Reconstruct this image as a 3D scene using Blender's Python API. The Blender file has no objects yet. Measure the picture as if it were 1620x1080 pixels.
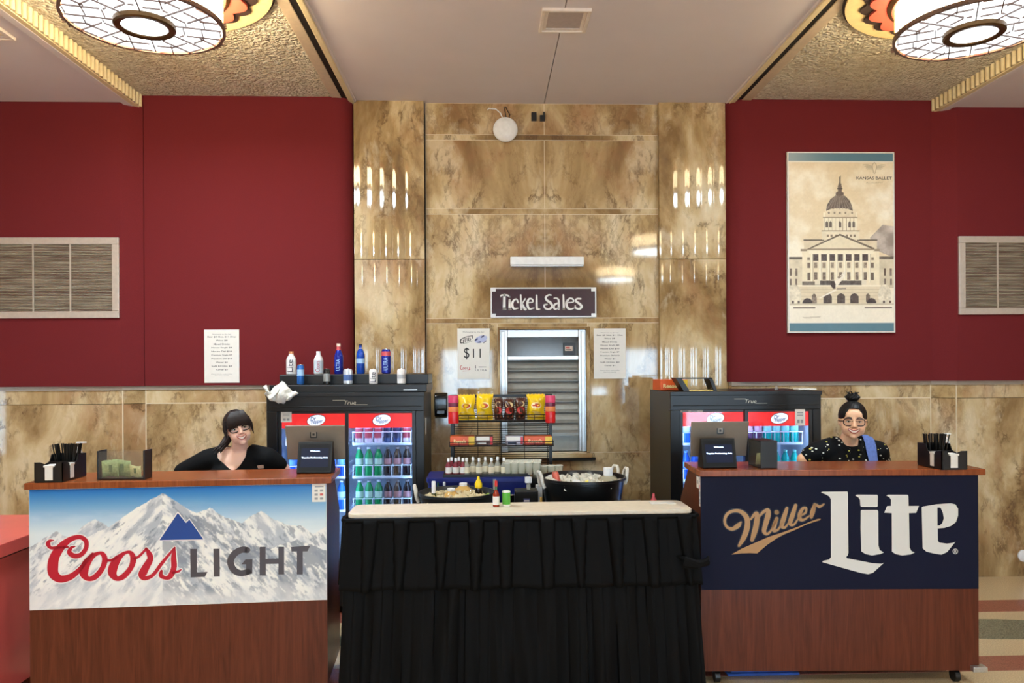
import bpy, bmesh, math, random
import numpy as np
from mathutils import Vector, Matrix
from mathutils.geometry import tessellate_polygon
random.seed(7)
rng = np.random.default_rng(7)
S = bpy.context.scene
COL = S.collection

# ---------------------------------------------------------------- camera
FPX = 1200.0                                    # focal length in pixels of the 1620 px wide frame
EYE = Vector((0.0, 0.0, 1.80))
YAW, ROLL = math.radians(1.95), math.radians(0.33)
FWD = Vector((math.sin(YAW), math.cos(YAW), 0)); RGT = Vector((math.cos(YAW), -math.sin(YAW), 0)); UP = Vector((0, 0, 1))
CR = RGT*math.cos(ROLL) - UP*math.sin(ROLL); CU = RGT*math.sin(ROLL) + UP*math.cos(ROLL)
cam_d = bpy.data.cameras.new('camera'); cam = bpy.data.objects.new('camera', cam_d); COL.objects.link(cam)
cam_d.sensor_width = 36; cam_d.lens = FPX/1620*36; cam_d.shift_y = 40/1620; cam_d.clip_end = 60
M = Matrix.Identity(4)
for i in range(3):
    M[i][0], M[i][1], M[i][2], M[i][3] = CR[i], CU[i], -FWD[i], EYE[i]
cam.matrix_world = M
S.camera = cam

# ---------------------------------------------------------------- exposure, world
S.view_settings.view_transform = 'Standard'; S.view_settings.look = 'None'
S.view_settings.gamma = 1; S.view_settings.use_curve_mapping = False
S.view_settings.exposure = 1.88
W = bpy.data.worlds.new('daylight'); S.world = W; W.use_nodes = True
W.node_tree.nodes['Background'].inputs[0].default_value = (0.66, 0.82, 1.0, 1)
W.node_tree.nodes['Background'].inputs[1].default_value = 6.0
LAMP_BOTTOM, LAMP_SIDE, LAMP_WATT = .75, 9.5, 25.0
RIGHT_ROW = .5                                # the right row of lamps burns a little lower

# ---------------------------------------------------------------- measuring helpers
def ray(px, py):
    u, v = px-810, 580-py
    return FWD + CR*(u/FPX) + CU*(v/FPX)
def at(px, py, Y):
    """the point of the vertical plane y = Y that the photo shows at pixel px, py"""
    d = ray(px, py); return EYE + d*(Y/d.y)
def on_level(px, py, z):
    d = ray(px, py); return EYE + d*((z-EYE.z)/d.z)
def ax(px, Y, py=600): return at(px, py, Y).x
def az(py, Y, px=810): return at(px, py, Y).z

# ---------------------------------------------------------------- materials
def lin(c):
    return tuple(((x/255)/12.92 if x/255 <= .04045 else ((x/255+.055)/1.055)**2.4) for x in c)
MATS = {}
def mat(name, rgb, rough=.5, metal=0., emit=0., noise=.06, nscale=30., bump=0., coat=0., spec=None, erg=None):
    if name in MATS: return MATS[name]
    m = bpy.data.materials.new(name); m.use_nodes = True; nt = m.node_tree; b = nt.nodes['Principled BSDF']
    c = lin(rgb)
    b.inputs['Roughness'].default_value = rough; b.inputs['Metallic'].default_value = metal
    if coat: b.inputs['Coat Weight'].default_value = coat; b.inputs['Coat Roughness'].default_value = .06
    if spec is not None: b.inputs['Specular IOR Level'].default_value = spec
    b.inputs['Base Color'].default_value = (*c, 1)
    if emit:
        b.inputs['Emission Color'].default_value = (*lin(erg or rgb), 1); b.inputs['Emission Strength'].default_value = emit
    if noise or bump:
        tc = nt.nodes.new('ShaderNodeTexCoord'); nz = nt.nodes.new('ShaderNodeTexNoise')
        nz.inputs['Scale'].default_value = nscale; nz.inputs['Detail'].default_value = 3
        nt.links.new(tc.outputs['Object'], nz.inputs['Vector'])
        if noise:
            r = nt.nodes.new('ShaderNodeValToRGB')
            r.color_ramp.elements[0].position = .3; r.color_ramp.elements[1].position = .7
            r.color_ramp.elements[0].color = (*[x*(1-noise) for x in c], 1)
            r.color_ramp.elements[1].color = (*[min(1, x*(1+noise)) for x in c], 1)
            nt.links.new(nz.outputs['Fac'], r.inputs[0]); nt.links.new(r.outputs[0], b.inputs['Base Color'])
        if bump:
            bp = nt.nodes.new('ShaderNodeBump'); bp.inputs['Strength'].default_value = bump; bp.inputs['Distance'].default_value = .01
            nt.links.new(nz.outputs['Fac'], bp.inputs['Height']); nt.links.new(bp.outputs[0], b.inputs['Normal'])
    MATS[name] = m; return m
def glassy(name, rgb=(255, 255, 255), body=.08, gloss=.5, rough=.03):
    """thin clear plastic or glass: mostly see-through, a rim of reflection, a little body of its own"""
    if name in MATS: return MATS[name]
    m = bpy.data.materials.new(name); m.use_nodes = True; nt = m.node_tree; N = nt.nodes; L = nt.links
    N.remove(N['Principled BSDF']); out = N['Material Output']
    t = N.new('ShaderNodeBsdfTransparent'); t.inputs[0].default_value = (*lin(rgb), 1)
    d = N.new('ShaderNodeBsdfDiffuse'); d.inputs[0].default_value = (*lin(rgb), 1)
    g = N.new('ShaderNodeBsdfGlossy'); g.inputs['Roughness'].default_value = rough
    lf = N.new('ShaderNodeLayerWeight'); lf.inputs[0].default_value = .5
    lw = N.new('ShaderNodeMath'); lw.operation = 'POWER'; lw.inputs[1].default_value = 3.5; L.new(lf.outputs['Facing'], lw.inputs[0])
    mu = N.new('ShaderNodeMath'); mu.operation = 'MULTIPLY_ADD'; mu.inputs[1].default_value = gloss*.8; mu.inputs[2].default_value = .03
    a = N.new('ShaderNodeMixShader'); a.inputs[0].default_value = body
    c = N.new('ShaderNodeMixShader')
    L.new(t.outputs[0], a.inputs[1]); L.new(d.outputs[0], a.inputs[2])
    L.new(lw.outputs[0], mu.inputs[0]); L.new(mu.outputs[0], c.inputs[0]); L.new(a.outputs[0], c.inputs[1]); L.new(g.outputs[0], c.inputs[2])
    L.new(c.outputs[0], out.inputs[0]); MATS[name] = m; return m
def painted(name, rough=.4):
    if name in MATS: return MATS[name]
    m = bpy.data.materials.new(name); m.use_nodes = True; nt = m.node_tree; b = nt.nodes['Principled BSDF']
    a = nt.nodes.new('ShaderNodeAttribute'); a.attribute_name = 'ink'
    nt.links.new(a.outputs['Color'], b.inputs['Base Color']); b.inputs['Roughness'].default_value = rough
    MATS[name] = m; return m
def wood(name, c0, c1, rough=.33):
    m = bpy.data.materials.new(name); m.use_nodes = True; nt = m.node_tree; N = nt.nodes; L = nt.links; b = N['Principled BSDF']
    tc = N.new('ShaderNodeTexCoord'); mp = N.new('ShaderNodeMapping'); mp.inputs['Scale'].default_value = (9, 9, .55)
    n1 = N.new('ShaderNodeTexNoise'); n1.inputs['Scale'].default_value = 3.2; n1.inputs['Detail'].default_value = 6; n1.inputs['Distortion'].default_value = 1.6
    mp2 = N.new('ShaderNodeMapping'); mp2.inputs['Scale'].default_value = (150, 150, 5)
    n2 = N.new('ShaderNodeTexNoise'); n2.inputs['Scale'].default_value = 1.5; n2.inputs['Detail'].default_value = 3
    mx = N.new('ShaderNodeMath'); mx.operation = 'MULTIPLY_ADD'; mx.inputs[1].default_value = .45
    r = N.new('ShaderNodeValToRGB'); r.color_ramp.elements[0].position = .48; r.color_ramp.elements[1].position = .95
    r.color_ramp.elements[0].color = (*lin(c0), 1); r.color_ramp.elements[1].color = (*lin(c1), 1)
    L.new(tc.outputs['Object'], mp.inputs[0]); L.new(mp.outputs[0], n1.inputs['Vector'])
    L.new(tc.outputs['Object'], mp2.inputs[0]); L.new(mp2.outputs[0], n2.inputs['Vector'])
    L.new(n2.outputs['Fac'], mx.inputs[0]); L.new(n1.outputs['Fac'], mx.inputs[2]); L.new(mx.outputs[0], r.inputs[0])
    L.new(r.outputs[0], b.inputs['Base Color']); b.inputs['Roughness'].default_value = rough; b.inputs['Specular IOR Level'].default_value = .28
    MATS[name] = m; return m
def marble(name, tint=1.0):
    m = bpy.data.materials.new(name); m.use_nodes = True; nt = m.node_tree; N = nt.nodes; L = nt.links; b = N['Principled BSDF']
    def math_(op, a, bb=None, clamp=False):
        n = N.new('ShaderNodeMath'); n.operation = op; n.use_clamp = clamp
        for i, v in enumerate((a, bb)):
            if v is None: continue
            if isinstance(v, (int, float)): n.inputs[i].default_value = v
            else: L.new(v, n.inputs[i])
        return n.outputs[0]
    ge = N.new('ShaderNodeNewGeometry'); sp = N.new('ShaderNodeSeparateXYZ'); L.new(ge.outputs['Position'], sp.inputs[0])
    at_ = N.new('ShaderNodeAttribute'); at_.attribute_name = 'slab'
    book = math_('ABSOLUTE', math_('SUBTRACT', sp.outputs[0], .51))          # book-matched slabs about the middle joint
    cb = N.new('ShaderNodeCombineXYZ'); L.new(book, cb.inputs[0]); L.new(sp.outputs[1], cb.inputs[1])
    L.new(math_('ADD', sp.outputs[2], math_('MULTIPLY', at_.outputs['Fac'], 7.3)), cb.inputs[2])
    mp = N.new('ShaderNodeMapping'); mp.inputs['Rotation'].default_value = (0, math.radians(-38), 0); mp.inputs['Scale'].default_value = (1, 1, .55)
    L.new(cb.outputs[0], mp.inputs[0])
    def noise(scale, detail, dist, v=mp.outputs[0], rough=.55):
        n = N.new('ShaderNodeTexNoise'); n.inputs['Scale'].default_value = scale; n.inputs['Detail'].default_value = detail
        n.inputs['Distortion'].default_value = dist; n.inputs['Roughness'].default_value = rough; L.new(v, n.inputs['Vector']); return n.outputs['Fac']
    def ramp(fac, stops):
        r = N.new('ShaderNodeValToRGB'); e = r.color_ramp.elements
        while len(e) < len(stops): e.new(.5)
        for el, (p, c) in zip(e, stops):
            el.position = p; el.color = (*[x*tint for x in lin(c)], 1)
        L.new(fac, r.inputs[0]); return r.outputs[0]
    def mix(f, a, bb, typ='MIX'):
        n = N.new('ShaderNodeMix'); n.data_type = 'RGBA'; n.blend_type = typ
        if isinstance(f, (int, float)): n.inputs['Factor'].default_value = f
        else: L.new(f, n.inputs['Factor'])
        for k, v in (('A', a), ('B', bb)):
            i = [s for s in n.inputs if s.name == k and s.type == 'RGBA'][0]
            if isinstance(v, tuple): i.default_value = (*v, 1)
            else: L.new(v, i)
        return [o for o in n.outputs if o.type == 'RGBA'][0]
    base = ramp(noise(1.55, 10, .55, rough=.6), [(.28, (96, 74, 50)), (.41, (142, 114, 76)), (.5, (180, 152, 108)), (.58, (206, 184, 144)), (.70, (226, 212, 182))])
    warm = ramp(noise(2.2, 7, .4), [(.52, (0, 0, 0)), (.70, (255, 255, 255))])
    base = mix(math_('MULTIPLY', warm, .5), base, lin((160, 104, 74)))
    pale = ramp(noise(2.9, 9, .5, rough=.65), [(.57, (0, 0, 0)), (.66, (255, 255, 255))])
    base = mix(math_('MULTIPLY', pale, .5), base, lin((222, 206, 176)))
    brk = noise(7, 6, .4)
    v1 = noise(2.6, 12, .35, rough=.66)
    vein = math_('SUBTRACT', 1, math_('MULTIPLY', math_('ABSOLUTE', math_('SUBTRACT', v1, .5)), 34), True)
    gate = ramp(brk, [(.44, (0, 0, 0)), (.62, (255, 255, 255))])
    base = mix(math_('MULTIPLY', math_('MULTIPLY', vein, gate), .75), base, lin((86, 62, 42)))
    v2 = noise(5.5, 12, .3, rough=.7)
    vein2 = math_('SUBTRACT', 1, math_('MULTIPLY', math_('ABSOLUTE', math_('SUBTRACT', v2, .52)), 22), True)
    base = mix(math_('MULTIPLY', math_('MULTIPLY', vein2, ramp(noise(1.1, 4, .2), [(.45, (0, 0, 0)), (.6, (255, 255, 255))])), .4), base, lin((110, 82, 54)))
    speck = ramp(noise(38, 4, 0, rough=.7), [(.68, (0, 0, 0)), (.8, (255, 255, 255))])
    base = mix(math_('MULTIPLY', speck, .35), base, lin((222, 212, 190)))
    L.new(base, b.inputs['Base Color']); b.inputs['Roughness'].default_value = .05; b.inputs['Specular IOR Level'].default_value = .6
    MATS[name] = m; return m

# ---------------------------------------------------------------- mesh builder
class MB:
    def __init__(s): s.v = []; s.f = []; s.a = []; s.slab = 0.
    def add(s, vs, fs):
        o = len(s.v); s.v += [tuple(p) for p in vs]; s.f += [tuple(i+o for i in f) for f in fs]; s.a += [s.slab]*len(fs); return s
    def box(s, x0, x1, y0, y1, z0, z1):
        x0, x1 = sorted((x0, x1)); y0, y1 = sorted((y0, y1)); z0, z1 = sorted((z0, z1))
        return s.add([(x0, y0, z0), (x1, y0, z0), (x1, y1, z0), (x0, y1, z0), (x0, y0, z1), (x1, y0, z1), (x1, y1, z1), (x0, y1, z1)],
                     [(0, 3, 2, 1), (4, 5, 6, 7), (0, 1, 5, 4), (1, 2, 6, 5), (2, 3, 7, 6), (3, 0, 4, 7)])
    def rings(s, rs, cap=True, close=True):
        n = len(rs[0]); vs = [p for r in rs for p in r]; fs = []
        for k in range(len(rs)-1):
            for i in range(n if close else n-1):
                j = (i+1) % n; fs.append((k*n+i, k*n+j, (k+1)*n+j, (k+1)*n+i))
        if cap: fs.append(tuple(range(n-1, -1, -1))); fs.append(tuple((len(rs)-1)*n+i for i in range(n)))
        return s.add(vs, fs)
    def lathe(s, prof, c=(0, 0, 0), n=24, cap=True, sx=1, sy=1):
        return s.rings([[(c[0]+r*sx*math.cos(2*math.pi*i/n), c[1]+r*sy*math.sin(2*math.pi*i/n), c[2]+z) for i in range(n)] for r, z in prof], cap)
    def tube(s, pts, r, n=8, cap=True, closed=False):
        pts = [Vector(p) for p in pts]; rs = []; m = len(pts)
        rr = r if isinstance(r, (list, tuple)) else [r]*m
        up = None
        for k, p in enumerate(pts):
            if closed: t = pts[(k+1) % m]-pts[k-1]
            else: t = pts[min(k+1, m-1)]-pts[max(k-1, 0)]
            t.normalize()
            if up is None: up = Vector((0, 0, 1)) if abs(t.z) < .9 else Vector((0, 1, 0))
            x = t.cross(up)
            if x.length < 1e-5: x = t.orthogonal()
            x.normalize(); y = x.cross(t).normalized(); up = y
            rs.append([p+x*rr[k]*math.cos(2*math.pi*i/n)+y*rr[k]*math.sin(2*math.pi*i/n) for i in range(n)])
        if closed: rs.append(rs[0]); cap = False
        return s.rings(rs, cap)
    def ell(s, c, r, nu=20, nv=12, R=None):
        rs = []
        for k in range(nv+1):
            t = math.pi*k/nv; t = min(max(t, .02), math.pi-.02)
            ring = []
            for i in range(nu):
                p = Vector((r[0]*math.sin(t)*math.cos(2*math.pi*i/nu), r[1]*math.sin(t)*math.sin(2*math.pi*i/nu), -r[2]*math.cos(t)))
                if R: p = R @ p
                ring.append(Vector(c)+p)
            rs.append(ring)
        return s.rings(rs)
    def prism(s, pts, f0, f1):
        """pts: 2-D outline; f0, f1 map (a, b) to the two faces"""
        n = len(pts); A = [f0(*p) for p in pts]; B = [f1(*p) for p in pts]
        tr = tessellate_polygon([[Vector((p[0], p[1], 0)) for p in pts]])
        fs = [tuple(t) for t in tr] + [tuple(n+i for i in reversed(t)) for t in tr] + [(i, (i+1) % n, n+(i+1) % n, n+i) for i in range(n)]
        return s.add(A+B, fs)
    def poly(s, loops, f):
        tr = tessellate_polygon([[Vector((p[0], p[1], 0)) for p in l] for l in loops]); vs = [f(*p) for l in loops for p in l]
        return s.add(vs, [tuple(t) for t in tr])
    def stroke(s, pts, f, grow=0., closed=False, sub=7):
        """a brush stroke: points (x, y, width) smoothed, laid out by f(x, y)"""
        P = [np.array(p, float) for p in pts]; n = len(P); out = []
        for k in range(n if closed else n-1):
            p1, p2 = P[k], P[(k+1) % n]
            p0 = P[k-1] if (k or closed) else 2*p1-p2
            p3 = P[(k+2) % n] if (closed or k+2 < n) else 2*p2-p1
            for t in np.linspace(0, 1, sub, endpoint=False):
                out.append(.5*((2*p1)+(p2-p0)*t+(2*p0-5*p1+4*p2-p3)*t*t+(3*p1-p0-3*p2+p3)*t**3))
        out.append(P[0] if closed else P[-1]); out = np.array(out); vs = []; m = len(out)
        for k in range(m):
            if closed: t = out[(k+1) % (m-1)][:2]-out[k-1 if k else m-2][:2]
            else: t = out[min(k+1, m-1)][:2]-out[max(k-1, 0)][:2]
            t = t/(np.hypot(*t)+1e-9); w = max(out[k][2], 1)/2+grow; nx, ny = -t[1]*w, t[0]*w
            vs += [f(out[k][0]+nx, out[k][1]+ny), f(out[k][0]-nx, out[k][1]-ny)]
        s.add(vs, [(2*k, 2*k+1, 2*k+3, 2*k+2) for k in range(m-1)])
        if not closed:
            for e in (0, -1):
                x, y, w = out[e]; w = max(w, 1)/2+grow
                s.add([f(x+w*math.cos(a), y+w*math.sin(a)) for a in np.linspace(0, 2*math.pi, 14, endpoint=False)], [tuple(range(14))])
        return s
    def obj(s, name, m, parent=None, bevel=0., smooth=True, seg=2, angle=35, fixn=True, loc=None):
        me = bpy.data.meshes.new(name); me.from_pydata([tuple(v) for v in s.v], [], s.f); me.update()
        if fixn:
            b = bmesh.new(); b.from_mesh(me); bmesh.ops.recalc_face_normals(b, faces=b.faces); b.to_mesh(me); b.free()
        if any(s.a): me.attributes.new('slab', 'FLOAT', 'FACE').data.foreach_set('value', np.array(s.a, np.float32))
        me.materials.append(m)
        if smooth: me.shade_smooth(); me.set_sharp_from_angle(angle=math.radians(angle))
        o = bpy.data.objects.new(name, me); COL.objects.link(o)
        if parent: o.parent = parent
        if loc: o.location = loc
        if bevel:
            md = o.modifiers.new('edge', 'BEVEL'); md.width = bevel; md.segments = seg; md.limit_method = 'ANGLE'
        return o
def tag(o, label=None, cat=None, group=None, kind=None):
    if label: o['label'] = label
    if cat: o['category'] = cat
    if group: o['group'] = group
    if kind: o['kind'] = kind
    return o
def thing(name, label, cat, loc=(0, 0, 0), rz=0., group=None, kind=None):
    o = bpy.data.objects.new(name, None); COL.objects.link(o); o.location = loc; o.rotation_euler = (0, 0, rz); o.empty_display_size = .1
    return tag(o, label, cat, group, kind)
def dup(root, loc, rz=None, label=None, group=None):
    def cp(o, par):
        c = o.copy(); COL.objects.link(c)
        if par: c.parent = par
        for ch in o.children: cp(ch, c)
        return c
    r = cp(root, None); r.location = loc
    if rz is not None: r.rotation_euler = (0, 0, rz)
    if label: r['label'] = label
    if group: r['group'] = group
    return r
def struct(o): o['kind'] = 'structure'; return o
def text(body, name, m, parent, loc, h, width=None, shear=0., bold=0., flip=None, lift=0.):
    """lettering laid in the local x-z plane, facing -y, centred on loc"""
    cu = bpy.data.curves.new('lettering', 'FONT'); cu.body = body; cu.align_x = 'CENTER'; cu.align_y = 'CENTER'; cu.size = 1; cu.shear = shear
    cu.offset = bold; cu.resolution_u = 3
    t = bpy.data.objects.new('lettering', cu); COL.objects.link(t); dg = bpy.context.evaluated_depsgraph_get()
    me = bpy.data.meshes.new_from_object(t.evaluated_get(dg)); bpy.data.objects.remove(t); bpy.data.curves.remove(cu)
    n = len(me.vertices); co = np.zeros(n*3, np.float32); me.vertices.foreach_get('co', co); co = co.reshape(-1, 3)
    if n:
        lo, hi = co.min(0), co.max(0); c = (lo+hi)/2; s = h/max(1e-6, hi[1]-lo[1]); sx = width/(hi[0]-lo[0]) if width else s
        x = (co[:, 0]-c[0])*sx; z = (co[:, 1]-c[1])*s
        me.vertices.foreach_set('co', np.stack([x, np.zeros(n), z], 1).astype(np.float32).ravel())
    me.materials.clear(); me.materials.append(m); me.update()
    o = bpy.data.objects.new(name, me); COL.objects.link(o)
    if parent: o.parent = parent
    o.location = loc; return o
def print_sheet(name, w, h, nx, ny, rgb, m, parent, loc):
    """a printed sheet in the x-z plane: one ink colour per grid point; rgb (ny, nx, 3) in 0..255, row 0 at the top"""
    xs = np.linspace(-w/2, w/2, nx); zs = np.linspace(h, 0, ny); X, Z = np.meshgrid(xs, zs)
    co = np.stack([X.ravel(), np.zeros(nx*ny), Z.ravel()], 1).astype(np.float32)
    i = np.arange(nx*ny).reshape(ny, nx); q = np.stack([i[1:, :-1], i[1:, 1:], i[:-1, 1:], i[:-1, :-1]], -1).reshape(-1, 4)
    me = bpy.data.meshes.new(name); me.vertices.add(len(co)); me.vertices.foreach_set('co', co.ravel())
    me.loops.add(q.size); me.loops.foreach_set('vertex_index', q.ravel().astype(np.int32))
    me.polygons.add(len(q)); me.polygons.foreach_set('loop_start', np.arange(0, q.size, 4, dtype=np.int32)); me.update(); me.validate()
    c = np.clip(rgb/255., 0, 1); c = np.where(c <= .04045, c/12.92, ((c+.055)/1.055)**2.4)
    a = me.color_attributes.new('ink', 'FLOAT_COLOR', 'POINT')
    a.data.foreach_set('color', np.concatenate([c.reshape(-1, 3), np.ones((nx*ny, 1))], 1).astype(np.float32).ravel())
    me.materials.append(m); o = bpy.data.objects.new(name, me); COL.objects.link(o); o.parent = parent; o.location = loc; return o
def vnoise(u, v, seed, octaves=5, rough=.55):
    """value noise on arrays"""
    out = np.zeros_like(u); amp = 1.; tot = 0.; r = np.random.default_rng(seed)
    for k in range(octaves):
        g = r.random((128, 128)); f = 2**k; x, y = u*f, v*f; xi, yi = np.floor(x).astype(int), np.floor(y).astype(int); fx, fy = x-xi, y-yi
        fx = fx*fx*(3-2*fx); fy = fy*fy*(3-2*fy); G = lambda a, b: g[b % 128, a % 128]
        out += amp*((G(xi, yi)*(1-fx)+G(xi+1, yi)*fx)*(1-fy)+(G(xi, yi+1)*(1-fx)+G(xi+1, yi+1)*fx)*fy); tot += amp; amp *= rough
    return out/tot
def inside(px, py, poly):
    r = np.zeros(px.shape, bool); n = len(poly)
    for i in range(n):
        (x0, y0), (x1, y1) = poly[i], poly[i-1]
        if y0 != y1: r ^= ((y0 > py) != (y1 > py)) & (px < (x1-x0)*(py-y0)/(y1-y0)+x0)
    return r
# ================================================================ THE SETTING
YO, YR, YP, YC = 6.25, 6.35, 6.45, 6.50          # outer walls, red panels, pilasters, middle wall
XMID = .51; XW, XE, YB = -5.2, 6.2, -7.0
m_marble = marble('marble')
m_marble_floor = mat('pale_terrazzo', (206, 180, 140), .22, noise=.22, nscale=140)
m_red = mat('red_fabric', (108, 35, 38), .92, noise=.10, nscale=260, bump=.15, spec=.15)
m_grey = mat('mauve_ceiling_paint', (222, 212, 214), .7, noise=.02, nscale=3)
m_cream = mat('cream_trim_paint', (226, 208, 168), .5)
m_dark = mat('shadow_gap_black', (16, 14, 13), .7)
m_ledge = mat('grey_ledge_shade', (150, 136, 122), .3)
m_silver = mat('brushed_aluminium', (196, 196, 194), .32, .85, noise=.05, nscale=60)
m_white = mat('white_plastic', (232, 232, 232), .4)
m_black = mat('black_plastic', (14, 14, 15), .38)
m_chrome = mat('chrome', (215, 215, 215), .12, 1.)
# stucco
m_stucco = bpy.data.materials.new('rough_stucco'); m_stucco.use_nodes = True
nt = m_stucco.node_tree; N = nt.nodes; L = nt.links; b = N['Principled BSDF']; b.inputs['Roughness'].default_value = .85
ge = N.new('ShaderNodeNewGeometry'); n1 = N.new('ShaderNodeTexNoise'); n1.inputs['Scale'].default_value = 27; n1.inputs['Detail'].default_value = 3; n1.inputs['Distortion'].default_value = 1.2
n2 = N.new('ShaderNodeTexVoronoi'); n2.inputs['Scale'].default_value = 40
ad = N.new('ShaderNodeMath'); ad.operation = 'MULTIPLY_ADD'; ad.inputs[1].default_value = -.5
bp = N.new('ShaderNodeBump'); bp.inputs['Strength'].default_value = 1.; bp.inputs['Distance'].default_value = .06
rp = N.new('ShaderNodeValToRGB'); rp.color_ramp.elements[0].position = .3; rp.color_ramp.elements[1].position = .62
rp.color_ramp.elements[0].color = (*lin((212, 196, 168)), 1); rp.color_ramp.elements[1].color = (*lin((250, 240, 218)), 1)
L.new(ge.outputs['Position'], n1.inputs['Vector']); L.new(ge.outputs['Position'], n2.inputs['Vector'])
L.new(n2.outputs['Distance'], ad.inputs[0]); L.new(n1.outputs['Fac'], ad.inputs[2]); L.new(ad.outputs[0], bp.inputs['Height'])
L.new(n1.outputs['Fac'], rp.inputs[0]); L.new(rp.outputs[0], b.inputs['Base Color']); L.new(bp.outputs[0], b.inputs['Normal'])

zW = az(609, YR, 390)                            # top of the marble wainscot
zC, zS, zO = az(164, YC, 860), az(152, YR, 390), az(161, YO, 100)

# ---- floor: pale terrazzo with red bands and a green diamond
struct(MB().box(XW, XE, YB, 7.0, -.1, 0).obj('floor', m_marble_floor, smooth=False))
m_rband = mat('red_terrazzo', (150, 86, 70), .25, noise=.3, nscale=160)
m_gband = mat('green_terrazzo', (120, 118, 96), .25, noise=.55, nscale=120)
def inlay(name, pix, m, z):
    P = [on_level(px, py, 0) for px, py in pix]
    struct(MB().prism([(p.x, p.y) for p in P], lambda a, b: (a, b, z), lambda a, b: (a, b, -.02)).obj(name, m, smooth=False))
yb = [on_level(1600, p, 0).y for p in (949, 967, 1037, 1060)]
for k, (a, b_) in enumerate(((yb[0], yb[1]), (yb[2], yb[3]))):
    struct(MB().box(XW+.2, XE-.2, b_, a, -.02, .002).obj('trim_%d' % (k+1), m_rband, smooth=False))
p0, p1, p2, p3 = (on_level(*q, 0) for q in ((1549, 976), (1549, 1013), (1640, 1028), (1640, 983)))
xg, yg = p0.x, (p0.y+p1.y)/2
for k, xo in enumerate((0, -2.6, -5.2)):
    struct(MB().prism([(xg-1.3+xo, yg), (xg-.2+xo, yg+.19), (xg+.1+xo, yg+.17), (xg+1.25+xo, yg-.02), (xg+.1+xo, yg-.22), (xg-.2+xo, yg-.2)], lambda a, b: (a, b, .0025), lambda a, b: (a, b, -.02)).obj('trim_%d' % (k+3), m_gband, smooth=False))

# ---- middle wall: book-matched slabs, narrow bands, joints
xa, xb = ax(674, YC, 400), ax(1042, YC, 400)
g = .0025
def slab(mb, x0, x1, z0, z1, y0, y1, k):
    mb.slab = k; mb.box(x0+g, x1-g, y0, y1, z0+g, z1-g); mb.slab = 0
zz = [az(p, YC, 860) for p in (164, 213.5, 222, 330, 339, 503, 511)]
wx0, wx1, wz0, wz1 = ax(788, YC, 620), ax(930, YC, 620), az(716, YC, 860), az(517, YC, 860)
zlow = az(716, YC, 860)
mb = MB()
for k in range(6):
    d = -.003 if k in (1, 3, 5) else 0
    if d: slab(mb, xa, xb, zz[k+1], zz[k], YC+d, YC+.1, .9+.37*k)
    else:
        slab(mb, xa, XMID, zz[k+1], zz[k], YC, YC+.1, .31*k+.2); slab(mb, XMID, xb, zz[k+1], zz[k], YC, YC+.1, .31*k+.2)
slab(mb, xa, wx0, zlow, zz[6], YC, YC+.1, 2.1); slab(mb, wx1, xb, zlow, zz[6], YC, YC+.1, 2.1)
slab(mb, wx0, wx1, wz1, zz[6], YC, YC+.1, 3.1)
slab(mb, xa, xb, 0, zlow, YC, YC+.1, 4.4)
struct(mb.obj('wall_middle', m_marble, smooth=False))
m_base = mat('pale_joint', (222, 206, 176), .4)
for q0, q1, r0, r1 in ((xa, wx0, 0, zC), (wx1, xb, 0, zC), (wx0, wx1, 0, zlow), (wx0, wx1, wz1, zC)): struct(MB().box(q0, q1, YC+.001, YC+.09, r0, r1).obj('trim_joint_middle', m_base, smooth=False))
struct(MB().box(XW-.15, XE+.15, YC+.28, YC+.38, 0, 4.6).obj('wall_leak_backing', m_dark, smooth=False))  # unseen, added to stop outside light leaking through the wall gaps
struct(MB().box(XW-.15, XE+.15, YB-.15, YC+.38, 4.6, 4.7).obj('ceiling_leak_backing', m_dark, smooth=False))  # unseen lid over the ceilings, added against light leaks
struct(MB().box(wx0-.03, wx1+.03, YC-.05, YC+.02, az(724, YC), az(717, YC)).obj('trim_6', m_marble, bevel=.004, smooth=False))
struct(MB().box(ax(866, YC, 725), wx1+.06, YC-.04, YC-.002, az(728, YC), az(724.6, YC)).obj('trim_7', m_dark, smooth=False))
# marble surround of the ticket window, standing a little proud
mb = MB(); mb.slab = 5.2
wi0, wi1, wiz = ax(791, YC, 620), ax(928, YC, 620), az(521, YC, 860)
mb.box(wx0, wi0, YC-.012, YC+.16, wz0, wz1); mb.box(wi1, wx1+.02, YC-.012, YC+.16, wz0, wz1); mb.box(wi0, wi1, YC-.012, YC+.16, wiz, wz1)
struct(mb.obj('trim_8', m_marble, bevel=.003, smooth=False))

# ---- pilasters with five shallow reeds each
def pilaster(name, pl, pr, rl, rr, k0):
    x0, x1, r0, r1 = ax(pl, YP, 300), ax(pr, YP, 300), ax(rl, YP, 300), ax(rr, YP, 300)
    prof = [(x0, YP)]; w = (r1-r0)/5
    for k in range(5):
        for t in np.linspace(-1, 1, 13): prof.append((r0+w*(k+.5+.5*t*.985), YP-.0065*(1-t*t)))
    prof.append((x1, YP)); prof += [(x1, YP+.09), (x0, YP+.09)]
    mb = MB(); zj = az(410, YP, 860)
    for a, b_, k in ((0, zj-g, k0), (zj+g, zC, k0+1.7)):
        mb.slab = k; mb.prism(prof, lambda x, y: (x, y, a), lambda x, y: (x, y, b_)); mb.slab = 0
    struct(mb.obj(name, m_marble, angle=20))
pilaster('wall_pilaster_left', 560, 671, 561, 661, 2.3)
pilaster('wall_pilaster_right', 1043, 1153, 1052, 1149, 3.9)

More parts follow.
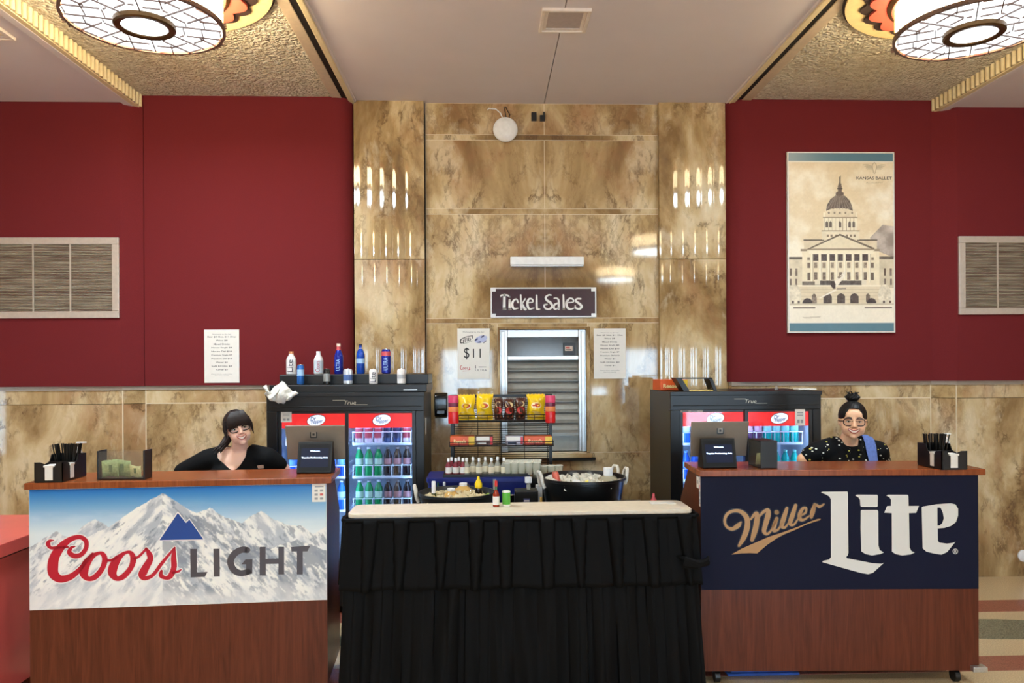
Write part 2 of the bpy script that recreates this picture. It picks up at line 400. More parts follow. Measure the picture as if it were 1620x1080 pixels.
# ---- red fabric panels, curving back where they meet the pilasters
def red_panel(name, px0, px1, curve, z0, z1):
    x0, x1 = ax(px0, YR, 400), ax(px1, YP, 400); n = 10; R = .13; pts = []
    if curve > 0:
        pts = [(x0, YR)]+[(x1-R+R*math.sin(t), YR+.12*(1-math.cos(t))) for t in np.linspace(0, math.pi/2, n)]+[(x1, YR+.2), (x0, YR+.2)]
    else:
        pts = [(x1, YR)]+[(x0+R-R*math.sin(t), YR+.12*(1-math.cos(t))) for t in np.linspace(0, math.pi/2, n)]+[(x0, YR+.2), (x1, YR+.2)]
    struct(MB().prism(pts, lambda x, y: (x, y, z0), lambda x, y: (x, y, z1)).obj(name, m_red, angle=30))
red_panel('wall_red_left', 228, 559, 1, zW, zS); red_panel('wall_red_right', 1154, 1474, -1, zW, zS)
xol, xil = ax(190, YO, 400), ax(227, YR, 400); xor_, xir = ax(1515, YO, 400), ax(1474, YR, 400)
def outer(name, xedge, xin, xfar, z0, z1, m, dy=0., k=0):
    mb = MB(); mb.slab = k
    pts = [(xfar, YO+dy), (xedge, YO+dy), (xin, YR+dy), (xin, YR+.25), (xfar, YR+.25)]
    mb.prism(pts, lambda x, y: (x, y, z0), lambda x, y: (x, y, z1)); struct(mb.obj(name, m, smooth=False))
outer('wall_outer_left', xol, xil, XW, zW, zO+.3, m_red); outer('wall_outer_right', xor_, xir, XE, zW, zO+.3, m_red)
# ---- marble wainscot below them, with a pale joint line and a grey ledge strip painted as the shadow under the fabric
zj = az(637, YR, 390)
D = .03
for side, xe, xi, xf, xp, k in (('left', xol, xil, XW, ax(560, YP, 650), 10.), ('right', xor_, xir, XE, ax(1153, YP, 650), 13.)):
    for z0, z1, kk in ((0, zj-.002, k), (zj+.002, zW-.035, k+.8)):
        outer('wall_wainscot_'+side+('_low' if z0 == 0 else '_high')+'_outer', xe, xi, xf, z0, z1, m_marble, D, kk)
        mb = MB(); mb.slab = kk+.4; mb.box(xi, xp, YR+D, YR+.22, z0, z1)
        struct(mb.obj('wall_wainscot_'+side+('_low' if z0 == 0 else '_high'), m_marble, bevel=.0015, smooth=False))
    outer('trim_ledge_shade_'+side+'_outer', xe, xi, xf, zW-.034, zW, m_ledge, D-.012)
    struct(MB().box(xi, xp, YR+D-.012, YR+.2, zW-.034, zW).obj('trim_ledge_shade_'+side, m_ledge, smooth=False))
    for a in (xe, xi):
        y = YO+D if a == xe else YR+D
        struct(MB().box(a-.004, a+.004, y-.003, y+.01, 0, zW-.036).obj('trim_joint_'+side, m_base, smooth=False))
    struct(MB().box(min(xi, xp), max(xi, xp), YR+D-.002, YR+.1, zj-.004, zj+.004).obj('trim_course_'+side, m_base, smooth=False))

# ---- ceilings
xs0, xs1, xs2, xs3 = ax(224, YR, 155), ax(547, YP, 155), ax(1164, YP, 157), ax(1474, YR, 160)
xc0, xc1 = ax(557, YP, 160), ax(1154, YP, 162)
struct(MB().box(xc0, XMID-.003, YB, YC+.3, zC, zC+.1).obj('ceiling_middle_left', m_grey, smooth=False))
struct(MB().box(XMID+.003, xc1, YB, YC+.3, zC, zC+.1).obj('ceiling_middle_right', m_grey, smooth=False))
struct(MB().box(xc0, xc1, YB, YC+.3, zC+.1, zC+.2).obj('ceiling_middle_backing', m_dark, smooth=False))
for side, x0, x1, xt in (('left', xs0, xs1, xc0), ('right', xs2, xs3, xc1)):
    struct(MB().box(min(x0, x1)-.03, max(x0, x1)+.05, YB, YR+.3, zS, zS+.1).obj('ceiling_stucco_'+side, m_stucco, smooth=False))
    s = 1 if side == 'left' else -1
    e = x1 if side == 'left' else x0
    # smooth margin, black strip painted in as the shadow gap, cream moulding
    struct(MB().box(e-s*.1, e-s*.02, YB, YR+.1, zS-.008, zS+.05).obj('trim_margin_'+side, mat('margin_plaster', (206, 186, 160), .6), bevel=.004, smooth=False))
    struct(MB().box(e-s*.02, e+s*.03, YB, YP, zS-.002, zS+.05).obj('trim_shadow_gap_'+side, m_dark, smooth=False))
    struct(MB().box(e+s*.03, xt+s*.02, YB, YP+.02, zC-.025, zS+.1).obj('trim_moulding_'+side, m_cream, bevel=.006, smooth=False))
    struct(MB().box(xt-s*.0, xt+s*.035, YB, YP+.02, zC-.014, zC+.05).obj('trim_lip_'+side, m_grey, bevel=.004, smooth=False))
for side, xf, xn in (('left', XW, xs0), ('right', XE, xs3)):
    s = 1 if side == 'left' else -1
    struct(MB().box(xf, xn-s*.045, YB, YO+.3, zO, zO+.1).obj('ceiling_outer_'+side, m_grey, smooth=False))
    mb = MB()                                            # fluted fascia between the two ceiling heights
    mb.box(xn-s*.05, xn-s*.012, YB, YR+.02, zO-.012, zS+.06)
    y = YR-.02
    while y > .8:
        mb.lathe([(.0165, zO-.006), (.0165, zS)], (xn-s*.006, y, 0), 10, sx=1.1); y -= .058
    struct(mb.obj('trim_fluted_fascia_'+side, m_cream, angle=50))
    struct(MB().box(xn-s*.012, xn-s*.0085, YB, YR+.01, zO-.004, zS+.02).obj('trim_groove_shade_'+side, mat('fascia_groove_shade', (128, 118, 98), .7), smooth=False))  # shade between the reeds put into the colour of this backing
    struct(MB().box(xn-s*.11, xn-s*.05, YB, YO+.1, zO-.014, zO+.02).obj('trim_bead_'+side, m_grey, bevel=.004, smooth=False))
# ---- the rest of the hall, seen only as reflections: side walls, entrance wall with glazed doors
m_plaster = mat('beige_plaster', (190, 160, 122), .6)
zt = 4.6
mb = MB()                                                # left side wall with an opening added for a blue reflection
mb.box(XW-.15, XW, YB, 4.08, 0, zt); mb.box(XW-.15, XW, 4.62, YR+.3, 0, zt); mb.box(XW-.15, XW, 4.08, 4.62, 1.66, zt); mb.box(XW-.15, XW, 4.08, 4.62, 0, .84)
struct(mb.obj('wall_left', m_plaster, smooth=False))
struct(MB().box(XE, XE+.15, YB, YR+.3, 0, zt).obj('wall_right', m_plaster, smooth=False))
mb = MB(); ops = [(-1.2, .2), (.8, 2.2), (2.75, 3.25), (3.6, 4.6), (4.8, 5.8)]; x = XW
for a, c in ops: mb.box(x, a, YB-.15, YB, 0, zt); mb.box(a, c, YB-.15, YB, 1.3 if 2 < a < 3 else 2.3, zt); x = c
mb.box(x, XE, YB-.15, YB, 0, zt); struct(mb.obj('wall_entrance', m_plaster, smooth=False))
m_pane = glassy('door_glass', (235, 242, 245), .03, .5)
def glazed(name, a, c, side):
    d = thing(name, None, None, kind='structure'); f = MB(); h = 1.3 if (side == 0 and 2 < a < 3) else (2.1 if side else 2.3)
    if side: B = lambda mb, u0, u1, z0, z1, t: mb.box(XW-.1-t, XW-.1+t, u0, u1, z0, z1)
    else: B = lambda mb, u0, u1, z0, z1, t: mb.box(u0, u1, YB-.08-t, YB-.08+t, z0, z1)
    B(f, a, a+.06, 0, h, .03); B(f, c-.06, c, 0, h, .03); B(f, a+.06, c-.06, h-.06, h, .03); B(f, a+.06, c-.06, 0, .3, .03)
    if not side:
        pl = bpy.data.lights.new('daylight_portal', 'AREA'); pl.shape = 'RECTANGLE'; pl.size = c-a; pl.size_y = h; pl.cycles.is_portal = True
        po = bpy.data.objects.new('daylight_portal', pl); COL.objects.link(po); po.location = ((a+c)/2, YB-.12, h/2); po.rotation_euler = (math.pi/2, 0, math.pi); po.parent = d
    f.obj('door_frame', m_silver, d, smooth=False); p = MB(); B(p, a+.06, c-.06, .3, h-.06, .004); p.obj('door_pane', m_pane, d, smooth=False)
for k, (a, c) in enumerate(ops): glazed('door_%d' % (k+1), a, c, 0)
wn = thing('window_added', None, None, kind='structure'); f = MB()  # made-up window, added to give the left wainscot its blue reflection
for y0, y1, z0, z1 in ((4.08, 4.13, .84, 1.66), (4.57, 4.62, .84, 1.66), (4.13, 4.57, .84, .89), (4.13, 4.57, 1.61, 1.66)): f.box(XW-.12, XW-.03, y0, y1, z0, z1)
f.obj('window_frame', m_silver, wn, smooth=False); MB().box(XW-.08, XW-.074, 4.13, 4.57, .89, 1.61).obj('window_pane', m_pane, wn, smooth=False)

# ---- ticket window: aluminium frame, dark pane above, louvred shutter
wd = thing('window_1', None, None, kind='structure')
Yw = YC+.05
fx0, fx1 = ax(803, Yw, 620), ax(915, Yw, 620); zt_, zb_ = az(534, Yw), az(714, Yw)
mb = MB()
for x0, x1, z0, z1 in ((wi0, fx0, zb_, wiz), (fx1, wi1, zb_, wiz), (fx0, fx1, zt_, wiz), (fx0, fx1, az(570, Yw), az(563, Yw))):
    mb.box(x0, x1, YC+.02, YC+.12, z0, z1)
mb.box(wi0+.012, fx0-.02, YC+.005, YC+.02, zb_, wiz-.015); mb.box(fx1+.02, wi1-.012, YC+.005, YC+.02, zb_, wiz-.015)
mb.obj('window_frame', m_silver, wd, bevel=.004, smooth=False)
MB().box(fx0, fx1, YC+.09, YC+.1, az(563, Yw), zt_).obj('window_pane', mat('dim_pane', (92, 90, 84), .12), wd, smooth=False)
mb = MB(); n = 8; zs = np.linspace(az(570, Yw), az(686, Yw), n)
for k in range(n-1):
    z0, z1 = zs[k+1], zs[k]; h = z0-z1
    mb.rings([[(x, YC+.10, z1), (x, YC+.086, z1+h*.35), (x, YC+.082, z1+h*.7), (x, YC+.062, z0+.004), (x, YC+.062, z0), (x, YC+.12, z0), (x, YC+.12, z1)] for x in (fx0, fx1)])
mb.box(fx0, fx1, YC+.05, YC+.12, az(690, Yw), az(686, Yw)); mb.box(fx0, fx1, YC+.085, YC+.12, zb_, az(690, Yw))
mb.obj('window_shutter', mat('shutter_metal', (150, 150, 144), .42, .5), wd, angle=25)
# ================================================================ CEILING LAMPS
m_brass = mat('aged_brass', (92, 66, 36), .4, .7)
m_lead = mat('lead_line', (110, 88, 80), .5)
m_lglass = mat('lamp_glass_bottom', (255, 246, 228), .5, emit=LAMP_BOTTOM, noise=0, erg=(236, 248, 255))
m_lside = mat('lamp_glass_side', (255, 226, 160), .5, emit=LAMP_SIDE, noise=0, erg=(255, 234, 188))
m_orn_r = mat('red_plaster', (196, 84, 66), .6); m_orn_d = mat('dark_plaster', (52, 36, 32), .6); m_orn_c = mat('cream_plaster', (232, 206, 150), .6)
m_lglass2 = mat('lamp_glass_bottom_dim', (255, 246, 228), .5, emit=LAMP_BOTTOM, noise=0, erg=(236, 248, 255))
m_lside2 = mat('lamp_glass_side_dim', (255, 226, 160), .5, emit=LAMP_SIDE*RIGHT_ROW, noise=0, erg=(255, 234, 188))
def ceiling_lamp(x, y, label, m_lglass=m_lglass, m_lside=m_lside, power=1.):
    R, H, zb = .43, .21, zS-.28
    t = thing('ceiling_lamp', label, 'ceiling lamp', (x, y, zb), 0, 'round art deco ceiling lamps')
    MB().lathe([(R-.012, .012), (R-.012, H)], n=64, cap=False).obj('side_glass', m_lside, t)
    MB().lathe([(.0005, .006), (R-.02, .006)], n=64, cap=False).obj('bottom_glass', m_lglass, t)
    mb = MB(); mb.lathe([(R-.014, -.004), (R+.004, -.004), (R+.004, .02), (R-.014, .02)], n=64, cap=False)
    mb.obj('rim', m_lead, t)
    # leaded pattern: radial bars, stepped fret lines
    mb = MB(); z0, z1 = -.002, .007
    def bar(xa, ya, xb_, yb_, w=.003):
        d = Vector((xb_-xa, yb_-ya, 0)); n = Vector((-d.y, d.x, 0)).normalized()*w
        q = [(xa+n.x, ya+n.y), (xb_+n.x, yb_+n.y), (xb_-n.x, yb_-n.y), (xa-n.x, ya-n.y)]
        mb.prism(q, lambda a, b: (a, b, z0), lambda a, b: (a, b, z1))
    for k in range(8):
        a = k*math.pi/4+.26; c, s = math.cos(a), math.sin(a); cl = lambda u, v: (u*c-v*s, u*s+v*c)
        bar(*cl(.16, 0), *cl(R-.02, 0))
        for j in (0, 2, 4):
            u = .2+.05*j; bar(*cl(u, .02), *cl(u, .02+.09+.02*j), .0026); bar(*cl(u+.02, -.02), *cl(u+.02, -.05-.03*j), .0026)
        for j in range(3): bar(*cl(.42-.0*j, -.11+.03*j), *cl(R-.006+.02, -.11+.03*j), .0026)
        bar(*cl(.21, .12), *cl(.4, .12)); bar(*cl(.3, -.1), *cl(.41, -.1))
    mb.obj('leading', m_lead, t, smooth=False)
    mb = MB()
    for k in range(48):
        a = 2*math.pi*k/48; mb.tube([(R*math.cos(a)-.009*math.cos(a), R*math.sin(a)-.009*math.sin(a), .01), (R*math.cos(a)-.009*math.cos(a), R*math.sin(a)-.009*math.sin(a), H)], .0016, 4)
    for z in (.06, .11, .16): mb.tube([((R-.01)*math.cos(a), (R-.01)*math.sin(a), z) for a in np.linspace(0, 2*math.pi, 48, endpoint=False)], .0016, 4, closed=True)
    mb.obj('side_leading', mat('pale_lead', (176, 150, 84), .5), t)
    MB().lathe([(.125, .0), (.165, .0), (.165, -.024), (.155, -.032), (.125, -.026)], n=48, cap=False).obj('centre_ring', m_brass, t)
    MB().lathe([(.0005, -.018), (.127, -.018)], n=48, cap=False).obj('centre_glass', m_lglass, t)
    ld = bpy.data.lights.new('bulb_glow', 'AREA'); ld.shape = 'DISK'; ld.size = 2*R-.06; ld.energy = LAMP_WATT*power; ld.color = lin((222, 243, 255))
    lo = bpy.data.objects.new('bulb_glow', ld); COL.objects.link(lo); lo.parent = t; lo.location = (0, 0, -.045)
    MB().lathe([(R+.006, H-.014), (R+.03, H), (R+.03, H+.012), (.0005, H+.012)], n=64, cap=False).obj('canopy', m_brass, t)
    # scalloped plaster medallion against the ceiling
    def scallop(r0, dr, n, ph): return [((r0+dr*abs(math.sin(n*a/2+ph)))*math.cos(a), (r0+dr*abs(math.sin(n*a/2+ph)))*math.sin(a)) for a in np.linspace(0, 2*math.pi, 144, endpoint=False)]
    for nm, r0, dr, n, zz0, m in (('medallion_edge', .715, .0, 12, .262, m_orn_d), ('medallion_rim', .70, .0, 12, .248, m_orn_c), ('medallion_band', .575, .04, 22, .236, m_orn_d), ('medallion_petals', .515, .055, 16, .22, m_orn_r)):
        MB().prism(scallop(r0, dr, n, .4), lambda a, b: (a, b, zz0), lambda a, b: (a, b, .278)).obj(nm, m, t, bevel=.006, angle=25)
    return t
lamp = ceiling_lamp(at(229, 50, 4.4).x, 4.4, 'round leaded glass ceiling lamp over the left counter')
Xr = at(1541, 60, 4.4).x
lamp2 = ceiling_lamp(Xr, 4.4, 'round leaded glass ceiling lamp over the right counter', m_lglass2, m_lside2, RIGHT_ROW); lamp2.rotation_euler.z = math.pi
for y, w in ((.25, 'middle of the hall'), (-3.9, 'entrance end of the hall')):
    dup(lamp, (lamp.location.x, y, zS-.28), 0, 'round ceiling lamp in left row at the '+w)
    dup(lamp2, (Xr, y, zS-.28), 0, 'round ceiling lamp in right row at the '+w)
# ================================================================ THINGS ON THE WALLS AND CEILING
m_ink = mat('black_ink', (30, 30, 32), .6, noise=0); m_gink = mat('grey_ink', (96, 96, 98), .6, noise=0)
m_paper = mat('white_paper', (226, 222, 214), .55, noise=.02)
m_wtext = mat('white_letter', (226, 222, 218), .5, noise=0)
# wall grilles
m_gmesh = bpy.data.materials.new('grille_mesh'); m_gmesh.use_nodes = True
nt = m_gmesh.node_tree; N = nt.nodes; L = nt.links; b = N['Principled BSDF']; tc = N.new('ShaderNodeTexCoord')
mp = N.new('ShaderNodeMapping'); mp.inputs['Scale'].default_value = (2, 1, 60); nz = N.new('ShaderNodeTexNoise'); nz.inputs['Scale'].default_value = 2.2; nz.inputs['Detail'].default_value = 5
rp = N.new('ShaderNodeValToRGB'); rp.color_ramp.elements[0].position = .36; rp.color_ramp.elements[1].position = .6
rp.color_ramp.elements[0].color = (*lin((132, 124, 108)), 1); rp.color_ramp.elements[1].color = (*lin((196, 186, 166)), 1)
L.new(tc.outputs['Object'], mp.inputs[0]); L.new(mp.outputs[0], nz.inputs['Vector']); L.new(nz.outputs['Fac'], rp.inputs[0]); L.new(rp.outputs[0], b.inputs['Base Color'])
b.inputs['Roughness'].default_value = .5; b.inputs['Metallic'].default_value = .2
m_gframe = mat('pale_metal', (196, 184, 172), .4, .35)
def grille(px0, px1, py0, py1, bars, label):
    a, c = at(px0, py0, YO), at(px1, py1, YO); w, h = c.x-a.x, a.z-c.z
    t = thing('wall_grille', label, 'air vent', ((a.x+c.x)/2, YO, c.z), 0, 'air return grilles on the red walls')
    x0, x1, f = -w/2, w/2, .055
    mb = MB(); mb.box(x0, x1, -.022, 0, 0, f); mb.box(x0, x1, -.022, 0, h-f, h); mb.box(x0, x0+f, -.022, 0, f, h-f); mb.box(x1-f, x1, -.022, 0, f, h-f)
    mb.obj('frame', m_gframe, t, bevel=.004, smooth=False)
    mb = MB(); z = f+.004
    while z < h-f: mb.rings([[(x, -.004, z), (x, -.011, z+.004), (x, -.011, z+.006), (x, -.004, z+.009)] for x in (x0+f, x1-f)]); z += .0125
    mb.obj('louvre_mesh', m_gmesh, t, smooth=False)
    for q in bars: MB().box(x0+w*q-.006, x0+w*q+.006, -.018, -.011, f, h-f).obj('mullion', m_gframe, t, smooth=False)
grille(-28, 190, 376, 503, (.375, .645), 'large metal air grille on the dark red wall at the left edge')
grille(1515, 1700, 374, 497, (.33, .66), 'metal air grille on the dark red wall at the right edge')

# ceiling access panel and the fitting on the outer ceiling
def ceiling_panel(x, y, w, d, z, name, label, cat, m):
    t = thing(name, label, cat, (x, y, z)); f = .022
    mb = MB()
    for k, (q, zz) in enumerate(((0, -.022), (f*1.05, -.012))):
        u, v, e = w/2-q, d/2-q, f
        mb.box(-u, u, -v, -v+e, zz, 0); mb.box(-u, u, v-e, v, zz, 0); mb.box(-u, -u+e, -v+e, v-e, zz, 0); mb.box(u-e, u, -v+e, v-e, zz, 0)
    mb.obj('frame', mat('warm_white_frame', (230, 216, 206), .45), t, bevel=.003, smooth=False)
    MB().box(-w/2+2*f, w/2-2*f, -d/2+2*f, d/2-2*f, -.006, 0).obj('panel', m, t, smooth=False)
P = on_level(893, 12, zC); Q = on_level(893, 48, zC); wv = abs(on_level(936, 12, zC).x-on_level(857, 12, zC).x)
ceiling_panel((P.x+Q.x)/2, (P.y+Q.y)/2, wv, abs(Q.y-P.y), zC, 'ceiling_vent', 'square white framed vent panel in the middle grey ceiling', 'vent', mat('vent_panel_grey', (186, 170, 164), .6))
P = on_level(26, 60, zO)
ceiling_panel(P.x-.36, P.y-.27, .72, .54, zO, 'recessed_light', 'cream framed fitting in the grey ceiling at top left corner', 'ceiling light', mat('pale_diffuser', (236, 222, 190), .5))

# round white wireless dome with loose cables, two black clips
p = at(799.5, 204.5, YC-.04)
t = thing('wireless_access_point', 'round white access point dome with loose cables high on the marble', 'access point', (p.x, YC, p.z))
R = 19.5*6.5/1200
def lathe_y(mb, prof, n=40):
    o = len(mb.v); mb.lathe(prof, n=n); mb.v[o:] = [(x, -z, y) for x, y, z in mb.v[o:]]; return mb
lathe_y(MB(), [(R*.8, 0), (R*.9, .02), (R, .03), (R*.985, .042), (R*.86, .056), (R*.5, .066), (.001, .068)]).obj('dome', m_white, t)
MB().tube([(-.15, -.02, .17), (-.14, -.03, .18), (-.08, -.03, .175), (-.04, -.03, .14), (-.02, -.03, .09)], .005, 6).obj('cable', m_white, t)
MB().tube([(.005, -.02, .2), (.02, -.03, .16), (.04, -.03, .13), (.025, -.03, .08)], .004, 6).obj('cable', m_black, t)
MB().tube([(-.01, -.02, .2), (.0, -.03, .15), (.012, -.03, .08)], .004, 6).obj('cable', m_black, t)
p0_, q0 = at(840.5, 192, YC), at(849, 178, YC)
tag(MB().box(-.022, .022, -.025, -.0015, 0, .072).obj('wall_clip', m_black, None, bevel=.003, smooth=False, loc=(at(844.5, 185, YC).x, YC, p0_.z)), 'black square clip high on marble, nearer the white dome', 'clip', 'two black clips on the marble')
mb = MB().box(-.022, .022, -.025, -.0015, 0, .05); mb.box(.004, .022, -.025, -.0015, .05, .078)
tag(mb.obj('wall_clip', m_black, None, bevel=.003, smooth=False, loc=(at(858, 185, YC).x, YC, p0_.z-.002)), 'black notched clip high on marble, further from white dome', 'clip', 'two black clips on the marble')

# slim white light bar above the sign
a, c = at(807, 407, YC), at(923, 422, YC); w = c.x-a.x
t = thing('light_bar', 'slim white bar fixed to marble above the ticket sign', 'light bar', ((a.x+c.x)/2, YC, c.z))
MB().box(-w/2, w/2, -.05, -.001, .012, a.z-c.z).obj('housing', m_white, t, bevel=.006, smooth=False)
MB().box(-w/2+.004, w/2-.004, -.042, -.001, 0, .012).obj('lens', mat('frosted_lens', (214, 218, 222), .3), t, smooth=False)

# TICKET SALES sign
a, c = at(776, 455, YC), at(943, 502, YC); w, h = c.x-a.x, a.z-c.z
t = thing('ticket_sign', 'dark maroon Ticket Sales sign in silver frame on marble', 'sign', ((a.x+c.x)/2, YC, c.z))
mb = MB().box(-w/2, w/2, -.02, -.001, 0, h); mb.obj('frame', mat('sign_frame_silver', (206, 200, 196), .3, .4), t, bevel=.002, smooth=False)
e, n = .012, .032
o = [(-w/2+e+n, e), (w/2-e-n, e), (w/2-e-n, e+.022), (w/2-e, e+.022), (w/2-e, h-e-.022), (w/2-e-n, h-e-.022), (w/2-e-n, h-e), (-w/2+e+n, h-e), (-w/2+e+n, h-e-.022), (-w/2+e, h-e-.022), (-w/2+e, e+.022), (-w/2+e+n, e+.022)]
MB().prism(o, lambda x, z: (x, -.021, z), lambda x, z: (x, -.026, z)).obj('face', mat('maroon_sign_face', (52, 14, 24), .2), t, smooth=False)
sx, sz = w/1480., h/410.
f = lambda x, y: ((x-820)*sx, -.0272, h/2-(y-260)*sz)
mb = MB()
for k, st in enumerate([
    [(220, 185, 12), (228, 165, 22), (270, 158, 22), (318, 163, 22), (332, 185, 12)], [(272, 160, 34), (268, 345, 40)], [(250, 355, 12), (295, 355, 12)],
    [(344, 182, 22), (345, 184, 22)], [(345, 225, 28), (343, 350, 32)], [(328, 356, 10), (368, 356, 10)],
    [(462, 258, 26), (440, 216, 20), (398, 236, 26), (380, 290, 34), (402, 343, 28), (462, 340, 14)],
    [(500, 160, 22), (508, 350, 32)], [(562, 212, 20), (516, 282, 16)], [(518, 272, 20), (556, 350, 34), (580, 352, 12)],
    [(592, 262, 14), (668, 254, 14), (658, 216, 22), (615, 214, 24), (592, 275, 34), (616, 345, 28), (684, 338, 14)],
    [(722, 165, 24), (722, 325, 32), (738, 352, 24), (768, 352, 12)],
    [(925, 162, 18), (890, 160, 20), (852, 188, 28), (862, 228, 30), (918, 268, 36), (938, 318, 32), (895, 352, 26), (842, 340, 24), (826, 298, 22), (866, 288, 22)],
    [(968, 205, 20), (1005, 205, 20), (1030, 238, 28), (1030, 350, 32)], [(1026, 268, 16), (978, 288, 28), (958, 324, 32), (985, 352, 24), (1028, 334, 14)],
    [(1096, 160, 22), (1102, 350, 32)], [(1086, 356, 10), (1118, 356, 10)],
    [(1138, 266, 14), (1236, 254, 14), (1224, 214, 22), (1180, 210, 24), (1142, 262, 34), (1150, 328, 32), (1190, 352, 26), (1242, 342, 14)],
    [(1338, 212, 24), (1290, 212, 24), (1268, 240, 28), (1320, 280, 32), (1352, 318, 34), (1320, 350, 26), (1268, 338, 24), (1262, 308, 20)]]):
    mb.stroke(st, f)
mb.obj('lettering', m_wtext, t, smooth=False, fixn=False)

# posters
def poster(px0, px1, py0, py1, Y, name, label, group=None, m=None):
    a, c = at(px0, py0, Y), at(px1, py1, Y); w, h = c.x-a.x, a.z-c.z
    t = thing(name, label, 'poster', ((a.x+c.x)/2, Y-.001, c.z), 0, group)
    MB().box(-w/2, w/2, -.006, 0, 0, h).obj('sheet', m or m_paper, t, smooth=False); return t, w, h
LIST = ['Beer $8 16oz. $11 25oz', 'Wine $8', 'Mixed Drinks', 'House Single $8', 'House Dbl $10', 'Premium Single $9', 'Premium Dbl $13', 'Water $3', 'Soft Drinks $3', 'Candy $3']
def price_list(t, w, h, tall):
    text('Welcome to the bar', 'heading', m_gink, t, (0, -.0065, h*.915), h*.02, w*.56)
    n = {k: .88 if k == 0 else (.36 if len(s) < 9 else (.5 if len(s) < 13 else .64)) for k, s in enumerate(LIST)}
    for k, s in enumerate(LIST): text(s, 'price_line', m_ink, t, (0, -.0065, h*(.865-.0675*k if not tall else .865-.069*k)), h*.032, w*n[k]*.92, bold=.012)
    for k in range(2): text('Please drink responsibly', 'footnote', m_gink, t, (0, -.0065, h*(.165-.035*k)), h*.014, w*(.6-.2*k))
t, w, h = poster(939, 990, 519.5, 598.5, YC, 'price_list', 'white price list taped to marble right of the ticket window', 'price lists of drinks'); price_list(t, w, h, 0)
t, w, h = poster(323.5, 379, 521.5, 605, YR, 'price_list', 'white price list sheet on the left red panel', 'price lists of drinks'); price_list(t, w, h, 1)
t, w, h = poster(723.5, 775, 519.5, 599.5, YC, 'price_poster', 'white eleven dollar beer poster left of the ticket window')
text('Welcome to the bar', 'heading', m_gink, t, (0, -.0065, h*.93), h*.022, w*.68)
text('$', 'price', m_ink, t, (-w*.215, -.0065, h*.505), h*.235, w*.17); text('11', 'price', m_ink, t, (w*.1, -.0065, h*.51), h*.175, w*.25)
f = lambda x, y: ((x-352)*w/604, -.0066, h-(y-62)*h/940)
mb = MB()
for st in ([(110, 330, 14), (118, 270, 16), (190, 225, 12), (260, 205, 10), (335, 200, 14), (335, 240, 14)], [(110, 270, 18), (112, 325, 20), (165, 320, 14), (165, 270, 20), (168, 335, 12)], [(195, 240, 14), (200, 315, 12)], [(230, 235, 12), (235, 300, 10)], [(265, 235, 14), (262, 290, 12), (300, 270, 10), (285, 235, 10)], [(165, 345, 6), (240, 325, 6), (330, 290, 6)]): mb.stroke(st, f)
mb.obj('logo', m_ink, t, smooth=False, fixn=False)
m_lil = mat('lilac_print', (176, 182, 214), .5, noise=0)
MB().poly([[(490+118*math.cos(a)-20*math.sin(a)*.3, 262+70*math.sin(a)-25*math.cos(a)) for a in np.linspace(0, 2*math.pi, 28, endpoint=False)]], lambda x, y: (f(x, y)[0], -.0064, f(x, y)[2])).obj('logo', m_lil, t, smooth=False)
mb = MB()
for st in ([(380, 285, 20), (420, 255, 30)], [(500, 225, 22), (540, 200, 26)], [(430, 320, 14), (480, 315, 26)], [(540, 330, 16), (590, 290, 14)]): mb.stroke(st, f)
mb.obj('logo', mat('navy_print', (52, 54, 96), .5, noise=0), t, smooth=False, fixn=False)
mb = MB()
for st in ([(130, 745, 10), (105, 765, 14), (110, 815, 14), (140, 820, 10)], [(155, 790, 12), (150, 815, 12), (175, 810, 10), (172, 785, 10), (155, 788, 8)], [(195, 790, 12), (192, 815, 12), (217, 810, 10), (212, 785, 10), (197, 788, 8)], [(240, 780, 10), (238, 820, 10)], [(270, 775, 8), (275, 800, 12), (262, 825, 12), (300, 810, 8)], [(150, 850, 10), (260, 845, 8)]): mb.stroke(st, f)
mb.obj('logo', mat('faded_red_print', (190, 92, 92), .5, noise=0), t, smooth=False, fixn=False)
mb = MB(); mb.stroke([(384, 750, 14), (388, 795, 14)], f); mb.stroke([(450, 775, 14), (585, 775, 10)], f); mb.obj('logo', m_gink, t, smooth=False, fixn=False)
text('ULTRA', 'logo', m_gink, t, (*f(490, 832)[:2], f(490, 832)[2]), h*.045, w*.36)

# large sepia poster of a domed statehouse
nx, ny = 286, 480
px, py = np.meshgrid(np.linspace(79, 651, nx), np.linspace(75, 1033, ny))
u, v = px/120, py/120
img = np.empty((ny, nx, 3)); T = lambda r, g_, b_: np.array([r, g_, b_], float)
cl = vnoise(u+3, v, 5, 6)
sky = np.clip((cl-.38)*3.2, 0, 1)[..., None]
img[:] = T(222, 202, 166)*(1-sky)+T(240, 230, 208)*sky
def shade(poly, c, tex=0., seed=1, sc=30):
    m = inside(px, py, poly); cc = np.array(c, float)[None, None]
    if tex: cc = cc+((vnoise(px/sc, py/sc, seed, 4)-.5)*2*tex)[..., None]
    img[m] = np.broadcast_to(cc, img.shape)[m]
R_ = lambda x0, y0, x1, y1: [(x0, y0), (x1, y0), (x1, y1), (x0, y1)]
grey = np.clip((vnoise(u*1.5, v*2, 9, 5)-.35)*2, 0, 1)
m = inside(px, py, [(520, 530), (590, 460), (660, 470), (660, 640), (560, 600)]); img[m] = (T(150, 136, 124)+60*grey[..., None]*np.ones(3))[m]
shade(R_(79, 636, 150, 800), (214, 200, 172), 16, 2); shade(R_(565, 632, 651, 800), (210, 196, 168), 16, 3)
shade(R_(79, 632, 150, 646), (104, 94, 84), 25, 4); shade(R_(565, 630, 651, 646), (112, 100, 88), 25, 4)
shade(R_(150, 592, 572, 800), (232, 218, 188), 8, 6); shade(R_(160, 540, 560, 594), (216, 200, 170), 14, 6)
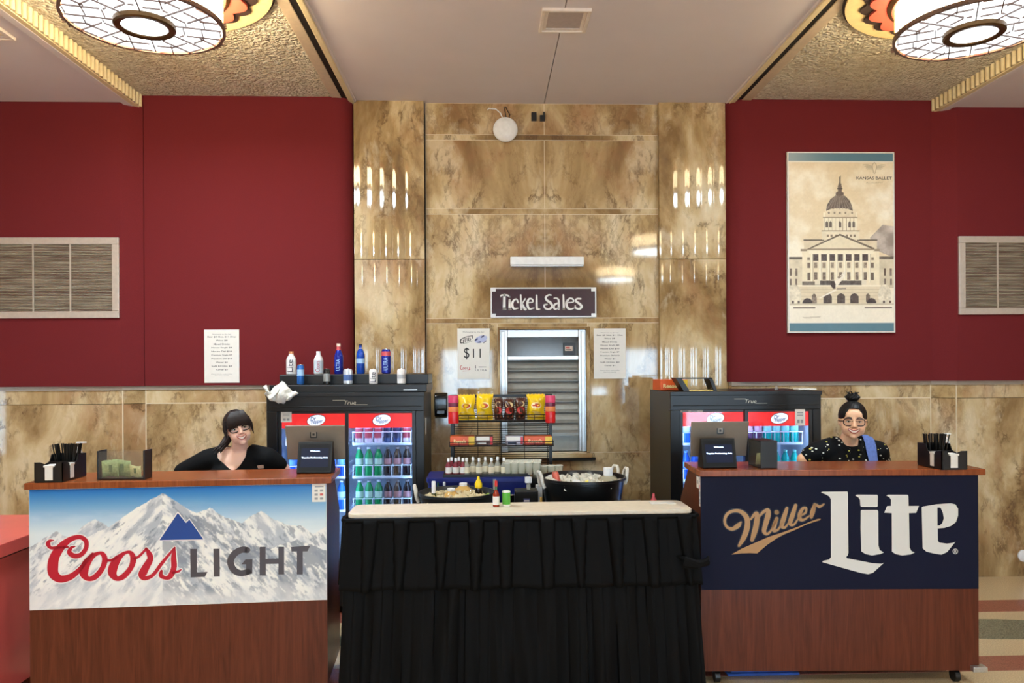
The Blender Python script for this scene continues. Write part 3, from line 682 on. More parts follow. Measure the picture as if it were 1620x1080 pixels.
shade(R_(158, 538, 270, 546), (96, 84, 72), 15, 6); shade(R_(452, 538, 562, 546), (96, 84, 72), 15, 6)
shade(R_(142, 590, 200, 602), (150, 134, 112)); shade(R_(520, 590, 574, 602), (150, 134, 112))
shade(R_(258, 490, 464, 540), (226, 212, 184), 12, 7); shade(R_(266, 395, 452, 500), (232, 220, 194), 10, 7)
shade(R_(276, 376, 446, 425), (220, 204, 174), 14, 7); shade(R_(264, 418, 454, 424), (150, 134, 110)); shade(R_(256, 490, 466, 496), (160, 142, 116))
for k in range(9): shade(R_(272+20*k, 425, 275+20*k, 490), (176, 158, 130))
for x in (286, 306, 357, 411, 432): shade([(x-7, 475), (x-7, 448), (x, 438), (x+7, 448), (x+7, 475)], (104, 92, 84), 14)
for x in (297, 328, 357, 388, 424): shade([(x+6*math.cos(a), 396+7*math.sin(a)) for a in np.linspace(0, 6.28, 10)], (150, 134, 114))
for x in (285, 305, 330, 390, 412, 432): shade(R_(x, 512, x+12, 526), (140, 124, 104))
shade([(282, 386), (286, 356), (306, 322), (335, 302), (360, 297), (388, 305), (412, 330), (424, 360), (428, 386), (400, 374), (357, 371), (312, 374)], (112, 98, 88), 30, 8, 14)
for k in range(-4, 5):
    x = 357+k*15; m = inside(px, py, [(x-1.5+k*2, 376), (357+k*6-1, 305), (357+k*6+1, 305), (x+1.5+k*2, 376)]); img[m] = T(150, 136, 122)
shade([(334, 300), (338, 284), (346, 280), (346, 258), (352, 236), (358, 226), (366, 240), (370, 258), (370, 282), (378, 286), (380, 300)], (104, 90, 80), 20, 8, 10)
shade([(354, 232), (355, 205), (362, 194), (362, 232)], (90, 78, 70)); shade([(342, 262), (374, 262), (374, 268), (342, 268)], (70, 60, 54))
shade([(178, 590), (357, 510), (545, 586), (545, 600), (178, 602)], (226, 212, 182), 6, 2); shade([(176, 590), (357, 508), (357, 518), (190, 592)], (110, 96, 82)); shade([(357, 508), (548, 586), (532, 590), (357, 518)], (110, 96, 82))
shade(R_(178, 588, 545, 594), (140, 122, 100)); shade(R_(186, 600, 540, 616), (238, 226, 200))
for k in range(7):
    x = 224+45*k; shade(R_(x-15, 618, x+15, 655), (84, 72, 70), 24, 3, 8)
    shade(R_(x-9, 662, x+9, 692), (150, 134, 116), 40, 5, 7); shade(R_(x-9, 714, x+9, 756), (126, 110, 98), 45, 6, 7)
for x in (186, 534): shade(R_(x-8, 665, x+8, 692), (120, 104, 92)); shade(R_(x-8, 716, x+8, 758), (110, 96, 86)); shade(R_(x-7, 634, x+7, 650), (140, 124, 104))
for x in (88, 118, 602, 634): shade(R_(x-6, 695, x+6, 735), (128, 112, 100), 30); shade(R_(x-5, 750, x+5, 785), (120, 106, 96), 30)
for k in range(8): shade(R_(198+45*k, 616, 207+45*k, 770), (240, 230, 206)); shade(R_(207+45*k, 616, 210+45*k, 770), (180, 164, 136))
shade(R_(245, 760, 475, 786), (92, 82, 76), 30, 4, 12); shade(R_(150, 764, 246, 788), (120, 108, 96), 26, 4, 12); shade(R_(474, 756, 500, 782), (226, 214, 190)); shade(R_(218, 754, 246, 782), (226, 214, 190))
shade(R_(120, 786, 580, 884), (222, 206, 176), 8, 5); shade(R_(120, 784, 580, 792), (240, 228, 204))
for y in (806, 824, 842, 860): shade(R_(120, y, 580, y+1.6), (196, 178, 148))
for x in (288, 361, 434): shade([(x-23, 882), (x-23, 846), (x-15, 833), (x, 828), (x+15, 833), (x+23, 846), (x+23, 882)], (88, 76, 72), 24, 3, 9)
for x in (214, 508): shade([(x-11, 876), (x-11, 838), (x, 828), (x+11, 838), (x+11, 876)], (120, 104, 92), 30, 3, 9)
for x in (108, 600): shade([(x+36*math.cos(a), 842+56*math.sin(a)*(1 if math.sin(a) > 0 else 1.1)) for a in np.linspace(0, 6.28, 22)], (222, 210, 186), 34, 9, 14)
for x in (98, 130, 596, 630): shade(R_(x-6, 868, x+6, 910), (108, 94, 88), 20)
for x, r in ((178, 28), (528, 26)): shade([(x+r*math.cos(a), 880+26*math.sin(a)) for a in np.linspace(0, 6.28, 18)], (72, 62, 62), 20, 3, 8)
for x in (214,): shade(R_(x-10, 850, x+14, 904), (150, 134, 120), 40, 6, 8)
shade(R_(79, 884, 651, 990), (240, 230, 210), 6, 3, 60); shade(R_(79, 882, 651, 892), (206, 192, 166), 14, 3)
shade([(150, 955), (250, 950), (246, 960), (160, 962)], (212, 200, 178)); shade(R_(100, 903, 220, 910), (120, 108, 98), 20); shade(R_(490, 903, 640, 910), (130, 116, 106), 20)
# leaping dancer in white in front of the steps
shade([(306, 768), (330, 758), (352, 738), (378, 712), (388, 706), (386, 728), (372, 752), (350, 778), (330, 800), (316, 800), (306, 786)], (236, 226, 208), 18, 3, 8)
shade([(304, 764), (324, 760), (332, 780), (330, 804), (318, 804), (306, 788)], (72, 60, 58)); shade([(240, 852), (330, 806), (338, 812), (246, 856)], (238, 228, 212)); shade([(340, 740), (372, 730), (350, 752)], (150, 134, 118))
shade([(338, 800), (390, 798), (390, 806), (340, 808)], (160, 146, 130))
vg = vnoise(px/9, py/9, 21, 2)-.5; img += vg[..., None]*9
shade(R_(79, 75, 651, 123), (84, 120, 136)); fade = np.clip((330-px)/260, 0, 1)[..., None]; m = (py < 123); img[m] = (img*(1-fade*.45)+T(208, 200, 186)*fade*.45)[m]
shade(R_(79, 988, 651, 1033), (92, 128, 142), 3); shade(R_(79, 118, 651, 124), (228, 220, 204)); shade(R_(79, 985, 651, 989), (232, 226, 212))
a, c = at(1243, 241.5, YR), at(1413.5, 526, YR); w, h = c.x-a.x, a.z-c.z
t = thing('statehouse_poster', 'large sepia poster of a domed statehouse on right red wall', 'poster', ((a.x+c.x)/2, YR, c.z))
MB().box(-w/2, w/2, -.03, -.001, 0, h).obj('board', mat('poster_edge', (224, 220, 212), .5), t, bevel=.002, smooth=False)
print_sheet('print', w-.022, h-.022, nx, ny, img, painted('printed_ink'), t, (0, -.0315, .011))
kx = w/572; f = lambda x, y: ((x-365)*kx, -.0325, (1033-y)*kx)
m_sep = mat('sepia_ink', (92, 82, 74), .5, noise=0); m_sepl = mat('pale_sepia_ink', (172, 156, 128), .5, noise=0)
text('KANSAS BALLET', 'lettering', m_sep, t, f(541, 221), 15*kx, 190*kx, bold=.02)
text('ACADEMY', 'lettering', m_sepl, t, f(543, 245), 7*kx, 92*kx)
mb = MB()
for s in (-1, 1):
    for q in range(4): mb.stroke([(543+s*12, 160+q*5, 3), (543+s*35, 152+q*7, 3), (543+s*(62-q*9), 152+q*8, 2)], f)
mb.stroke([(543, 138, 3), (532, 155, 3), (538, 190, 3), (543, 196, 3), (548, 190, 3), (554, 155, 3), (543, 138, 3)], f); mb.obj('emblem', m_sepl, t, smooth=False, fixn=False)

# small card reader notice inside the ticket window, dispenser by the rack
p = at(902, 561, YC)
t = thing('window_notice', 'small dark framed notice inside the ticket window pane', 'notice', (p.x, YC+.088, p.z))
MB().box(-.05, .05, -.012, -.002, 0, .105).obj('frame', m_black, t, bevel=.003, smooth=False)
MB().box(-.036, .03, -.0135, -.0125, .035, .078).obj('card', mat('card_tan', (206, 186, 170), .5), t, smooth=False)
MB().box(-.03, .006, -.0142, -.0136, .055, .07).obj('red_mark', mat('notice_red', (168, 60, 48), .5), t, smooth=False); MB().box(-.03, .02, -.0142, -.0136, .042, .049).obj('dark_mark', m_ink, t, smooth=False)
a, c = at(688, 621, YC), at(708, 661, YC); w, h = c.x-a.x, a.z-c.z
t = thing('towel_dispenser', 'black dispenser on marble wall beside the snack rack', 'dispenser', ((a.x+c.x)/2, YC, c.z))
MB().prism([(0, .0), (-.075, .02), (-.09, .08), (-.08, h-.02), (-.05, h), (0, h)], lambda y, z: (-w/2, y-.001, z), lambda y, z: (w/2, y-.001, z)).obj('housing', mat('gloss_black', (12, 12, 13), .12), t, bevel=.008, angle=40)
MB().box(-w/2+.02, w/2-.02, -.093, -.085, .04, .07).obj('lever', mat('smoke_grey', (70, 70, 72), .25), t, bevel=.003, smooth=False)
p = at(1617, 880, YO)
o = lathe_y(MB(), [(.05, .0315-.03), (.05, .012), (.03, .02), (.001, .022)], 24).obj('wall_fitting', m_white, None, loc=(p.x+.03, YO+.03, p.z)); tag(o, 'small round white fitting low on marble at right edge', 'wall fitting')
# ================================================================ COUNTERS, SKIRTED TABLE, RED CHEST
m_wood = wood('cherry_laminate', (74, 30, 13), (104, 49, 28), .36); m_woodtop = wood('cherry_laminate_lit_top', (118, 58, 28), (150, 80, 42), .25)  # top laminate lightened, the reflection on it put into the colour
m_woodside = wood('cherry_laminate_side', (70, 30, 17), (104, 50, 31), .34)
class Front:
    """a vertical front from A to B: turns a pixel into (along, height) on it"""
    def __init__(s, A, B):
        s.o = Vector((A.x, A.y, 0)); d = Vector((B.x-A.x, B.y-A.y, 0)); s.L = d.length; s.d = d.normalized(); s.n = Vector((s.d.y, -s.d.x, 0)); s.rz = math.atan2(s.d.y, s.d.x)
    def __call__(s, px, py):
        r = ray(px, py); k = (s.o-EYE).dot(s.n)/r.dot(s.n); p = EYE+r*k; return (p-s.o).dot(s.d), p.z
    def local(s, P): q = P-s.o; return Vector((q.dot(s.d), -q.dot(s.n), q.z))
def counter(fr, label, ztop, zp0, zp1, name='bar_counter'):
    t = thing(name, label, 'bar counter', fr.o, fr.rz, 'portable bar counters'); L_ = fr.L; zb = .085
    dt, db = .30, .52                              # depth of the sides at the top and below the slope
    side = [(.02, zb), (db, zb), (db, ztop-.26), (dt, ztop-.035), (.02, ztop-.035)]
    MB().box(0, L_, 0, .02, zb, ztop-.035).obj('front_board', m_wood, t, smooth=False)
    for x in (0, L_-.02): MB().prism(side, lambda y, z: (x, y, z), lambda y, z: (x+.02, y, z)).obj('side_board', m_woodside, t, smooth=False)
    MB().box(.02, L_-.02, .02, .48, zb, zb+.02).obj('bottom_shelf', m_woodside, t, smooth=False)
    MB().box(.02, L_-.02, .02, .42, .62, .64).obj('inner_shelf', m_woodside, t, smooth=False)
    MB().box(-.012, L_+.028, -.028, dt+.06, ztop-.034, ztop).obj('worktop', m_woodtop, t, bevel=.004, smooth=False)
    for x in (.1, L_-.1):
        for y in (.06, .43):
            c = MB().box(x-.03, x+.03, y-.03, y+.03, zb-.012, zb).obj('castor', m_black, t, smooth=False)
            MB().rings([[(x+q, y+.036*math.cos(a), .036+.036*math.sin(a)) for a in np.linspace(0, 2*math.pi, 18, endpoint=False)] for q in (-.014, .014)]).obj('wheel', m_black, c)
    return t
FL = Front(at(46.5, 870, 4.05), at(517.5, 860, 4.15)); FR = Front(at(1108.5, 850, 4.22), at(1547.5, 850, 4.16))
zl = [FL(47, 772)[1], FL(517, 766)[1], FL(47, 963)[1], FL(517, 950)[1]]; zr = [FR(1108, 752)[1], FR(1547, 752)[1], FR(1115, 932)[1], FR(1547, 931)[1]]
ZLT, ZLB, ZRT, ZRB = (zl[0]+zl[1])/2, (zl[2]+zl[3])/2, (zr[0]+zr[1])/2, (zr[2]+zr[3])/2
ZL, ZR = ZLT+.036, ZRT+.036
cl_ = counter(FL, 'wooden bar counter with snowy mountain beer panel on its front', ZL, ZLB, ZLT)
cr_ = counter(FR, 'wooden bar counter with navy blue beer panel on its front', ZR, ZRB, ZRT)
MB().box(FR.L-.05, FR.L+.03, -.035, .02, .085, .115).obj('foot_bracket', m_silver, cr_, bevel=.005, smooth=False)

# --- left panel: printed mountains
wP, hP = FL.L, ZLT-ZLB; nx, ny = 470, 192
U, V = np.meshgrid(np.linspace(107, 1213, nx), np.linspace(340+8, 790, ny))     # crop pixels of the photo
nU, nV = U/90, V/90
def ridge(pts, rough, seed):
    xs, ys = zip(*pts); return np.interp(U, xs, ys)+(vnoise(U/40, U*0+seed, seed, 5)-.5)*rough
img = np.empty((ny, nx, 3)); k = np.clip((V-345)/170, 0, 1)[..., None]
img[:] = T(14, 104, 184)*(1-k)**1.3+T(214, 226, 230)*(1-(1-k)**1.3)
wisp = np.clip((vnoise(nU*.5, nV*2.2, 4, 5)-.52)*3, 0, 1)[..., None]*np.clip((V-380)/120, 0, 1)[..., None]*.5
img = img*(1-wisp)+T(236, 238, 238)*wisp
ang = .8
def mountains(rg, seed, rock, haze, lean):
    global img
    m = V > rg; d = np.clip((V-rg)/220, 0, 1)
    a, b_ = U*math.cos(lean)+V*math.sin(lean), -U*math.sin(lean)+V*math.cos(lean)
    n1 = vnoise(a/20, b_/70, seed, 6, .62); n2 = vnoise(a/8, b_/26, seed+1, 5, .6); n3 = vnoise(U/70, V/70, seed+2, 4)
    big = vnoise(a/60, b_/150, seed+3, 3)
    shade_ = np.clip((n1-.5)*5+(big-.5)*3, -1, 1)
    rk = np.clip((n2-.54+(n3-.5)*.9+rock)*7, 0, 1)*np.clip(1-d*.25, 0, 1)
    c = T(232, 231, 228)+np.clip(shade_, -1, 0)[..., None]*T(58, 50, 38)+np.clip(shade_, 0, 1)[..., None]*T(8, 8, 4)
    c = c*(1-rk[..., None]*.62)+T(96, 106, 124)*rk[..., None]*.62
    c = c*(1-haze)+T(204, 212, 220)*haze; img[m] = c[m]
mountains(ridge([(107, 560), (160, 530), (205, 503), (250, 530), (300, 490), (345, 462), (400, 492), (470, 560), (1213, 640)], 16, 11), 31, .0, .35, .7)
mountains(ridge([(107, 900), (640, 520), (700, 460), (770, 428), (830, 470), (890, 488), (930, 462), (965, 447), (1010, 478), (1060, 500), (1120, 508), (1160, 540), (1213, 512)], 16, 12), 41, .03, .18, -.6)
rg = ridge([(107, 640), (240, 560), (330, 520), (400, 490), (470, 440), (540, 398), (592, 374), (640, 400), (690, 432), (740, 468), (800, 510), (900, 560), (1000, 590), (1100, 560), (1213, 600)], 14, 13)
mountains(np.where(U < 592, rg, 9999), 51, -.09, .06, .75); mountains(np.where(U >= 592, rg, 9999), 61, .13, .02, -.75)
lowm = np.clip((V-690)/60+(vnoise(nU*.8, nV*.8, 77, 4)-.5)*2.5, 0, 1)[..., None]
sn = (vnoise(nU*1.2+nV*.6, nV*.7, 78, 5)-.5)[..., None]; img = img*(1-lowm*.7)+(T(222, 222, 222)+sn*T(60, 50, 36))*lowm*.7
MB().box(.001, wP-.001, -.004, 0, ZLB, ZLT).obj('sign_panel', m_paper, cl_, smooth=False)
print_sheet('panel_print', wP-.006, hP-.004, nx, ny, img, painted('printed_panel', .28), cl_, (wP/2, -.0046, ZLB+.002))
def crop(fr, x0, y0, s, d):
    def f(x, y):
        a, z = fr(x0+x/s, y0+y/s); return (a, -d, z)
    return f
m_cred = mat('lettering_red', (182, 12, 44), .35, noise=0); m_cwhite = mat('lettering_white', (232, 228, 224), .35, noise=0); m_cgrey = mat('lettering_grey', (72, 68, 76), .35, noise=0); m_cblue = mat('emblem_blue', (22, 66, 142), .35, noise=0)
COORS = [[(372, 272, 10), (335, 285, 30), (315, 330, 48), (365, 366, 50), (430, 352, 46), (478, 290, 44), (478, 220, 46), (420, 180, 44), (330, 200, 52), (240, 270, 78), (172, 370, 96), (152, 465, 108), (162, 545, 100), (230, 592, 74), (330, 568, 62), (420, 495, 46), (490, 402, 32), (545, 345, 28)],
    [(160, 212, 10), (122, 218, 30), (106, 248, 46), (132, 285, 30), (200, 284, 30), (300, 278, 20)],
    [(690, 410, 24), (735, 404, 24), (790, 370, 28)], [(955, 395, 24), (1005, 365, 26), (1072, 296, 24)],
    [(1072, 288, 14), (1098, 340, 52), (1112, 395, 60), (1066, 480, 74), (1034, 552, 80), (1066, 584, 44), (1140, 550, 36), (1230, 432, 34), (1352, 284, 18)],
    [(1352, 284, 14), (1342, 380, 52), (1344, 480, 56), (1310, 562, 54), (1262, 582, 36), (1216, 556, 44), (1222, 512, 24)], [(1330, 532, 18), (1390, 516, 24), (1416, 498, 10)]]
LOOPS = [[(606, 338, 32), (540, 372, 52), (478, 450, 84), (458, 535, 88), (500, 590, 46), (570, 570, 56), (638, 490, 52), (664, 405, 56), (646, 350, 46)],
         [(886, 328, 30), (826, 360, 46), (762, 440, 84), (738, 530, 88), (782, 588, 48), (850, 564, 56), (920, 482, 52), (944, 400, 60), (926, 342, 46)]]
for grow, d, m, nm in ((10, .0052, m_cwhite, 'lettering_outline'), (0, .006, m_cred, 'lettering')):
    f = crop(FL, 60, 820, 6.231, d); mb = MB()
    for s_ in COORS: mb.stroke(s_, f, grow)
    for s_ in LOOPS: mb.stroke(s_, f, grow, closed=True)
    mb.obj(nm, m, cl_, smooth=False, fixn=False)
f = crop(FL, 280, 840, 6.75, .006); mb = MB()
for pl in ([(145, 185), (215, 185), (215, 435), (330, 430), (300, 485), (150, 490)], [(392, 185), (458, 183), (460, 480), (395, 482)],
           [(692, 350), (735, 298), (808, 296), (808, 448), (740, 468), (740, 350)],
           [(885, 165), (950, 163), (950, 292), (1085, 288), (1085, 163), (1147, 163), (1147, 458), (1085, 458), (1085, 345), (952, 347), (952, 470), (885, 468)],
           [(1220, 165), (1425, 152), (1395, 212), (1345, 213), (1345, 458), (1283, 458), (1283, 212), (1225, 215)]): mb.poly([pl], f)
mb.stroke([(752, 198, 66), (690, 196, 66), (615, 240, 70), (574, 320, 74), (608, 408, 70), (680, 444, 66), (762, 430, 64)], f)
mb.obj('lettering', m_cgrey, cl_, smooth=False, fixn=False)
for gx, d, m, nm in ((5, .0052, m_cwhite, 'emblem_outline'), (0, .006, m_cblue, 'emblem')):
    MB().poly([[(594-gx*1.4, 549+gx*.6), (662, 448-gx*1.3), (692, 485-gx), (705, 472-gx), (757+gx, 546+gx*.6)]], crop(FL, 0, 620, 2.348, d)).obj(nm, m, cl_, smooth=False)
def sticker(par, fr, x0, x1, y0, y1, d=.0075):
    a, z1 = fr(x0, y0); b_, z0 = fr(x1, y1); w, h = b_-a, z1-z0
    s_ = MB().box(a, b_, -d, -d+.0015, z0, z1).obj('sticker', m_paper, par, smooth=False)
    cells = MB(); r2 = MB()
    cells.box(a+w*.2, b_-w*.15, -d-.0006, -d, z0+h*.8, z0+h*.86)
    for i in range(2):
        for j in range(3): (r2 if (i, j) == (1, 1) else cells).box(a+w*(.18+.4*i), a+w*(.42+.4*i), -d-.0006, -d, z0+h*(.12+.22*j), z0+h*(.24+.22*j))
    cells.obj('print', mat('grey_print', (150, 150, 152), .5, noise=0), s_, smooth=False); r2.obj('print', mat('red_print', (206, 88, 78), .5, noise=0), s_, smooth=False)
sticker(cl_, FL, 494, 515.5, 764.5, 793)

# --- right panel: navy blue
m_navy = mat('navy_panel', (20, 23, 44), .6, noise=.04, nscale=4, spec=.12); m_gold = mat('lettering_bronze', (168, 124, 72), .35, noise=0); m_gold2 = mat('lettering_bronze_edge', (18, 18, 28), .4, noise=0); m_ltw = mat('lettering_pale', (216, 214, 208), .35, noise=0)
MB().box(.001, FR.L-.001, -.004, 0, ZRB, ZRT).obj('sign_panel', m_navy, cr_, smooth=False)
MILLER = [[(322, 505, 20), (288, 545, 56), (215, 588, 40), (150, 560, 30), (124, 490, 32), (150, 412, 36), (220, 370, 36), (310, 372, 44), (380, 430, 58), (402, 500, 62), (390, 600, 64), (350, 705, 58), (298, 792, 30)],
    [(440, 470, 20), (480, 420, 36), (512, 396, 44), (520, 450, 62), (504, 560, 66), (482, 640, 62), (458, 722, 42)],
    [(536, 450, 20), (590, 385, 34), (650, 358, 44), (652, 420, 62), (622, 530, 58), (604, 615, 48), (640, 648, 32), (690, 605, 24), (742, 500, 22)],
    [(758, 460, 42), (728, 550, 52), (722, 606, 42), (776, 592, 26), (830, 500, 20)], [(757, 384, 56), (759, 386, 56)],
    [(882, 336, 36), (846, 450, 56), (820, 548, 50), (862, 566, 26), (916, 490, 18)], [(988, 300, 40), (950, 420, 56), (922, 516, 50), (966, 534, 26), (1026, 452, 18)],
    [(1040, 428, 22), (1106, 392, 26), (1116, 338, 28), (1080, 336, 34), (1042, 402, 50), (1042, 464, 46), (1086, 476, 28), (1156, 428, 18)],
    [(1222, 290, 36), (1196, 380, 56), (1180, 444, 36)], [(1200, 352, 16), (1238, 296, 30), (1278, 316, 30), (1332, 286, 18)]]
SWOOSH = [(206, 898), (330, 828), (480, 762), (660, 684), (850, 622), (1030, 556), (1180, 492), (1260, 464), (1296, 464), (1284, 480), (1200, 506), (1110, 538), (970, 604), (860, 648), (760, 700), (640, 782), (520, 884), (430, 880), (330, 884)]
for grow, d, m, nm in ((12, .0046, m_gold2, 'lettering_outline'), (0, .0052, m_gold, 'lettering')):
    f = crop(FR, 1130, 760, 7.714, d); mb = MB()
    for s_ in MILLER: mb.stroke(s_, f, grow)
    if not grow: mb.poly([SWOOSH], f)
    mb.obj(nm, m, cr_, smooth=False, fixn=False)
f = crop(FR, 1290, 760, 6.75, .0056); mb = MB()
for lp in ([[(55, 125), (70, 118), (335, 116), (342, 130), (348, 770), (340, 795), (325, 810), (330, 825), (610, 880), (700, 885), (730, 872), (610, 980), (560, 995), (480, 982), (70, 868), (75, 855), (140, 840), (162, 815), (160, 200), (145, 168), (105, 145)]],
    [[(422, 158), (440, 148), (655, 150), (662, 165), (660, 270), (650, 280), (485, 278), (475, 265), (472, 205), (455, 178)]],
    [[(480, 320), (490, 310), (655, 310), (665, 325), (668, 690), (682, 738), (725, 765), (690, 780), (600, 796), (530, 780), (485, 752), (478, 500)]],
    [[(752, 158), (770, 149), (975, 150), (987, 160), (990, 268), (1100, 268), (1070, 342), (993, 345), (1000, 710), (1018, 748), (1055, 765), (1010, 785), (920, 796), (850, 780), (812, 755), (810, 345), (730, 340), (760, 270), (800, 268), (803, 205), (787, 178)]],
    [[(1130, 285), (1140, 275), (1290, 250), (1440, 240), (1490, 252), (1518, 300), (1518, 370), (1495, 440), (1440, 482), (1370, 503), (1300, 508), (1302, 640), (1320, 660), (1400, 670), (1460, 662), (1490, 650), (1400, 760), (1340, 787), (1260, 775), (1180, 755), (1140, 720), (1135, 500)],
     [(1297, 285), (1330, 285), (1355, 340), (1365, 400), (1350, 450), (1320, 478), (1298, 478)]]): mb.poly(lp, f)
mb.stroke([(1488+26*math.cos(a), 752+26*math.sin(a), 6) for a in np.linspace(0, 2*math.pi, 12, endpoint=False)], f, closed=True)
mb.stroke([(1480, 768, 7), (1480, 738, 7), (1496, 742, 7), (1490, 753, 7), (1482, 753, 7)], f); mb.stroke([(1488, 753, 7), (1498, 768, 7)], f)
mb.obj('lettering', m_ltw, cr_, smooth=False, fixn=False)
# stickers on the left end of the navy counter
sticker(cr_, FR, 1103.5, 1107.5, 754, 800, .001) if False else None
m_sr = mat('red_print', (206, 88, 78), .5, noise=0); m_sg = mat('grey_print', (150, 150, 152), .5, noise=0)
s_ = MB().box(-.0018, -.0003, .03, .085, ZRT-.075, ZRT-.01).obj('sticker', m_paper, cr_, smooth=False); MB().box(-.0024, -.0018, .045, .07, ZRT-.05, ZRT-.03).obj('print', m_sg, s_, smooth=False)
s_ = MB().box(-.0018, -.0003, .002, .022, ZRT-.17, ZRT-.002).obj('sticker', m_paper, cr_, smooth=False)
for k in range(4): MB().box(-.0024, -.0018, .006, .018, ZRT-.155+.04*k, ZRT-.13+.04*k).obj('print', m_sr if k == 2 else m_sg, s_, smooth=False)

# --- long narrow serving table with a white top and a black pleated skirt in two tiers
m_cloth = mat('black_pleated_cloth', (3, 3, 4), .7, noise=.15, nscale=30, spec=.14)
m_top = mat('white_laminate_top', (226, 212, 188), .35)
FT = Front(at(549, 815, 4.05), at(1097, 806, 4.07)); zT = (FT(549, 813)[1]+FT(1097, 806)[1])/2; LT = FT.L; DT = .29
t = thing('serving_table', 'long white topped serving table with black pleated skirt between counters', 'table', FT.o, FT.rz)
def rrect(x0, x1, y0, y1, r): return [(x+r*math.cos(a), y+r*math.sin(a)) for x, y, a0 in ((x1-r, y1-r, 0), (x0+r, y1-r, 90), (x0+r, y0+r, 180), (x1-r, y0+r, 270)) for a in np.radians(np.linspace(a0, a0+90, 6))]
MB().prism(rrect(0, LT, 0, DT, .045), lambda x, y: (x, y, zT-.022), lambda x, y: (x, y, zT)).obj('table_top', m_top, t, bevel=.004, angle=40)
for x in (.1, LT-.1):
    for y in (.05, DT-.05): MB().tube([(x, y, 0), (x, y, zT-.024)], .014, 8).obj('leg', m_silver, t)
def skirt(name, z0, z1, out0, out1, period, fw, rise, taper, ph, seed, wav=1.):
    rr = random.Random(seed); N = 420; Ltot = LT+2*DT*.9; zs = np.linspace(0, 1, 15); rows = []
    n_p = int(Ltot/period)+2; jit = [rr.uniform(-.02, .02) for _ in range(n_p)]; jr = [rr.uniform(.75, 1.25) for _ in range(n_p)]; jt = [rr.uniform(.6, 1.3) for _ in range(n_p)]
    for q in zs:
        z = z1+(z0-z1)*q; row = []; out = out0+(out1-out0)*q
        for k in range(N+1):
            s = Ltot*k/N; i = int((s+ph)/period); u = (s+ph)-i*period-period/2+jit[i]
            hw = fw/2*(1-taper*q*jt[i]); e = .006
            fl = max(0, min(1, (hw-abs(u))/e+.5))*(rise*(.55+.45*math.cos(min(1, abs(u)/max(hw, .01))*1.4)))*jr[i]
            wv = wav*(.005+.010*q)*math.sin(2*math.pi*(s/period*1.0+.21*i)+1.3*math.sin(3*q+i))+wav*.004*q*math.sin(37*s+5*q)
            o = out+fl+wv
            sl = s-DT*.9
            if sl < 0: x, y = -o*.8, -sl-o*.3*(1 if sl > -.05 else 0)
            elif sl > LT: x, y = LT+o*.8, (sl-LT)
            else:
                x = sl+(out*.8)*(2*sl/LT-1)*(1 if True else 0); y = -o
            row.append((x, y, z+.004*math.sin(21*s+q*3)*q))
        rows.append(row)
    mb = MB(); n = N+1; vs = [p for r in rows for p in r]
    fs = [(a*n+k, a*n+k+1, (a+1)*n+k+1, (a+1)*n+k) for a in range(len(rows)-1) for k in range(N)]
    mb.add(vs, fs); o = mb.obj(name, m_cloth, t, angle=40); md = o.modifiers.new('thickness', 'SOLIDIFY'); md.thickness = .003; md.offset = -1; return o
zv = FT(800, 926)[1]
skirt('skirt_lower', .012, zT-.05, .006, .065, .157, .06, .010, .2, .05, 3)
skirt('skirt_valance', zv, zT-.026, .020, .052, .1845, .080, .030, .5, .075, 8, .25)
MB().tube([(-.016, DT*.6, zT-.03), (-.02, .0, zT-.03), (-.0, -.024, zT-.03), (LT*.5, -.026, zT-.03), (LT, -.024, zT-.03), (LT+.02, 0, zT-.03), (LT+.016, DT*.6, zT-.03)], .012, 8).obj('skirt_band', m_cloth, t)
# knotted end of the valance at the right corner
mb = MB(); zk = FT(1100, 882)[1]
for k in range(6):
    q = k/5; mb.tube([(LT-.10+.01*k, -.04, zk+.02-.03*q), (LT-.07, -.085, zk+.015-.03*q), (LT-.01, -.088, zk-.01-.01*q), (LT+.055, -.062, zk-.012+.01*q), (LT+.07, -.03, zk+.0+.012*q)], [.006, .017, .021, .017, .007], 8)
mb.obj('skirt_knot', m_cloth, t)

# --- red chest at the left edge, lid slightly proud
m_rchest = mat('red_plastic_chest', (216, 92, 84), .3, noise=.05, nscale=6)
A_, B_ = at(3, 868, 4.0), at(45, 845, 4.35); zc = (at(3, 868, 4.02).z+at(45, 845, 4.35).z)/2
pb = on_level(20, 815, zc); x1 = min(A_.x, B_.x); 
t = thing('cooler_chest', 'red lidded chest cooler at left edge beside the mountain counter', 'chest', (x1-.42, 4.35, 0))
cy = pb.y-4.35
MB().prism(rrect(-.4, .4, -.62, cy, .05), lambda x, y: (x*.93, y, .04), lambda x, y: (x*.985, y-.0, zc-.085)).obj('body', m_rchest, t, bevel=.01, angle=40)
MB().prism(rrect(-.42, .42, -.64, cy+.02, .05), lambda x, y: (x, y, zc-.07), lambda x, y: (x, y, zc)).obj('lid', m_rchest, t, bevel=.012, angle=40)
MB().prism(rrect(-.39, .39, -.6, cy-.02, .05), lambda x, y: (x, y, zc-.087), lambda x, y: (x, y, zc-.068)).obj('gasket', m_black, t)
MB().box(.3, .425, .2, .26, zc-.012, zc+.004).obj('latch', m_black, t, bevel=.003, smooth=False)
for x in (-.3, .3):
    for y in (-.5, cy-.12): MB().box(x-.04, x+.04, y-.04, y+.04, 0, .045).obj('foot', m_black, t, smooth=False)

pg_ = on_level(1210, 1074, 0); t = thing('floor_tarp', 'folded blue tarp on floor under the navy panelled counter', 'tarp', (pg_.x, 4.44, 0))
m_tarp = mat('blue_tarp', (52, 92, 176), .6, noise=.2, nscale=20, bump=.3)
for k in range(3): MB().box(-.2+.02*k, .22-.03*k, -.1+.01*k, .1-.012*k, .001+.018*k, .018+.018*k).obj('fold', m_tarp, t, bevel=.006)
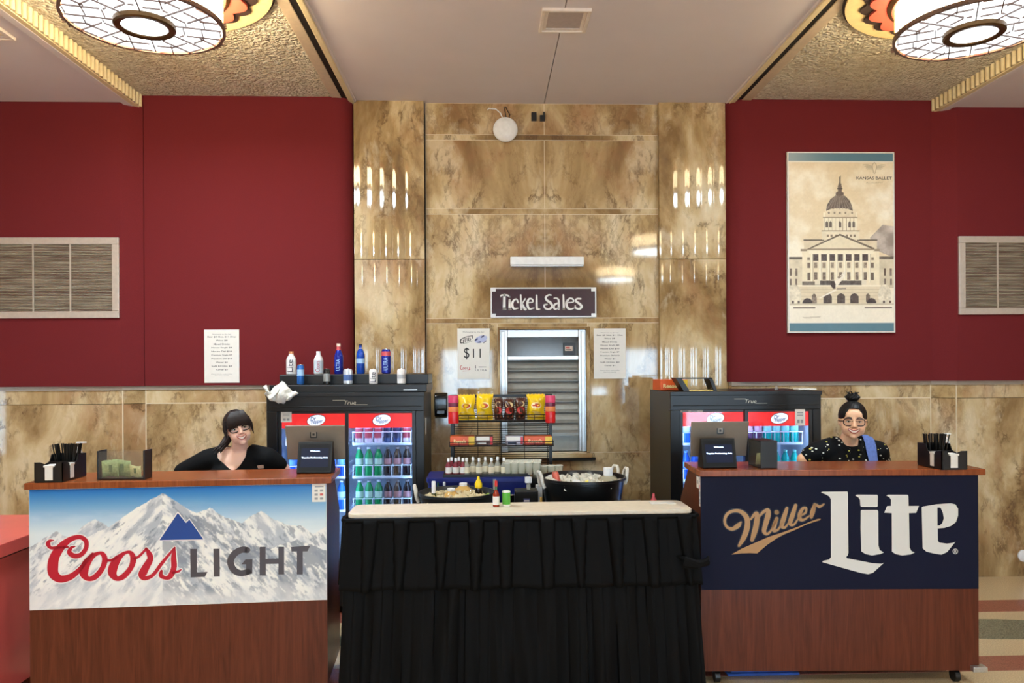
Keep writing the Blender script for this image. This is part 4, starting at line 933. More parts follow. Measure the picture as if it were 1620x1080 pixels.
# ================================================================ DRINKS FRIDGES
m_fblack = mat('fridge_black', (11, 12, 15), .34, noise=.05); m_fedge = mat('fridge_trim', (34, 35, 38), .3)
m_finner = mat('fridge_liner', (206, 212, 220), .45); m_wire = mat('white_wire', (232, 238, 244), .35, noise=0)
m_led = mat('led_strip', (230, 240, 255), .5, emit=14.0, noise=0, erg=(168, 206, 255))
m_fglass = glassy('fridge_glass', (236, 240, 246), .0, .55)
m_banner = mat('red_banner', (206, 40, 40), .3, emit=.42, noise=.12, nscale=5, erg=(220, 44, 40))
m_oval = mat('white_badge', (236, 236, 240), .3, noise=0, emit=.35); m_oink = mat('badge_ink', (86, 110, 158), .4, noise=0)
FW, FH, FD, YF = 1.19, 0, .70, 5.58
def fridge(xl, xr, ytop, label, tall):
    """front face between pixels xl and xr"""
    a, b_ = at(xl, 640, YF), at(xr, 640, YF); w = b_.x-a.x; H = az(ytop, YF, (xl+xr)/2); x0, x1 = -w/2, w/2
    t = thing('drinks_fridge', label, 'fridge', ((a.x+b_.x)/2, YF, 0), 0, 'glass door drinks fridges')
    zo = H-.135; zi = .22; fr = .075
    for nm, bx in (('side_panel', (x0, x0+.045, .05, FD, .06, H)), ('side_panel', (x1-.045, x1, .05, FD, .06, H))): MB().box(*bx).obj(nm, m_fblack, t, bevel=.004, smooth=False)
    MB().box(x0+.045, x1-.045, .05, FD, H-.09, H).obj('top_panel', m_fblack, t, bevel=.003, smooth=False)
    MB().box(x0+.045, x1-.045, .05, FD, .06, zi-.03).obj('base_panel', m_fblack, t, smooth=False)
    MB().box(x0+.045, x1-.045, FD-.05, FD, zi-.03, H-.09).obj('liner', m_finner, t, smooth=False)
    for q in (x0+.046, x1-.052): MB().box(q, q+.006, .1, FD-.05, zi-.03, H-.09).obj('liner', m_finner, t, smooth=False)
    hb = MB(); hb.box(x0, x1, 0, .06, zo, H); hb.box(x0-.004, x1+.004, -.012, .06, H-.028, H+.002); hb.box(x0+.02, x1-.02, -.006, .0, zo+.03, zo+.037)
    hb.obj('header', m_fblack, t, bevel=.004, smooth=False)
    MB().box(x0, x1, 0, .06, .06, zi).obj('kick_grille', m_fblack, t, bevel=.004, smooth=False)
    for q in ((x0, x0+fr), (x1-fr*.85, x1)): MB().box(q[0], q[1], 0, .06, zi, zo).obj('stile', m_fblack, t, bevel=.004, smooth=False)
    lg = text('True', 'logo', mat('badge_silver', (190, 180, 160), .3, .3), t, (.03*w, -.0065, zo+.063), .028, .085, shear=.25)
    MB().box(-.08*w, .0, -.0068, -.006, zo+.078, zo+.081).obj('logo', MATS['badge_silver'], t, smooth=False); MB().box(.06*w, .14*w, -.0068, -.006, zo+.046, zo+.049).obj('logo', MATS['badge_silver'], t, smooth=False)
    for x in (x0+.08, x1-.08):
        for y in (.1, FD-.1): MB().lathe([(.022, 0), (.022, .03), (.012, .06)], (x, y, 0), 12).obj('foot', m_black, t)
    xi0, xi1 = x0+fr, x1-fr*.85; xm = (xi0+xi1)/2
    doors = []
    for k, (d0, d1, yy) in enumerate(((xi0, xm+.012, .022), (xm-.012, xi1, .0))):
        d = MB(); e = .026
        d.box(d0, d0+e, yy+.005, yy+.022, zi, zo); d.box(d1-e, d1, yy+.005, yy+.022, zi, zo); d.box(d0+e, d1-e, yy+.005, yy+.022, zo-.018, zo); d.box(d0+e, d1-e, yy+.005, yy+.022, zi, zi+.03)
        d = d.obj('door', m_fedge, t, bevel=.002, smooth=False)
        gl = MB().box(d0+e, d1-e, yy+.011, yy+.014, zi+.03, zo-.018).obj('glass', m_fglass, d, smooth=False); gl.visible_shadow = True
        bz0, bz1 = zo-.125, zo-.018
        MB().box(d0+e, d1-e, yy+.0145, yy+.018, bz0, bz1).obj('banner', m_banner, d, smooth=False)
        bx, bz = d0+e+(d1-d0-2*e)*(.54 if k == 0 else .52), (bz0+bz1)/2+.004
        ell = lambda rx, rz, dy: [(bx+rx*math.cos(a)-.18*rz*math.sin(a)*0, yy+dy, bz+rz*math.sin(a)+.12*rx*math.cos(a)) for a in np.linspace(0, 2*math.pi, 36, endpoint=False)]
        MB().add(ell(.070, .044, .0143), [tuple(range(36))]).obj('badge', mat('badge_rim', (150, 24, 34), .3, noise=0), d, smooth=False)
        MB().add(ell(.065, .039, .0141), [tuple(range(36))]).obj('badge', m_oval, d, smooth=False)
        o = text('Dr', 'badge', m_oink, d, (bx-.022, yy+.0138, bz+.012), .032, .045, shear=.3, bold=.02); o.rotation_euler.y = -.14
        o = text('Pepper', 'badge', m_oink, d, (bx+.006, yy+.0138, bz-.012), .036, .088, shear=.3, bold=.02); o.rotation_euler.y = -.14
        MB().box(d0+e*.3, d0+e*.7, yy-.008, yy+.006, .75, 1.0).obj('handle', m_black, d, bevel=.002, smooth=False)
        doors.append((d0+e, d1-e))
    # light strips down the mullion and the sides
    for q, y_ in ((xi0+.010, .046), (xm+.0, .046), (xi1-.012, .024)): MB().box(q-.006, q+.006, y_, y_+.006, zi, zo-.04).obj('light_strip', m_led, t, smooth=False)
    MB().box(xi0, xi1, .05, .062, zo-.030, zo-.02).obj('light_strip', m_led, t, smooth=False)
    return t, doors, zo, w
def shelf(par, x0, x1, z, dividers, front=.105):
    mb = MB().box(x0, x1, front-.015, FD-.08, z-.012, z)
    o = mb.obj('shelf', m_wire, par, bevel=.002, smooth=False); r = MB(); zt_ = z+.085
    r.tube([(x0, front-.018, zt_), (x1, front-.018, zt_)], .0032, 6); r.tube([(x0, front-.018, z+.004), (x1, front-.018, z+.004)], .004, 6)
    for k in range(dividers+1):
        x = x0+.006+(x1-x0-.012)*k/dividers; r.tube([(x, front-.018, z), (x, front-.018, zt_)], .003, 6); r.tube([(x, front-.018, zt_), (x, front+.3, zt_)], .0025, 5)
    r.obj('shelf_rail', m_wire, o)
def drink(kind, label, loc, group, body, cap, band, h=.215, r=.0305, capcol=None):
    t = thing('soda_bottle' if kind != 'can' else 'soda_can', label, 'bottle' if kind != 'can' else 'can', loc, 0, group)
    if kind == 'bottle':
        pr = [(r*.88, 0), (r, .008), (r*.96, h*.2), (r, h*.34), (r*.94, h*.4), (r*.94, h*.62), (r, h*.66), (r*.9, h*.75), (r*.5, h*.88), (.0125, h*.93), (.0125, h*.945)]
        MB().lathe(pr, n=16).obj('body', body, t); MB().lathe([(.0145, h*.935), (.0145, h*.995), (.012, h)], n=12).obj('cap', cap, t)
        MB().lathe([(r*.965, h*.405), (r*.965, h*.615)], n=16, cap=False).obj('label_band', band, t)
    else:
        MB().lathe([(r*.75, 0), (r, .01), (r, h*.9), (r*.82, h*.985), (r*.8, h)], n=16).obj('body', body, t); MB().lathe([(r*.80, h*.985), (r*.80, h+.001), (r*.7, h-.002)], n=16).obj('rim', m_chrome, t)
        MB().lathe([(r*1.006, h*.25), (r*1.006, h*.75)], n=16, cap=False).obj('label_band', band, t)
    return t
def bottle_mat(name, rgb, e=0.): return mat(name, rgb, .12, noise=0, emit=e)
BM = {'green': bottle_mat('green_bottle', (18, 150, 82)), 'dark': bottle_mat('cola_bottle', (34, 20, 20)), 'blue': bottle_mat('blue_water_bottle', (54, 128, 226)), 'teal': bottle_mat('teal_bottle', (20, 176, 164)), 'pale': bottle_mat('pale_can', (206, 196, 206)), 'navy': bottle_mat('navy_can', (40, 66, 120)), 'deep': bottle_mat('deep_blue_bottle', (34, 92, 204)), 'violet': bottle_mat('violet_bottle', (96, 60, 90))}
CAPS = {'green': m_white, 'dark': mat('grey_cap', (150, 140, 140), .4), 'blue': m_white, 'teal': mat('teal_cap', (150, 226, 220), .4), 'deep': mat('blue_cap', (120, 170, 232), .4), 'violet': m_black, 'red': mat('red_cap', (190, 44, 44), .4)}
BAND = {'green': mat('pale_green_band', (190, 220, 196), .4), 'dark': mat('pinkish_band', (170, 120, 120), .4), 'blue': mat('ice_blue_band', (190, 220, 246), .4), 'teal': mat('aqua_band', (140, 228, 220), .4), 'pale': mat('crimson_band', (176, 72, 84), .4), 'navy': mat('navy_band', (28, 40, 74), .4), 'deep': mat('sky_band', (120, 176, 240), .4), 'violet': mat('mauve_band', (190, 160, 180), .4)}
DESC = {'green': 'green soda bottle with pale label', 'dark': 'dark cola bottle', 'blue': 'light blue water bottle', 'teal': 'teal soda bottle', 'pale': 'pale can with red band', 'navy': 'navy blue can', 'deep': 'deep blue drink bottle', 'violet': 'dark violet bottle'}
ORD = ['first', 'second', 'third', 'fourth', 'fifth', 'sixth', 'seventh', 'eighth', 'ninth', 'tenth', 'eleventh', 'twelfth']
protos = {}
def stock(fr, x0, x1, z, kinds, where, y=.15, h=.215, kind='bottle'):
    n = len(kinds); cnt = {}; tot = {k: kinds.count(k) for k in set(kinds)}
    for i, k in enumerate(kinds):
        if k is None: continue
        c = cnt.get(k, 0); cnt[k] = c+1
        o_ = (ORD[c]+' ' if tot[k] > 1 else '')
        lab = (o_+DESC[k]+' '+where).strip()
        x = x0+(x1-x0)*(i+.5)/n; loc = (fr.location.x+x, fr.location.y+y, z+.001); key = (k, kind, h)
        if key not in protos: protos[key] = drink(kind, lab, loc, 'drinks in the fridges', BM[k], CAPS.get(k, m_white), BAND[k], h)
        else: dup(protos[key], loc, 0, lab)
zsh = [az(y, YF+.1, 610) for y in (701, 753.5)]; zsh.append(2*zsh[1]-zsh[0])
F1, D1, zo1, w1 = fridge(421.5, 671, 621, 'black two door drinks fridge on the left with bottles on top', 0)
F2, D2, zo2, w2 = fridge(1060.5, 1299, 619, 'black two door drinks fridge on the right behind navy counter', 0)
for (a, b_), n in ((D1[0], 6), (D1[1], 6)):
    for z in zsh: shelf(F1, a+.012, b_-.012, z, n)
zsh2 = [az(y, YF+.1, 1180) for y in (701, 758)]; zsh2.append(2*zsh2[1]-zsh2[0])
for a, b_ in D2:
    for z in zsh2: shelf(F2, a+.012, b_-.012, z, 6)
E = 'from the mullion'
a, b_ = D1[1][0]+.018, D1[1][1]-.018
stock(F1, a, b_, zsh[0], ['pale']*3+['navy']*2+['pale'], 'on top shelf, right door of left fridge', h=.145, kind='can')
stock(F1, a, b_, zsh[1], ['green']*3+['dark']*3, 'on middle shelf, right door of left fridge')
stock(F1, a, b_, zsh[2], ['green']*3+['dark']*3, 'on lowest visible shelf, right door of left fridge')
a, b_ = D1[0][0]+.018, D1[0][1]-.018
for z, nm in zip(zsh, ('top', 'middle', 'lowest visible')): stock(F1, a, b_, z, ['blue' if nm != 'middle' else 'deep']*6, 'on %s shelf, left door of left fridge' % nm)
a, b_ = D2[1][0]+.018, D2[1][1]-.018
stock(F2, a, b_, zsh2[0], ['violet']*2+['teal']*4, 'on top shelf, right door of right fridge'); stock(F2, a, b_, zsh2[1], ['violet']*1+['deep']+['teal']*4, 'on middle shelf, right door of right fridge')
a, b_ = D2[0][0]+.018, D2[0][1]-.018
for z, nm in zip(zsh2, ('top', 'middle', 'lowest visible')): stock(F2, a, b_, z, ['blue' if nm == 'top' else 'deep']*6, 'on %s shelf, left door of right fridge' % nm)
# notices stuck inside the doors
def notice(par, fr_o, px0, px1, py0, py1, dy):
    a, c = at(px0, py0, YF), at(px1, py1, YF); o = MB().box(a.x-par.location.x, c.x-par.location.x, dy-.002, dy, c.z, a.z).obj('door_notice', m_paper, par, smooth=False)
    w, h, x, z = c.x-a.x, a.z-c.z, a.x-par.location.x, c.z; mb = MB()
    for k in range(2): mb.box(x+w*.2, x+w*.8, dy-.0026, dy-.002, z+h*(.72-.14*k), z+h*(.78-.14*k))
    for i in range(2): mb.box(x+w*(.2+.35*i), x+w*(.45+.35*i), dy-.0026, dy-.002, z+h*.15, z+h*.35)
    mb.obj('print', m_sg, o, smooth=False)
notice(F1, F1, 443, 460, 651, 668, .026); notice(F2, F2, 1258, 1274, 646, 673, .004); notice(F2, F2, 1072, 1113, 645, 652, .026)
# end label on the fridge side
MB().box(w1/2-.001+.0015, w1/2+.003, .1, .16, 1.3, 1.42).obj('rating_label', m_paper, F1, smooth=False)
# ================================================================ ON THE FRIDGES, RACK, BACK BAR
m_lab = m_paper
def upright(name, label, cat, px, ybase, ytop, wpx, Y, prof, mbody, parts=(), group=None, z=None, n=18):
    """a turned bottle or can standing at depth Y: prof in (radius share, height share); parts = (name, prof, material)"""
    b_ = at(px, ybase, Y); h = (ybase-ytop)*Y/FPX; r = wpx/2*Y/FPX
    t = thing(name, label, cat, (b_.x, Y, z if z is not None else b_.z), 0, group)
    MB().lathe([(max(r*a, .0006), h*b) for a, b in prof], n=n).obj('body', mbody, t)
    for nm, pr, m in parts: MB().lathe([(max(r*a, .0006), h*b) for a, b in pr], n=n, cap=nm not in ('label_band', 'neck_band', 'print')).obj(nm, m, t)
    return t, r, h
# two-step black riser
Yl, Yu = 5.66, 5.85
H1 = az(621, YF, 546); zl_ = az(608.5, 5.60, 550); zu_ = az(592, 5.78, 550)
x0, x1 = ax(426, 5.6), ax(675, 5.6)
t = thing('display_riser', 'black two step riser along the top of the left fridge', 'riser', ((x0+x1)/2, 5.60, H1+.002))
w = x1-x0
MB().box(-w/2, w/2, 0, .62, 0, zl_-H1-.002).obj('lower_step', m_fblack, t, bevel=.004, smooth=False)
MB().box(-w/2+.03, w/2, .16, .6, zl_-H1-.001, zu_-H1-.002).obj('upper_step', m_fblack, t, bevel=.004, smooth=False)
MB().box(w/2-.17, w/2-.07, -.002, .001, .012, .02).obj('name_strip', m_silver, t, smooth=False)
BOT = [(.86, 0), (1, .03), (1, .62), (.8, .76), (.36, .88), (.34, .985), (.28, 1)]; ALU = [(.9, 0), (1, .03), (1, .6), (.85, .72), (.5, .84), (.46, .9)]; CAN = [(.76, 0), (1, .06), (1, .88), (.8, .97), (.78, 1.)]
m_swhite = mat('satin_white', (222, 218, 216), .3); m_sblue = mat('royal_blue_metal', (28, 44, 148), .22, .3); m_cob = mat('cobalt_glass', (20, 70, 170), .08); m_red = m_red
m_pinkr = mat('pinkish_red', (206, 84, 92), .35); m_copper = mat('copper_cap', (206, 140, 96), .3, .4); m_nv = mat('dark_navy', (22, 26, 60), .3); m_ice = mat('ice_print', (160, 196, 232), .4)
def vtext(t, s, r, h, z0, m, w, hh):
    o = text(s, 'print', m, t, (0, -r-.0012, z0*h), w, hh*h); o.rotation_euler = (0, -math.pi/2, 0); return o
GB = 'beer bottles and cans on the riser'
t, r, h = upright('aluminium_bottle', 'white aluminium bottle with dark upright lettering and copper cap', 'bottle', 461, 591, 555, 15.5, Yu, ALU, m_swhite, [('cap', [(.48, .9), (.48, 1)], m_copper)], GB, zu_+.002)
vtext(t, 'Lite', r, h, .38, m_nv, r*1.1, .52)
t, r, h = upright('aluminium_bottle', 'white and crimson aluminium bottle, second along upper riser step', 'bottle', 504, 591, 555, 14.5, Yu, ALU, m_swhite, [('cap', [(.48, .9), (.48, 1)], m_white)], GB, zu_+.002)
MB().lathe([(r*1.01, h*.05), (r*1.01, h*.6)], n=18, cap=False).obj('label_band', mat('silver_print', (196, 206, 214), .4), t); vtext(t, 'Coors', r*1.02, h, .34, mat('crimson_ink', (176, 36, 60), .4, noise=0), r*.9, .48)
t, r, h = upright('aluminium_bottle', 'tall blue beer bottle with red neck and pale cap', 'bottle', 536, 591, 543, 14, Yu, [(.9, 0), (1, .03), (1, .55), (.9, .64), (.5, .78)], m_sblue, [('neck_band', [(.5, .78), (.42, .9)], m_pinkr), ('cap', [(.46, .9), (.46, 1)], mat('pale_cap', (236, 206, 186), .35))], GB, zu_+.002)
vtext(t, 'ULTRA', r, h, .3, m_ice, r*.8, .36)
t, r, h = upright('glass_bottle', 'cobalt blue glass beer bottle with white label on riser', 'bottle', 570.5, 591, 544.5, 13, Yu, BOT, m_cob, [('label_band', [(1.02, .36), (1.02, .52)], m_ice), ('neck_band', [(.5, .82), (.4, .88)], m_paper), ('cap', [(.4, .96), (.42, 1.01)], m_nv)], GB, zu_+.002)
t, r, h = upright('tall_can', 'tall navy beer can with pink top, rightmost on upper riser step', 'can', 611, 591, 552, 15, Yu, CAN, m_sblue, [('label_band', [(1.01, .72), (1.01, .9)], m_pinkr), ('rim', [(.8, .985), (.8, 1.003), (.7, .995)], m_chrome)], GB, zu_+.002)
vtext(t, 'ULTRA', r, h, .4, m_ice, r*.9, .5)
t, r, h = upright('slim_can', 'slim blue can at the left of the lower riser step', 'can', 475.5, 606.5, 575, 11, Yl, CAN, mat('sky_blue_can', (48, 110, 190), .25, .3), [('label_band', [(1.01, .45), (1.01, .75)], m_ice), ('rim', [(.8, .985), (.8, 1.003), (.7, .995)], m_chrome)], GB, zl_+.002)
t, r, h = upright('small_can', 'small black and silver can on lower riser step', 'can', 517, 606.5, 582, 11, Yl, CAN, mat('black_can', (26, 26, 28), .25, .4), [('label_band', [(1.01, .2), (1.01, .7)], mat('silver_print2', (150, 150, 146), .35, .3)), ('rim', [(.8, .985), (.8, 1.003), (.7, .995)], m_chrome)], GB, zl_+.002)
t, r, h = upright('beer_can', 'silver can with blue mountain band in middle of lower step', 'can', 550.5, 606.5, 582, 14.5, Yl, CAN, mat('silver_can', (206, 212, 222), .28, .4), [('label_band', [(1.01, .25), (1.01, .62)], mat('steel_blue_print', (74, 104, 160), .4)), ('rim', [(.8, .985), (.8, 1.003), (.7, .995)], m_chrome)], GB, zl_+.002)
t, r, h = upright('beer_can', 'white can with dark upright lettering on lower riser step', 'can', 591, 606.5, 582.5, 13.5, Yl, CAN, m_swhite, [('rim', [(.8, .985), (.8, 1.003), (.7, .995)], m_chrome)], GB, zl_+.002)
vtext(t, 'Lite', r, h, .47, m_nv, r*1.2, .66)
t, r, h = upright('beer_can', 'plain white can with grey band, rightmost on lower step', 'can', 635, 606.5, 582, 13.5, Yl, CAN, m_swhite, [('label_band', [(1.01, .35), (1.01, .62)], mat('soft_grey_print', (186, 184, 186), .4)), ('rim', [(.8, .985), (.8, 1.003), (.7, .995)], m_chrome)], GB, zl_+.002)
# crumpled white cloth over the corner of the riser
pc = at(446, 622, 5.57)
n = 26; uu = np.linspace(-1, 1, n); rows = []
for v_ in np.linspace(0, 1, 18):
    row = []
    for u_ in uu:
        top = .075*(max(0, 1-abs(u_-.05)*1.6))+.055*max(0, 1-abs(u_+.95)*3)+.01
        bot = -.070*max(0, 1-abs(u_)**2.2)-.0; wid = .118
        z = top+(bot-top)*v_; row.append((u_*wid*(1-.1*v_)+.01*math.sin(9*v_+4*u_), -.035-.03*math.sin(math.pi*v_)*(1-u_*u_)+.010*math.sin(11*u_+5*v_), z+.004*math.sin(14*u_+8*v_)))
    rows.append(row)
mb = MB(); mb.add([p for r_ in rows for p in r_], [(a*n+k, a*n+k+1, (a+1)*n+k+1, (a+1)*n+k) for a in range(17) for k in range(n-1)])
o = mb.obj('bar_cloth', mat('white_towelling', (222, 218, 208), .9, bump=.5, nscale=120), None, angle=80, loc=(pc.x, 5.575, pc.z)); md = o.modifiers.new('thickness', 'SOLIDIFY'); md.thickness = .006; md.offset = 1
tag(o, 'crumpled white bar cloth draped over left corner of the fridge riser', 'cloth')
# on the right fridge: candy carton, smoked tray, small things
H2 = az(619, YF, 1180)+.003
a, c = at(1040, 596, 5.75), at(1085, 618, 5.75)
t = thing('candy_carton', 'orange candy carton on left end of the right fridge', 'carton', ((a.x+c.x)/2+.03, 5.93, H2), .12)
w = c.x-a.x; hb_ = .085
MB().box(-w/2, w/2, -.09, .09, 0, hb_).obj('box', mat('orange_carton', (226, 92, 34), .35), t, bevel=.003, smooth=False)
MB().box(w/2-.045, w/2+.001, -.0915, -.089, .006, hb_-.004).obj('yellow_panel', mat('yellow_carton', (238, 196, 50), .35), t, smooth=False)
text("Reese's", 'lettering', mat('cream_ink', (250, 222, 150), .4, noise=0), t, (-.02, -.0915, hb_*.42), hb_*.4, w*.62, bold=.03)
a, c = at(1070, 602, 5.62), at(1136, 622, 5.62)
t = thing('display_tray', 'angled black and clear display tray on the right fridge', 'tray', ((a.x+c.x)/2, 5.64, H2))
m_smoke = glassy('smoked_acrylic', (150, 120, 60), .25, .6)
w = c.x-a.x
MB().prism([(-w*.5, .1), (-w*.36, .1), (-w*.16, 0), (-w*.3, 0)], lambda x, z: (x, 0, z), lambda x, z: (x, .15, z)).obj('end_panel', m_black, t, smooth=False)
MB().prism([(w*.3, .1), (w*.38, .1), (w*.5, 0), (w*.42, 0)], lambda x, z: (x, 0, z), lambda x, z: (x, .15, z)).obj('end_panel', m_black, t, smooth=False)
MB().box(-w*.36, w*.38, .0, .15, .092, .1).obj('rail', m_black, t, smooth=False); MB().box(-w*.26, w*.44, .01, .14, .002, .01).obj('floor_panel', mat('brass_sheet', (176, 140, 66), .25, .6), t, smooth=False)
p_ = at(1228, 615, 5.75)
t, r, h = upright('small_bottle', 'tiny clear bottle on top of the right fridge', 'bottle', 1228, 619, 612, 6, 5.75, [(.9, 0), (1, .5), (.5, .8), (.5, 1)], glassy('clear_plastic', (236, 240, 240), .16, .7), (), None, H2)
o = MB().box(-.07, .07, -.05, .05, 0, .012).obj('folded_cloth', m_paper, None, bevel=.004, smooth=False, loc=(at(1275, 618, 5.7).x, 5.72, H2)); tag(o, 'flat white folded cloth on right end of the right fridge', 'cloth')

# ---- back bar table under black cloth
zB = .80; Yb0, Yb1 = 4.62, 6.0
x0, x1 = ax(672, Yb0)+.03, ax(1012, Yb0)
t = thing('back_bar_table', 'black draped back bar table holding tubs and snack rack', 'table', ((x0+x1)/2, (Yb0+Yb1)/2, 0)); w, d = x1-x0, Yb1-Yb0
MB().box(-w/2, w/2, -d/2, d/2, zB-.03, zB-.004).obj('table_top', m_black, t, bevel=.004, smooth=False)
pts = rrect(-w/2-.012, w/2+.012, -d/2-.012, d/2+.012, .03); MB().prism(pts, lambda x, y: (x, y, .02), lambda x, y: (x, y, zB-.001)).obj('table_cloth', m_cloth, t, bevel=.006)
zB += .001
# ---- plastic tubs with ice
m_tub = mat('tub_black', (15, 16, 17), .28); m_tubg = mat('tub_charcoal', (34, 40, 42), .35); m_rope = mat('white_rope', (214, 208, 196), .8, bump=.4, nscale=200)
def ice_mat(name, rgb):
    if name in MATS: return MATS[name]
    m = mat(name, rgb, .12, noise=.12, nscale=40); return m
def tub(px, pyrim, wpx, Y, label, m, icergb, handles, rim=.018):
    c = at(px, pyrim, Y); R = wpx/2*Y/FPX; h = c.z-zB; t = thing('ice_tub', label, 'tub', (c.x, Y, zB), 0, 'plastic tubs of ice')
    MB().lathe([(R*.8, 0), (R*.82, .004), (R*.95, h-.035), (R*.95, h-.02), (R, h-.016), (R*1.0, h), (R*.965, h), (R*.92, h-.03), (R*.78, .012), (.001, .012)], n=48).obj('shell', m, t, angle=45)
    for a in handles:
        q = [(R*.99*math.cos(a+s)+.028*math.cos(a)*k, R*.99*math.sin(a+s)+.028*math.sin(a)*k, h-.03+dz) for s, k, dz in ((-.13, 0, -.03), (-.13, .5, .0), (-.11, .7, .045), (-.05, .9, .07), (.05, .9, .07), (.11, .7, .045), (.13, .5, .0), (.13, 0, -.03))]
        MB().tube(q, .011, 8).obj('rope_handle', m_rope, t)
    mb = MB(); rr = random.Random(int(px))
    for k in range(230):
        a, q = rr.uniform(0, 6.28), R*.88*math.sqrt(rr.random()); s = rr.uniform(.010, .018)
        Rm = Matrix.Rotation(rr.uniform(0, 3), 3, 'X') @ Matrix.Rotation(rr.uniform(0, 3), 3, 'Z'); z = h-.045+rr.uniform(-.012, .012)+.018*(1-q/R)
        vs = [Rm @ Vector((x*s, y*s, zz*s)) + Vector((q*math.cos(a), q*math.sin(a), z)) for x in (-1, 1) for y in (-1, 1) for zz in (-1, 1)]
        mb.add(vs, [(0, 1, 3, 2), (4, 6, 7, 5), (0, 4, 5, 1), (2, 3, 7, 6), (0, 2, 6, 4), (1, 5, 7, 3)])
    mb.lathe([(R*.88, h-.055), (.001, h-.052)], n=32, cap=False)
    o = mb.obj('ice', ice_mat('ice_'+m.name, icergb), t, smooth=False); o['kind'] = 'stuff'
    return t, c, R, h
tA, cA, RA, hA = tub(722.5, 777, 121, 4.80, 'round charcoal ice tub with bottles behind the serving table', m_tubg, (206, 190, 150), (math.pi+.05,))
tB, cB, RB, hB = tub(922, 752.5, 136, 4.93, 'large black ice tub with white rope handles', m_tub, (206, 204, 190), (math.pi+.25, .18, .62))
m_jug = glassy('clear_jug', (232, 226, 206), .28, .7); m_amber = mat('amber_drink', (196, 158, 92), .12); m_wineg = mat('olive_glass', (52, 60, 26), .08); m_lime = mat('lime_green', (126, 172, 42), .3); m_yel = mat('bright_yellow', (240, 206, 20), .35)
JUG = [(.95, 0), (1, .05), (1, .45), (.9, .62), (.42, .82), (.36, .84)]
zi = zB+hA-.07
upright('wine_bottle', 'olive bottle with white foil top in the charcoal tub', 'bottle', 686, 786, 752, 8.5, 4.80, [(1, 0), (1, .3), (.95, .38), (.75, .45), (.7, .5)], m_wineg, [('foil', [(.76, .42), (.72, .98), (.66, 1)], m_white)], None, zi)
upright('drink_jug', 'amber drink jug with white cap, nearer in charcoal tub', 'bottle', 714, 790, 765.5, 26, 4.76, JUG, m_amber, [('cap', [(.46, .82), (.48, .99), (.44, 1)], m_white)], None, zi)
upright('drink_jug', 'amber drink jug with white cap, further back in charcoal tub', 'bottle', 733, 783, 757.5, 30, 4.92, JUG, m_amber, [('cap', [(.4, .82), (.42, .99), (.38, 1)], m_white)], None, zi)
upright('liquor_bottle', 'dark bottle with yellow pour cover in the charcoal tub', 'bottle', 757, 788, 749, 12, 4.84, [(1, 0), (1, .38), (.6, .55), (.5, .58)], mat('black_glass', (12, 12, 12), .08), [('yellow_cover', [(.5, .5), (.95, .56), (1, .7), (.6, .84), (.35, .9), (.3, 1)], m_yel)], None, zi)
for k, (px, py, Y) in enumerate(((766, 775, 4.84), (771, 780, 4.80), (775, 774, 4.90), (768, 783, 4.76))):
    p_ = at(px, py, Y); o = MB().ell((0, 0, 0), (.024, .022, .021), 16, 10).obj('lime', m_lime, None, loc=(p_.x, Y, zi+.024+.006*(k % 2))); tag(o, '%s green lime from the left on ice in the charcoal tub' % ORD[(0, 2, 3, 1)[k]], 'lime', 'limes in the charcoal tub')
zi = zB+hB-.07
t, r, h = upright('drink_can', 'pink can tilted on the ice in the black tub', 'can', 884, 762, 738, 11, 4.88, CAN, mat('salmon_can', (216, 108, 90), .3, .2), [('rim', [(.8, .985), (.8, 1.003), (.7, .995)], m_chrome)], None, zi+.012); t.rotation_euler = (0, -.28, 0)
upright('water_jug', 'clear water jug with white cap in the black tub', 'bottle', 962, 768, 737, 34, 4.90, [(.95, 0), (1, .06), (.98, .38), (.7, .55), (.36, .62)], m_jug, [('cap', [(.42, .58), (.44, .98), (.4, 1)], m_white)], None, zi)
for k, (px, w_, m) in enumerate(((912, 12, m_white), (932, 15, mat('pale_lemon', (232, 222, 110), .4)))):
    p_ = at(px, 757, 4.82); o = MB().box(-w_*.002, w_*.002, -.02, .02, 0, .03).obj('garnish_cup', m, None, bevel=.006, loc=(p_.x, 4.82, zi+.028)); tag(o, ('small white' if k == 0 else 'small lemon yellow')+' cup on the ice in the black tub', 'cup')

# ---- blue cooler with a black tray of little bottles and plastic cups
m_bluec = mat('navy_cooler', (16, 30, 110), .35); a, c = at(676, 754, 5.16), at(838, 794, 5.16); zt_ = az(756, 5.16, 750); w = c.x-a.x
t = thing('blue_cooler', 'long navy blue cooler carrying a tray of little bottles', 'cooler', ((a.x+c.x)/2, 5.34, zB))
MB().prism(rrect(-w/2, w/2, -.17, .17, .03), lambda x, y: (x*.97, y*.96, 0), lambda x, y: (x, y, zt_-zB-.03)).obj('body', m_bluec, t, bevel=.006, angle=40)
MB().prism(rrect(-w/2-.008, w/2+.008, -.178, .178, .03), lambda x, y: (x, y, zt_-zB-.03), lambda x, y: (x, y, zt_-zB)).obj('lid', m_bluec, t, bevel=.008, angle=40)
MB().box(.0+w*.14, .022+w*.14, -.19, -.166, -.0+.05, zt_-zB-.01).obj('latch', mat('latch_grey', (150, 146, 140), .4), t, smooth=False)
xa_, xb_ = ax(700, 5.2), ax(834, 5.2)
t = thing('bar_tray', 'shallow black tray on the navy cooler under the bottles', 'tray', ((xa_+xb_)/2, 5.35, zt_+.001)); w2 = xb_-xa_
mb = MB().box(-w2/2, w2/2, -.15, .15, 0, .006); mb.box(-w2/2, w2/2, -.15, -.144, .006, .02); mb.box(-w2/2, w2/2, .144, .15, .006, .02); mb.box(-w2/2, -w2/2+.006, -.144, .144, .006, .02); mb.box(w2/2-.006, w2/2, -.144, .144, .006, .02)
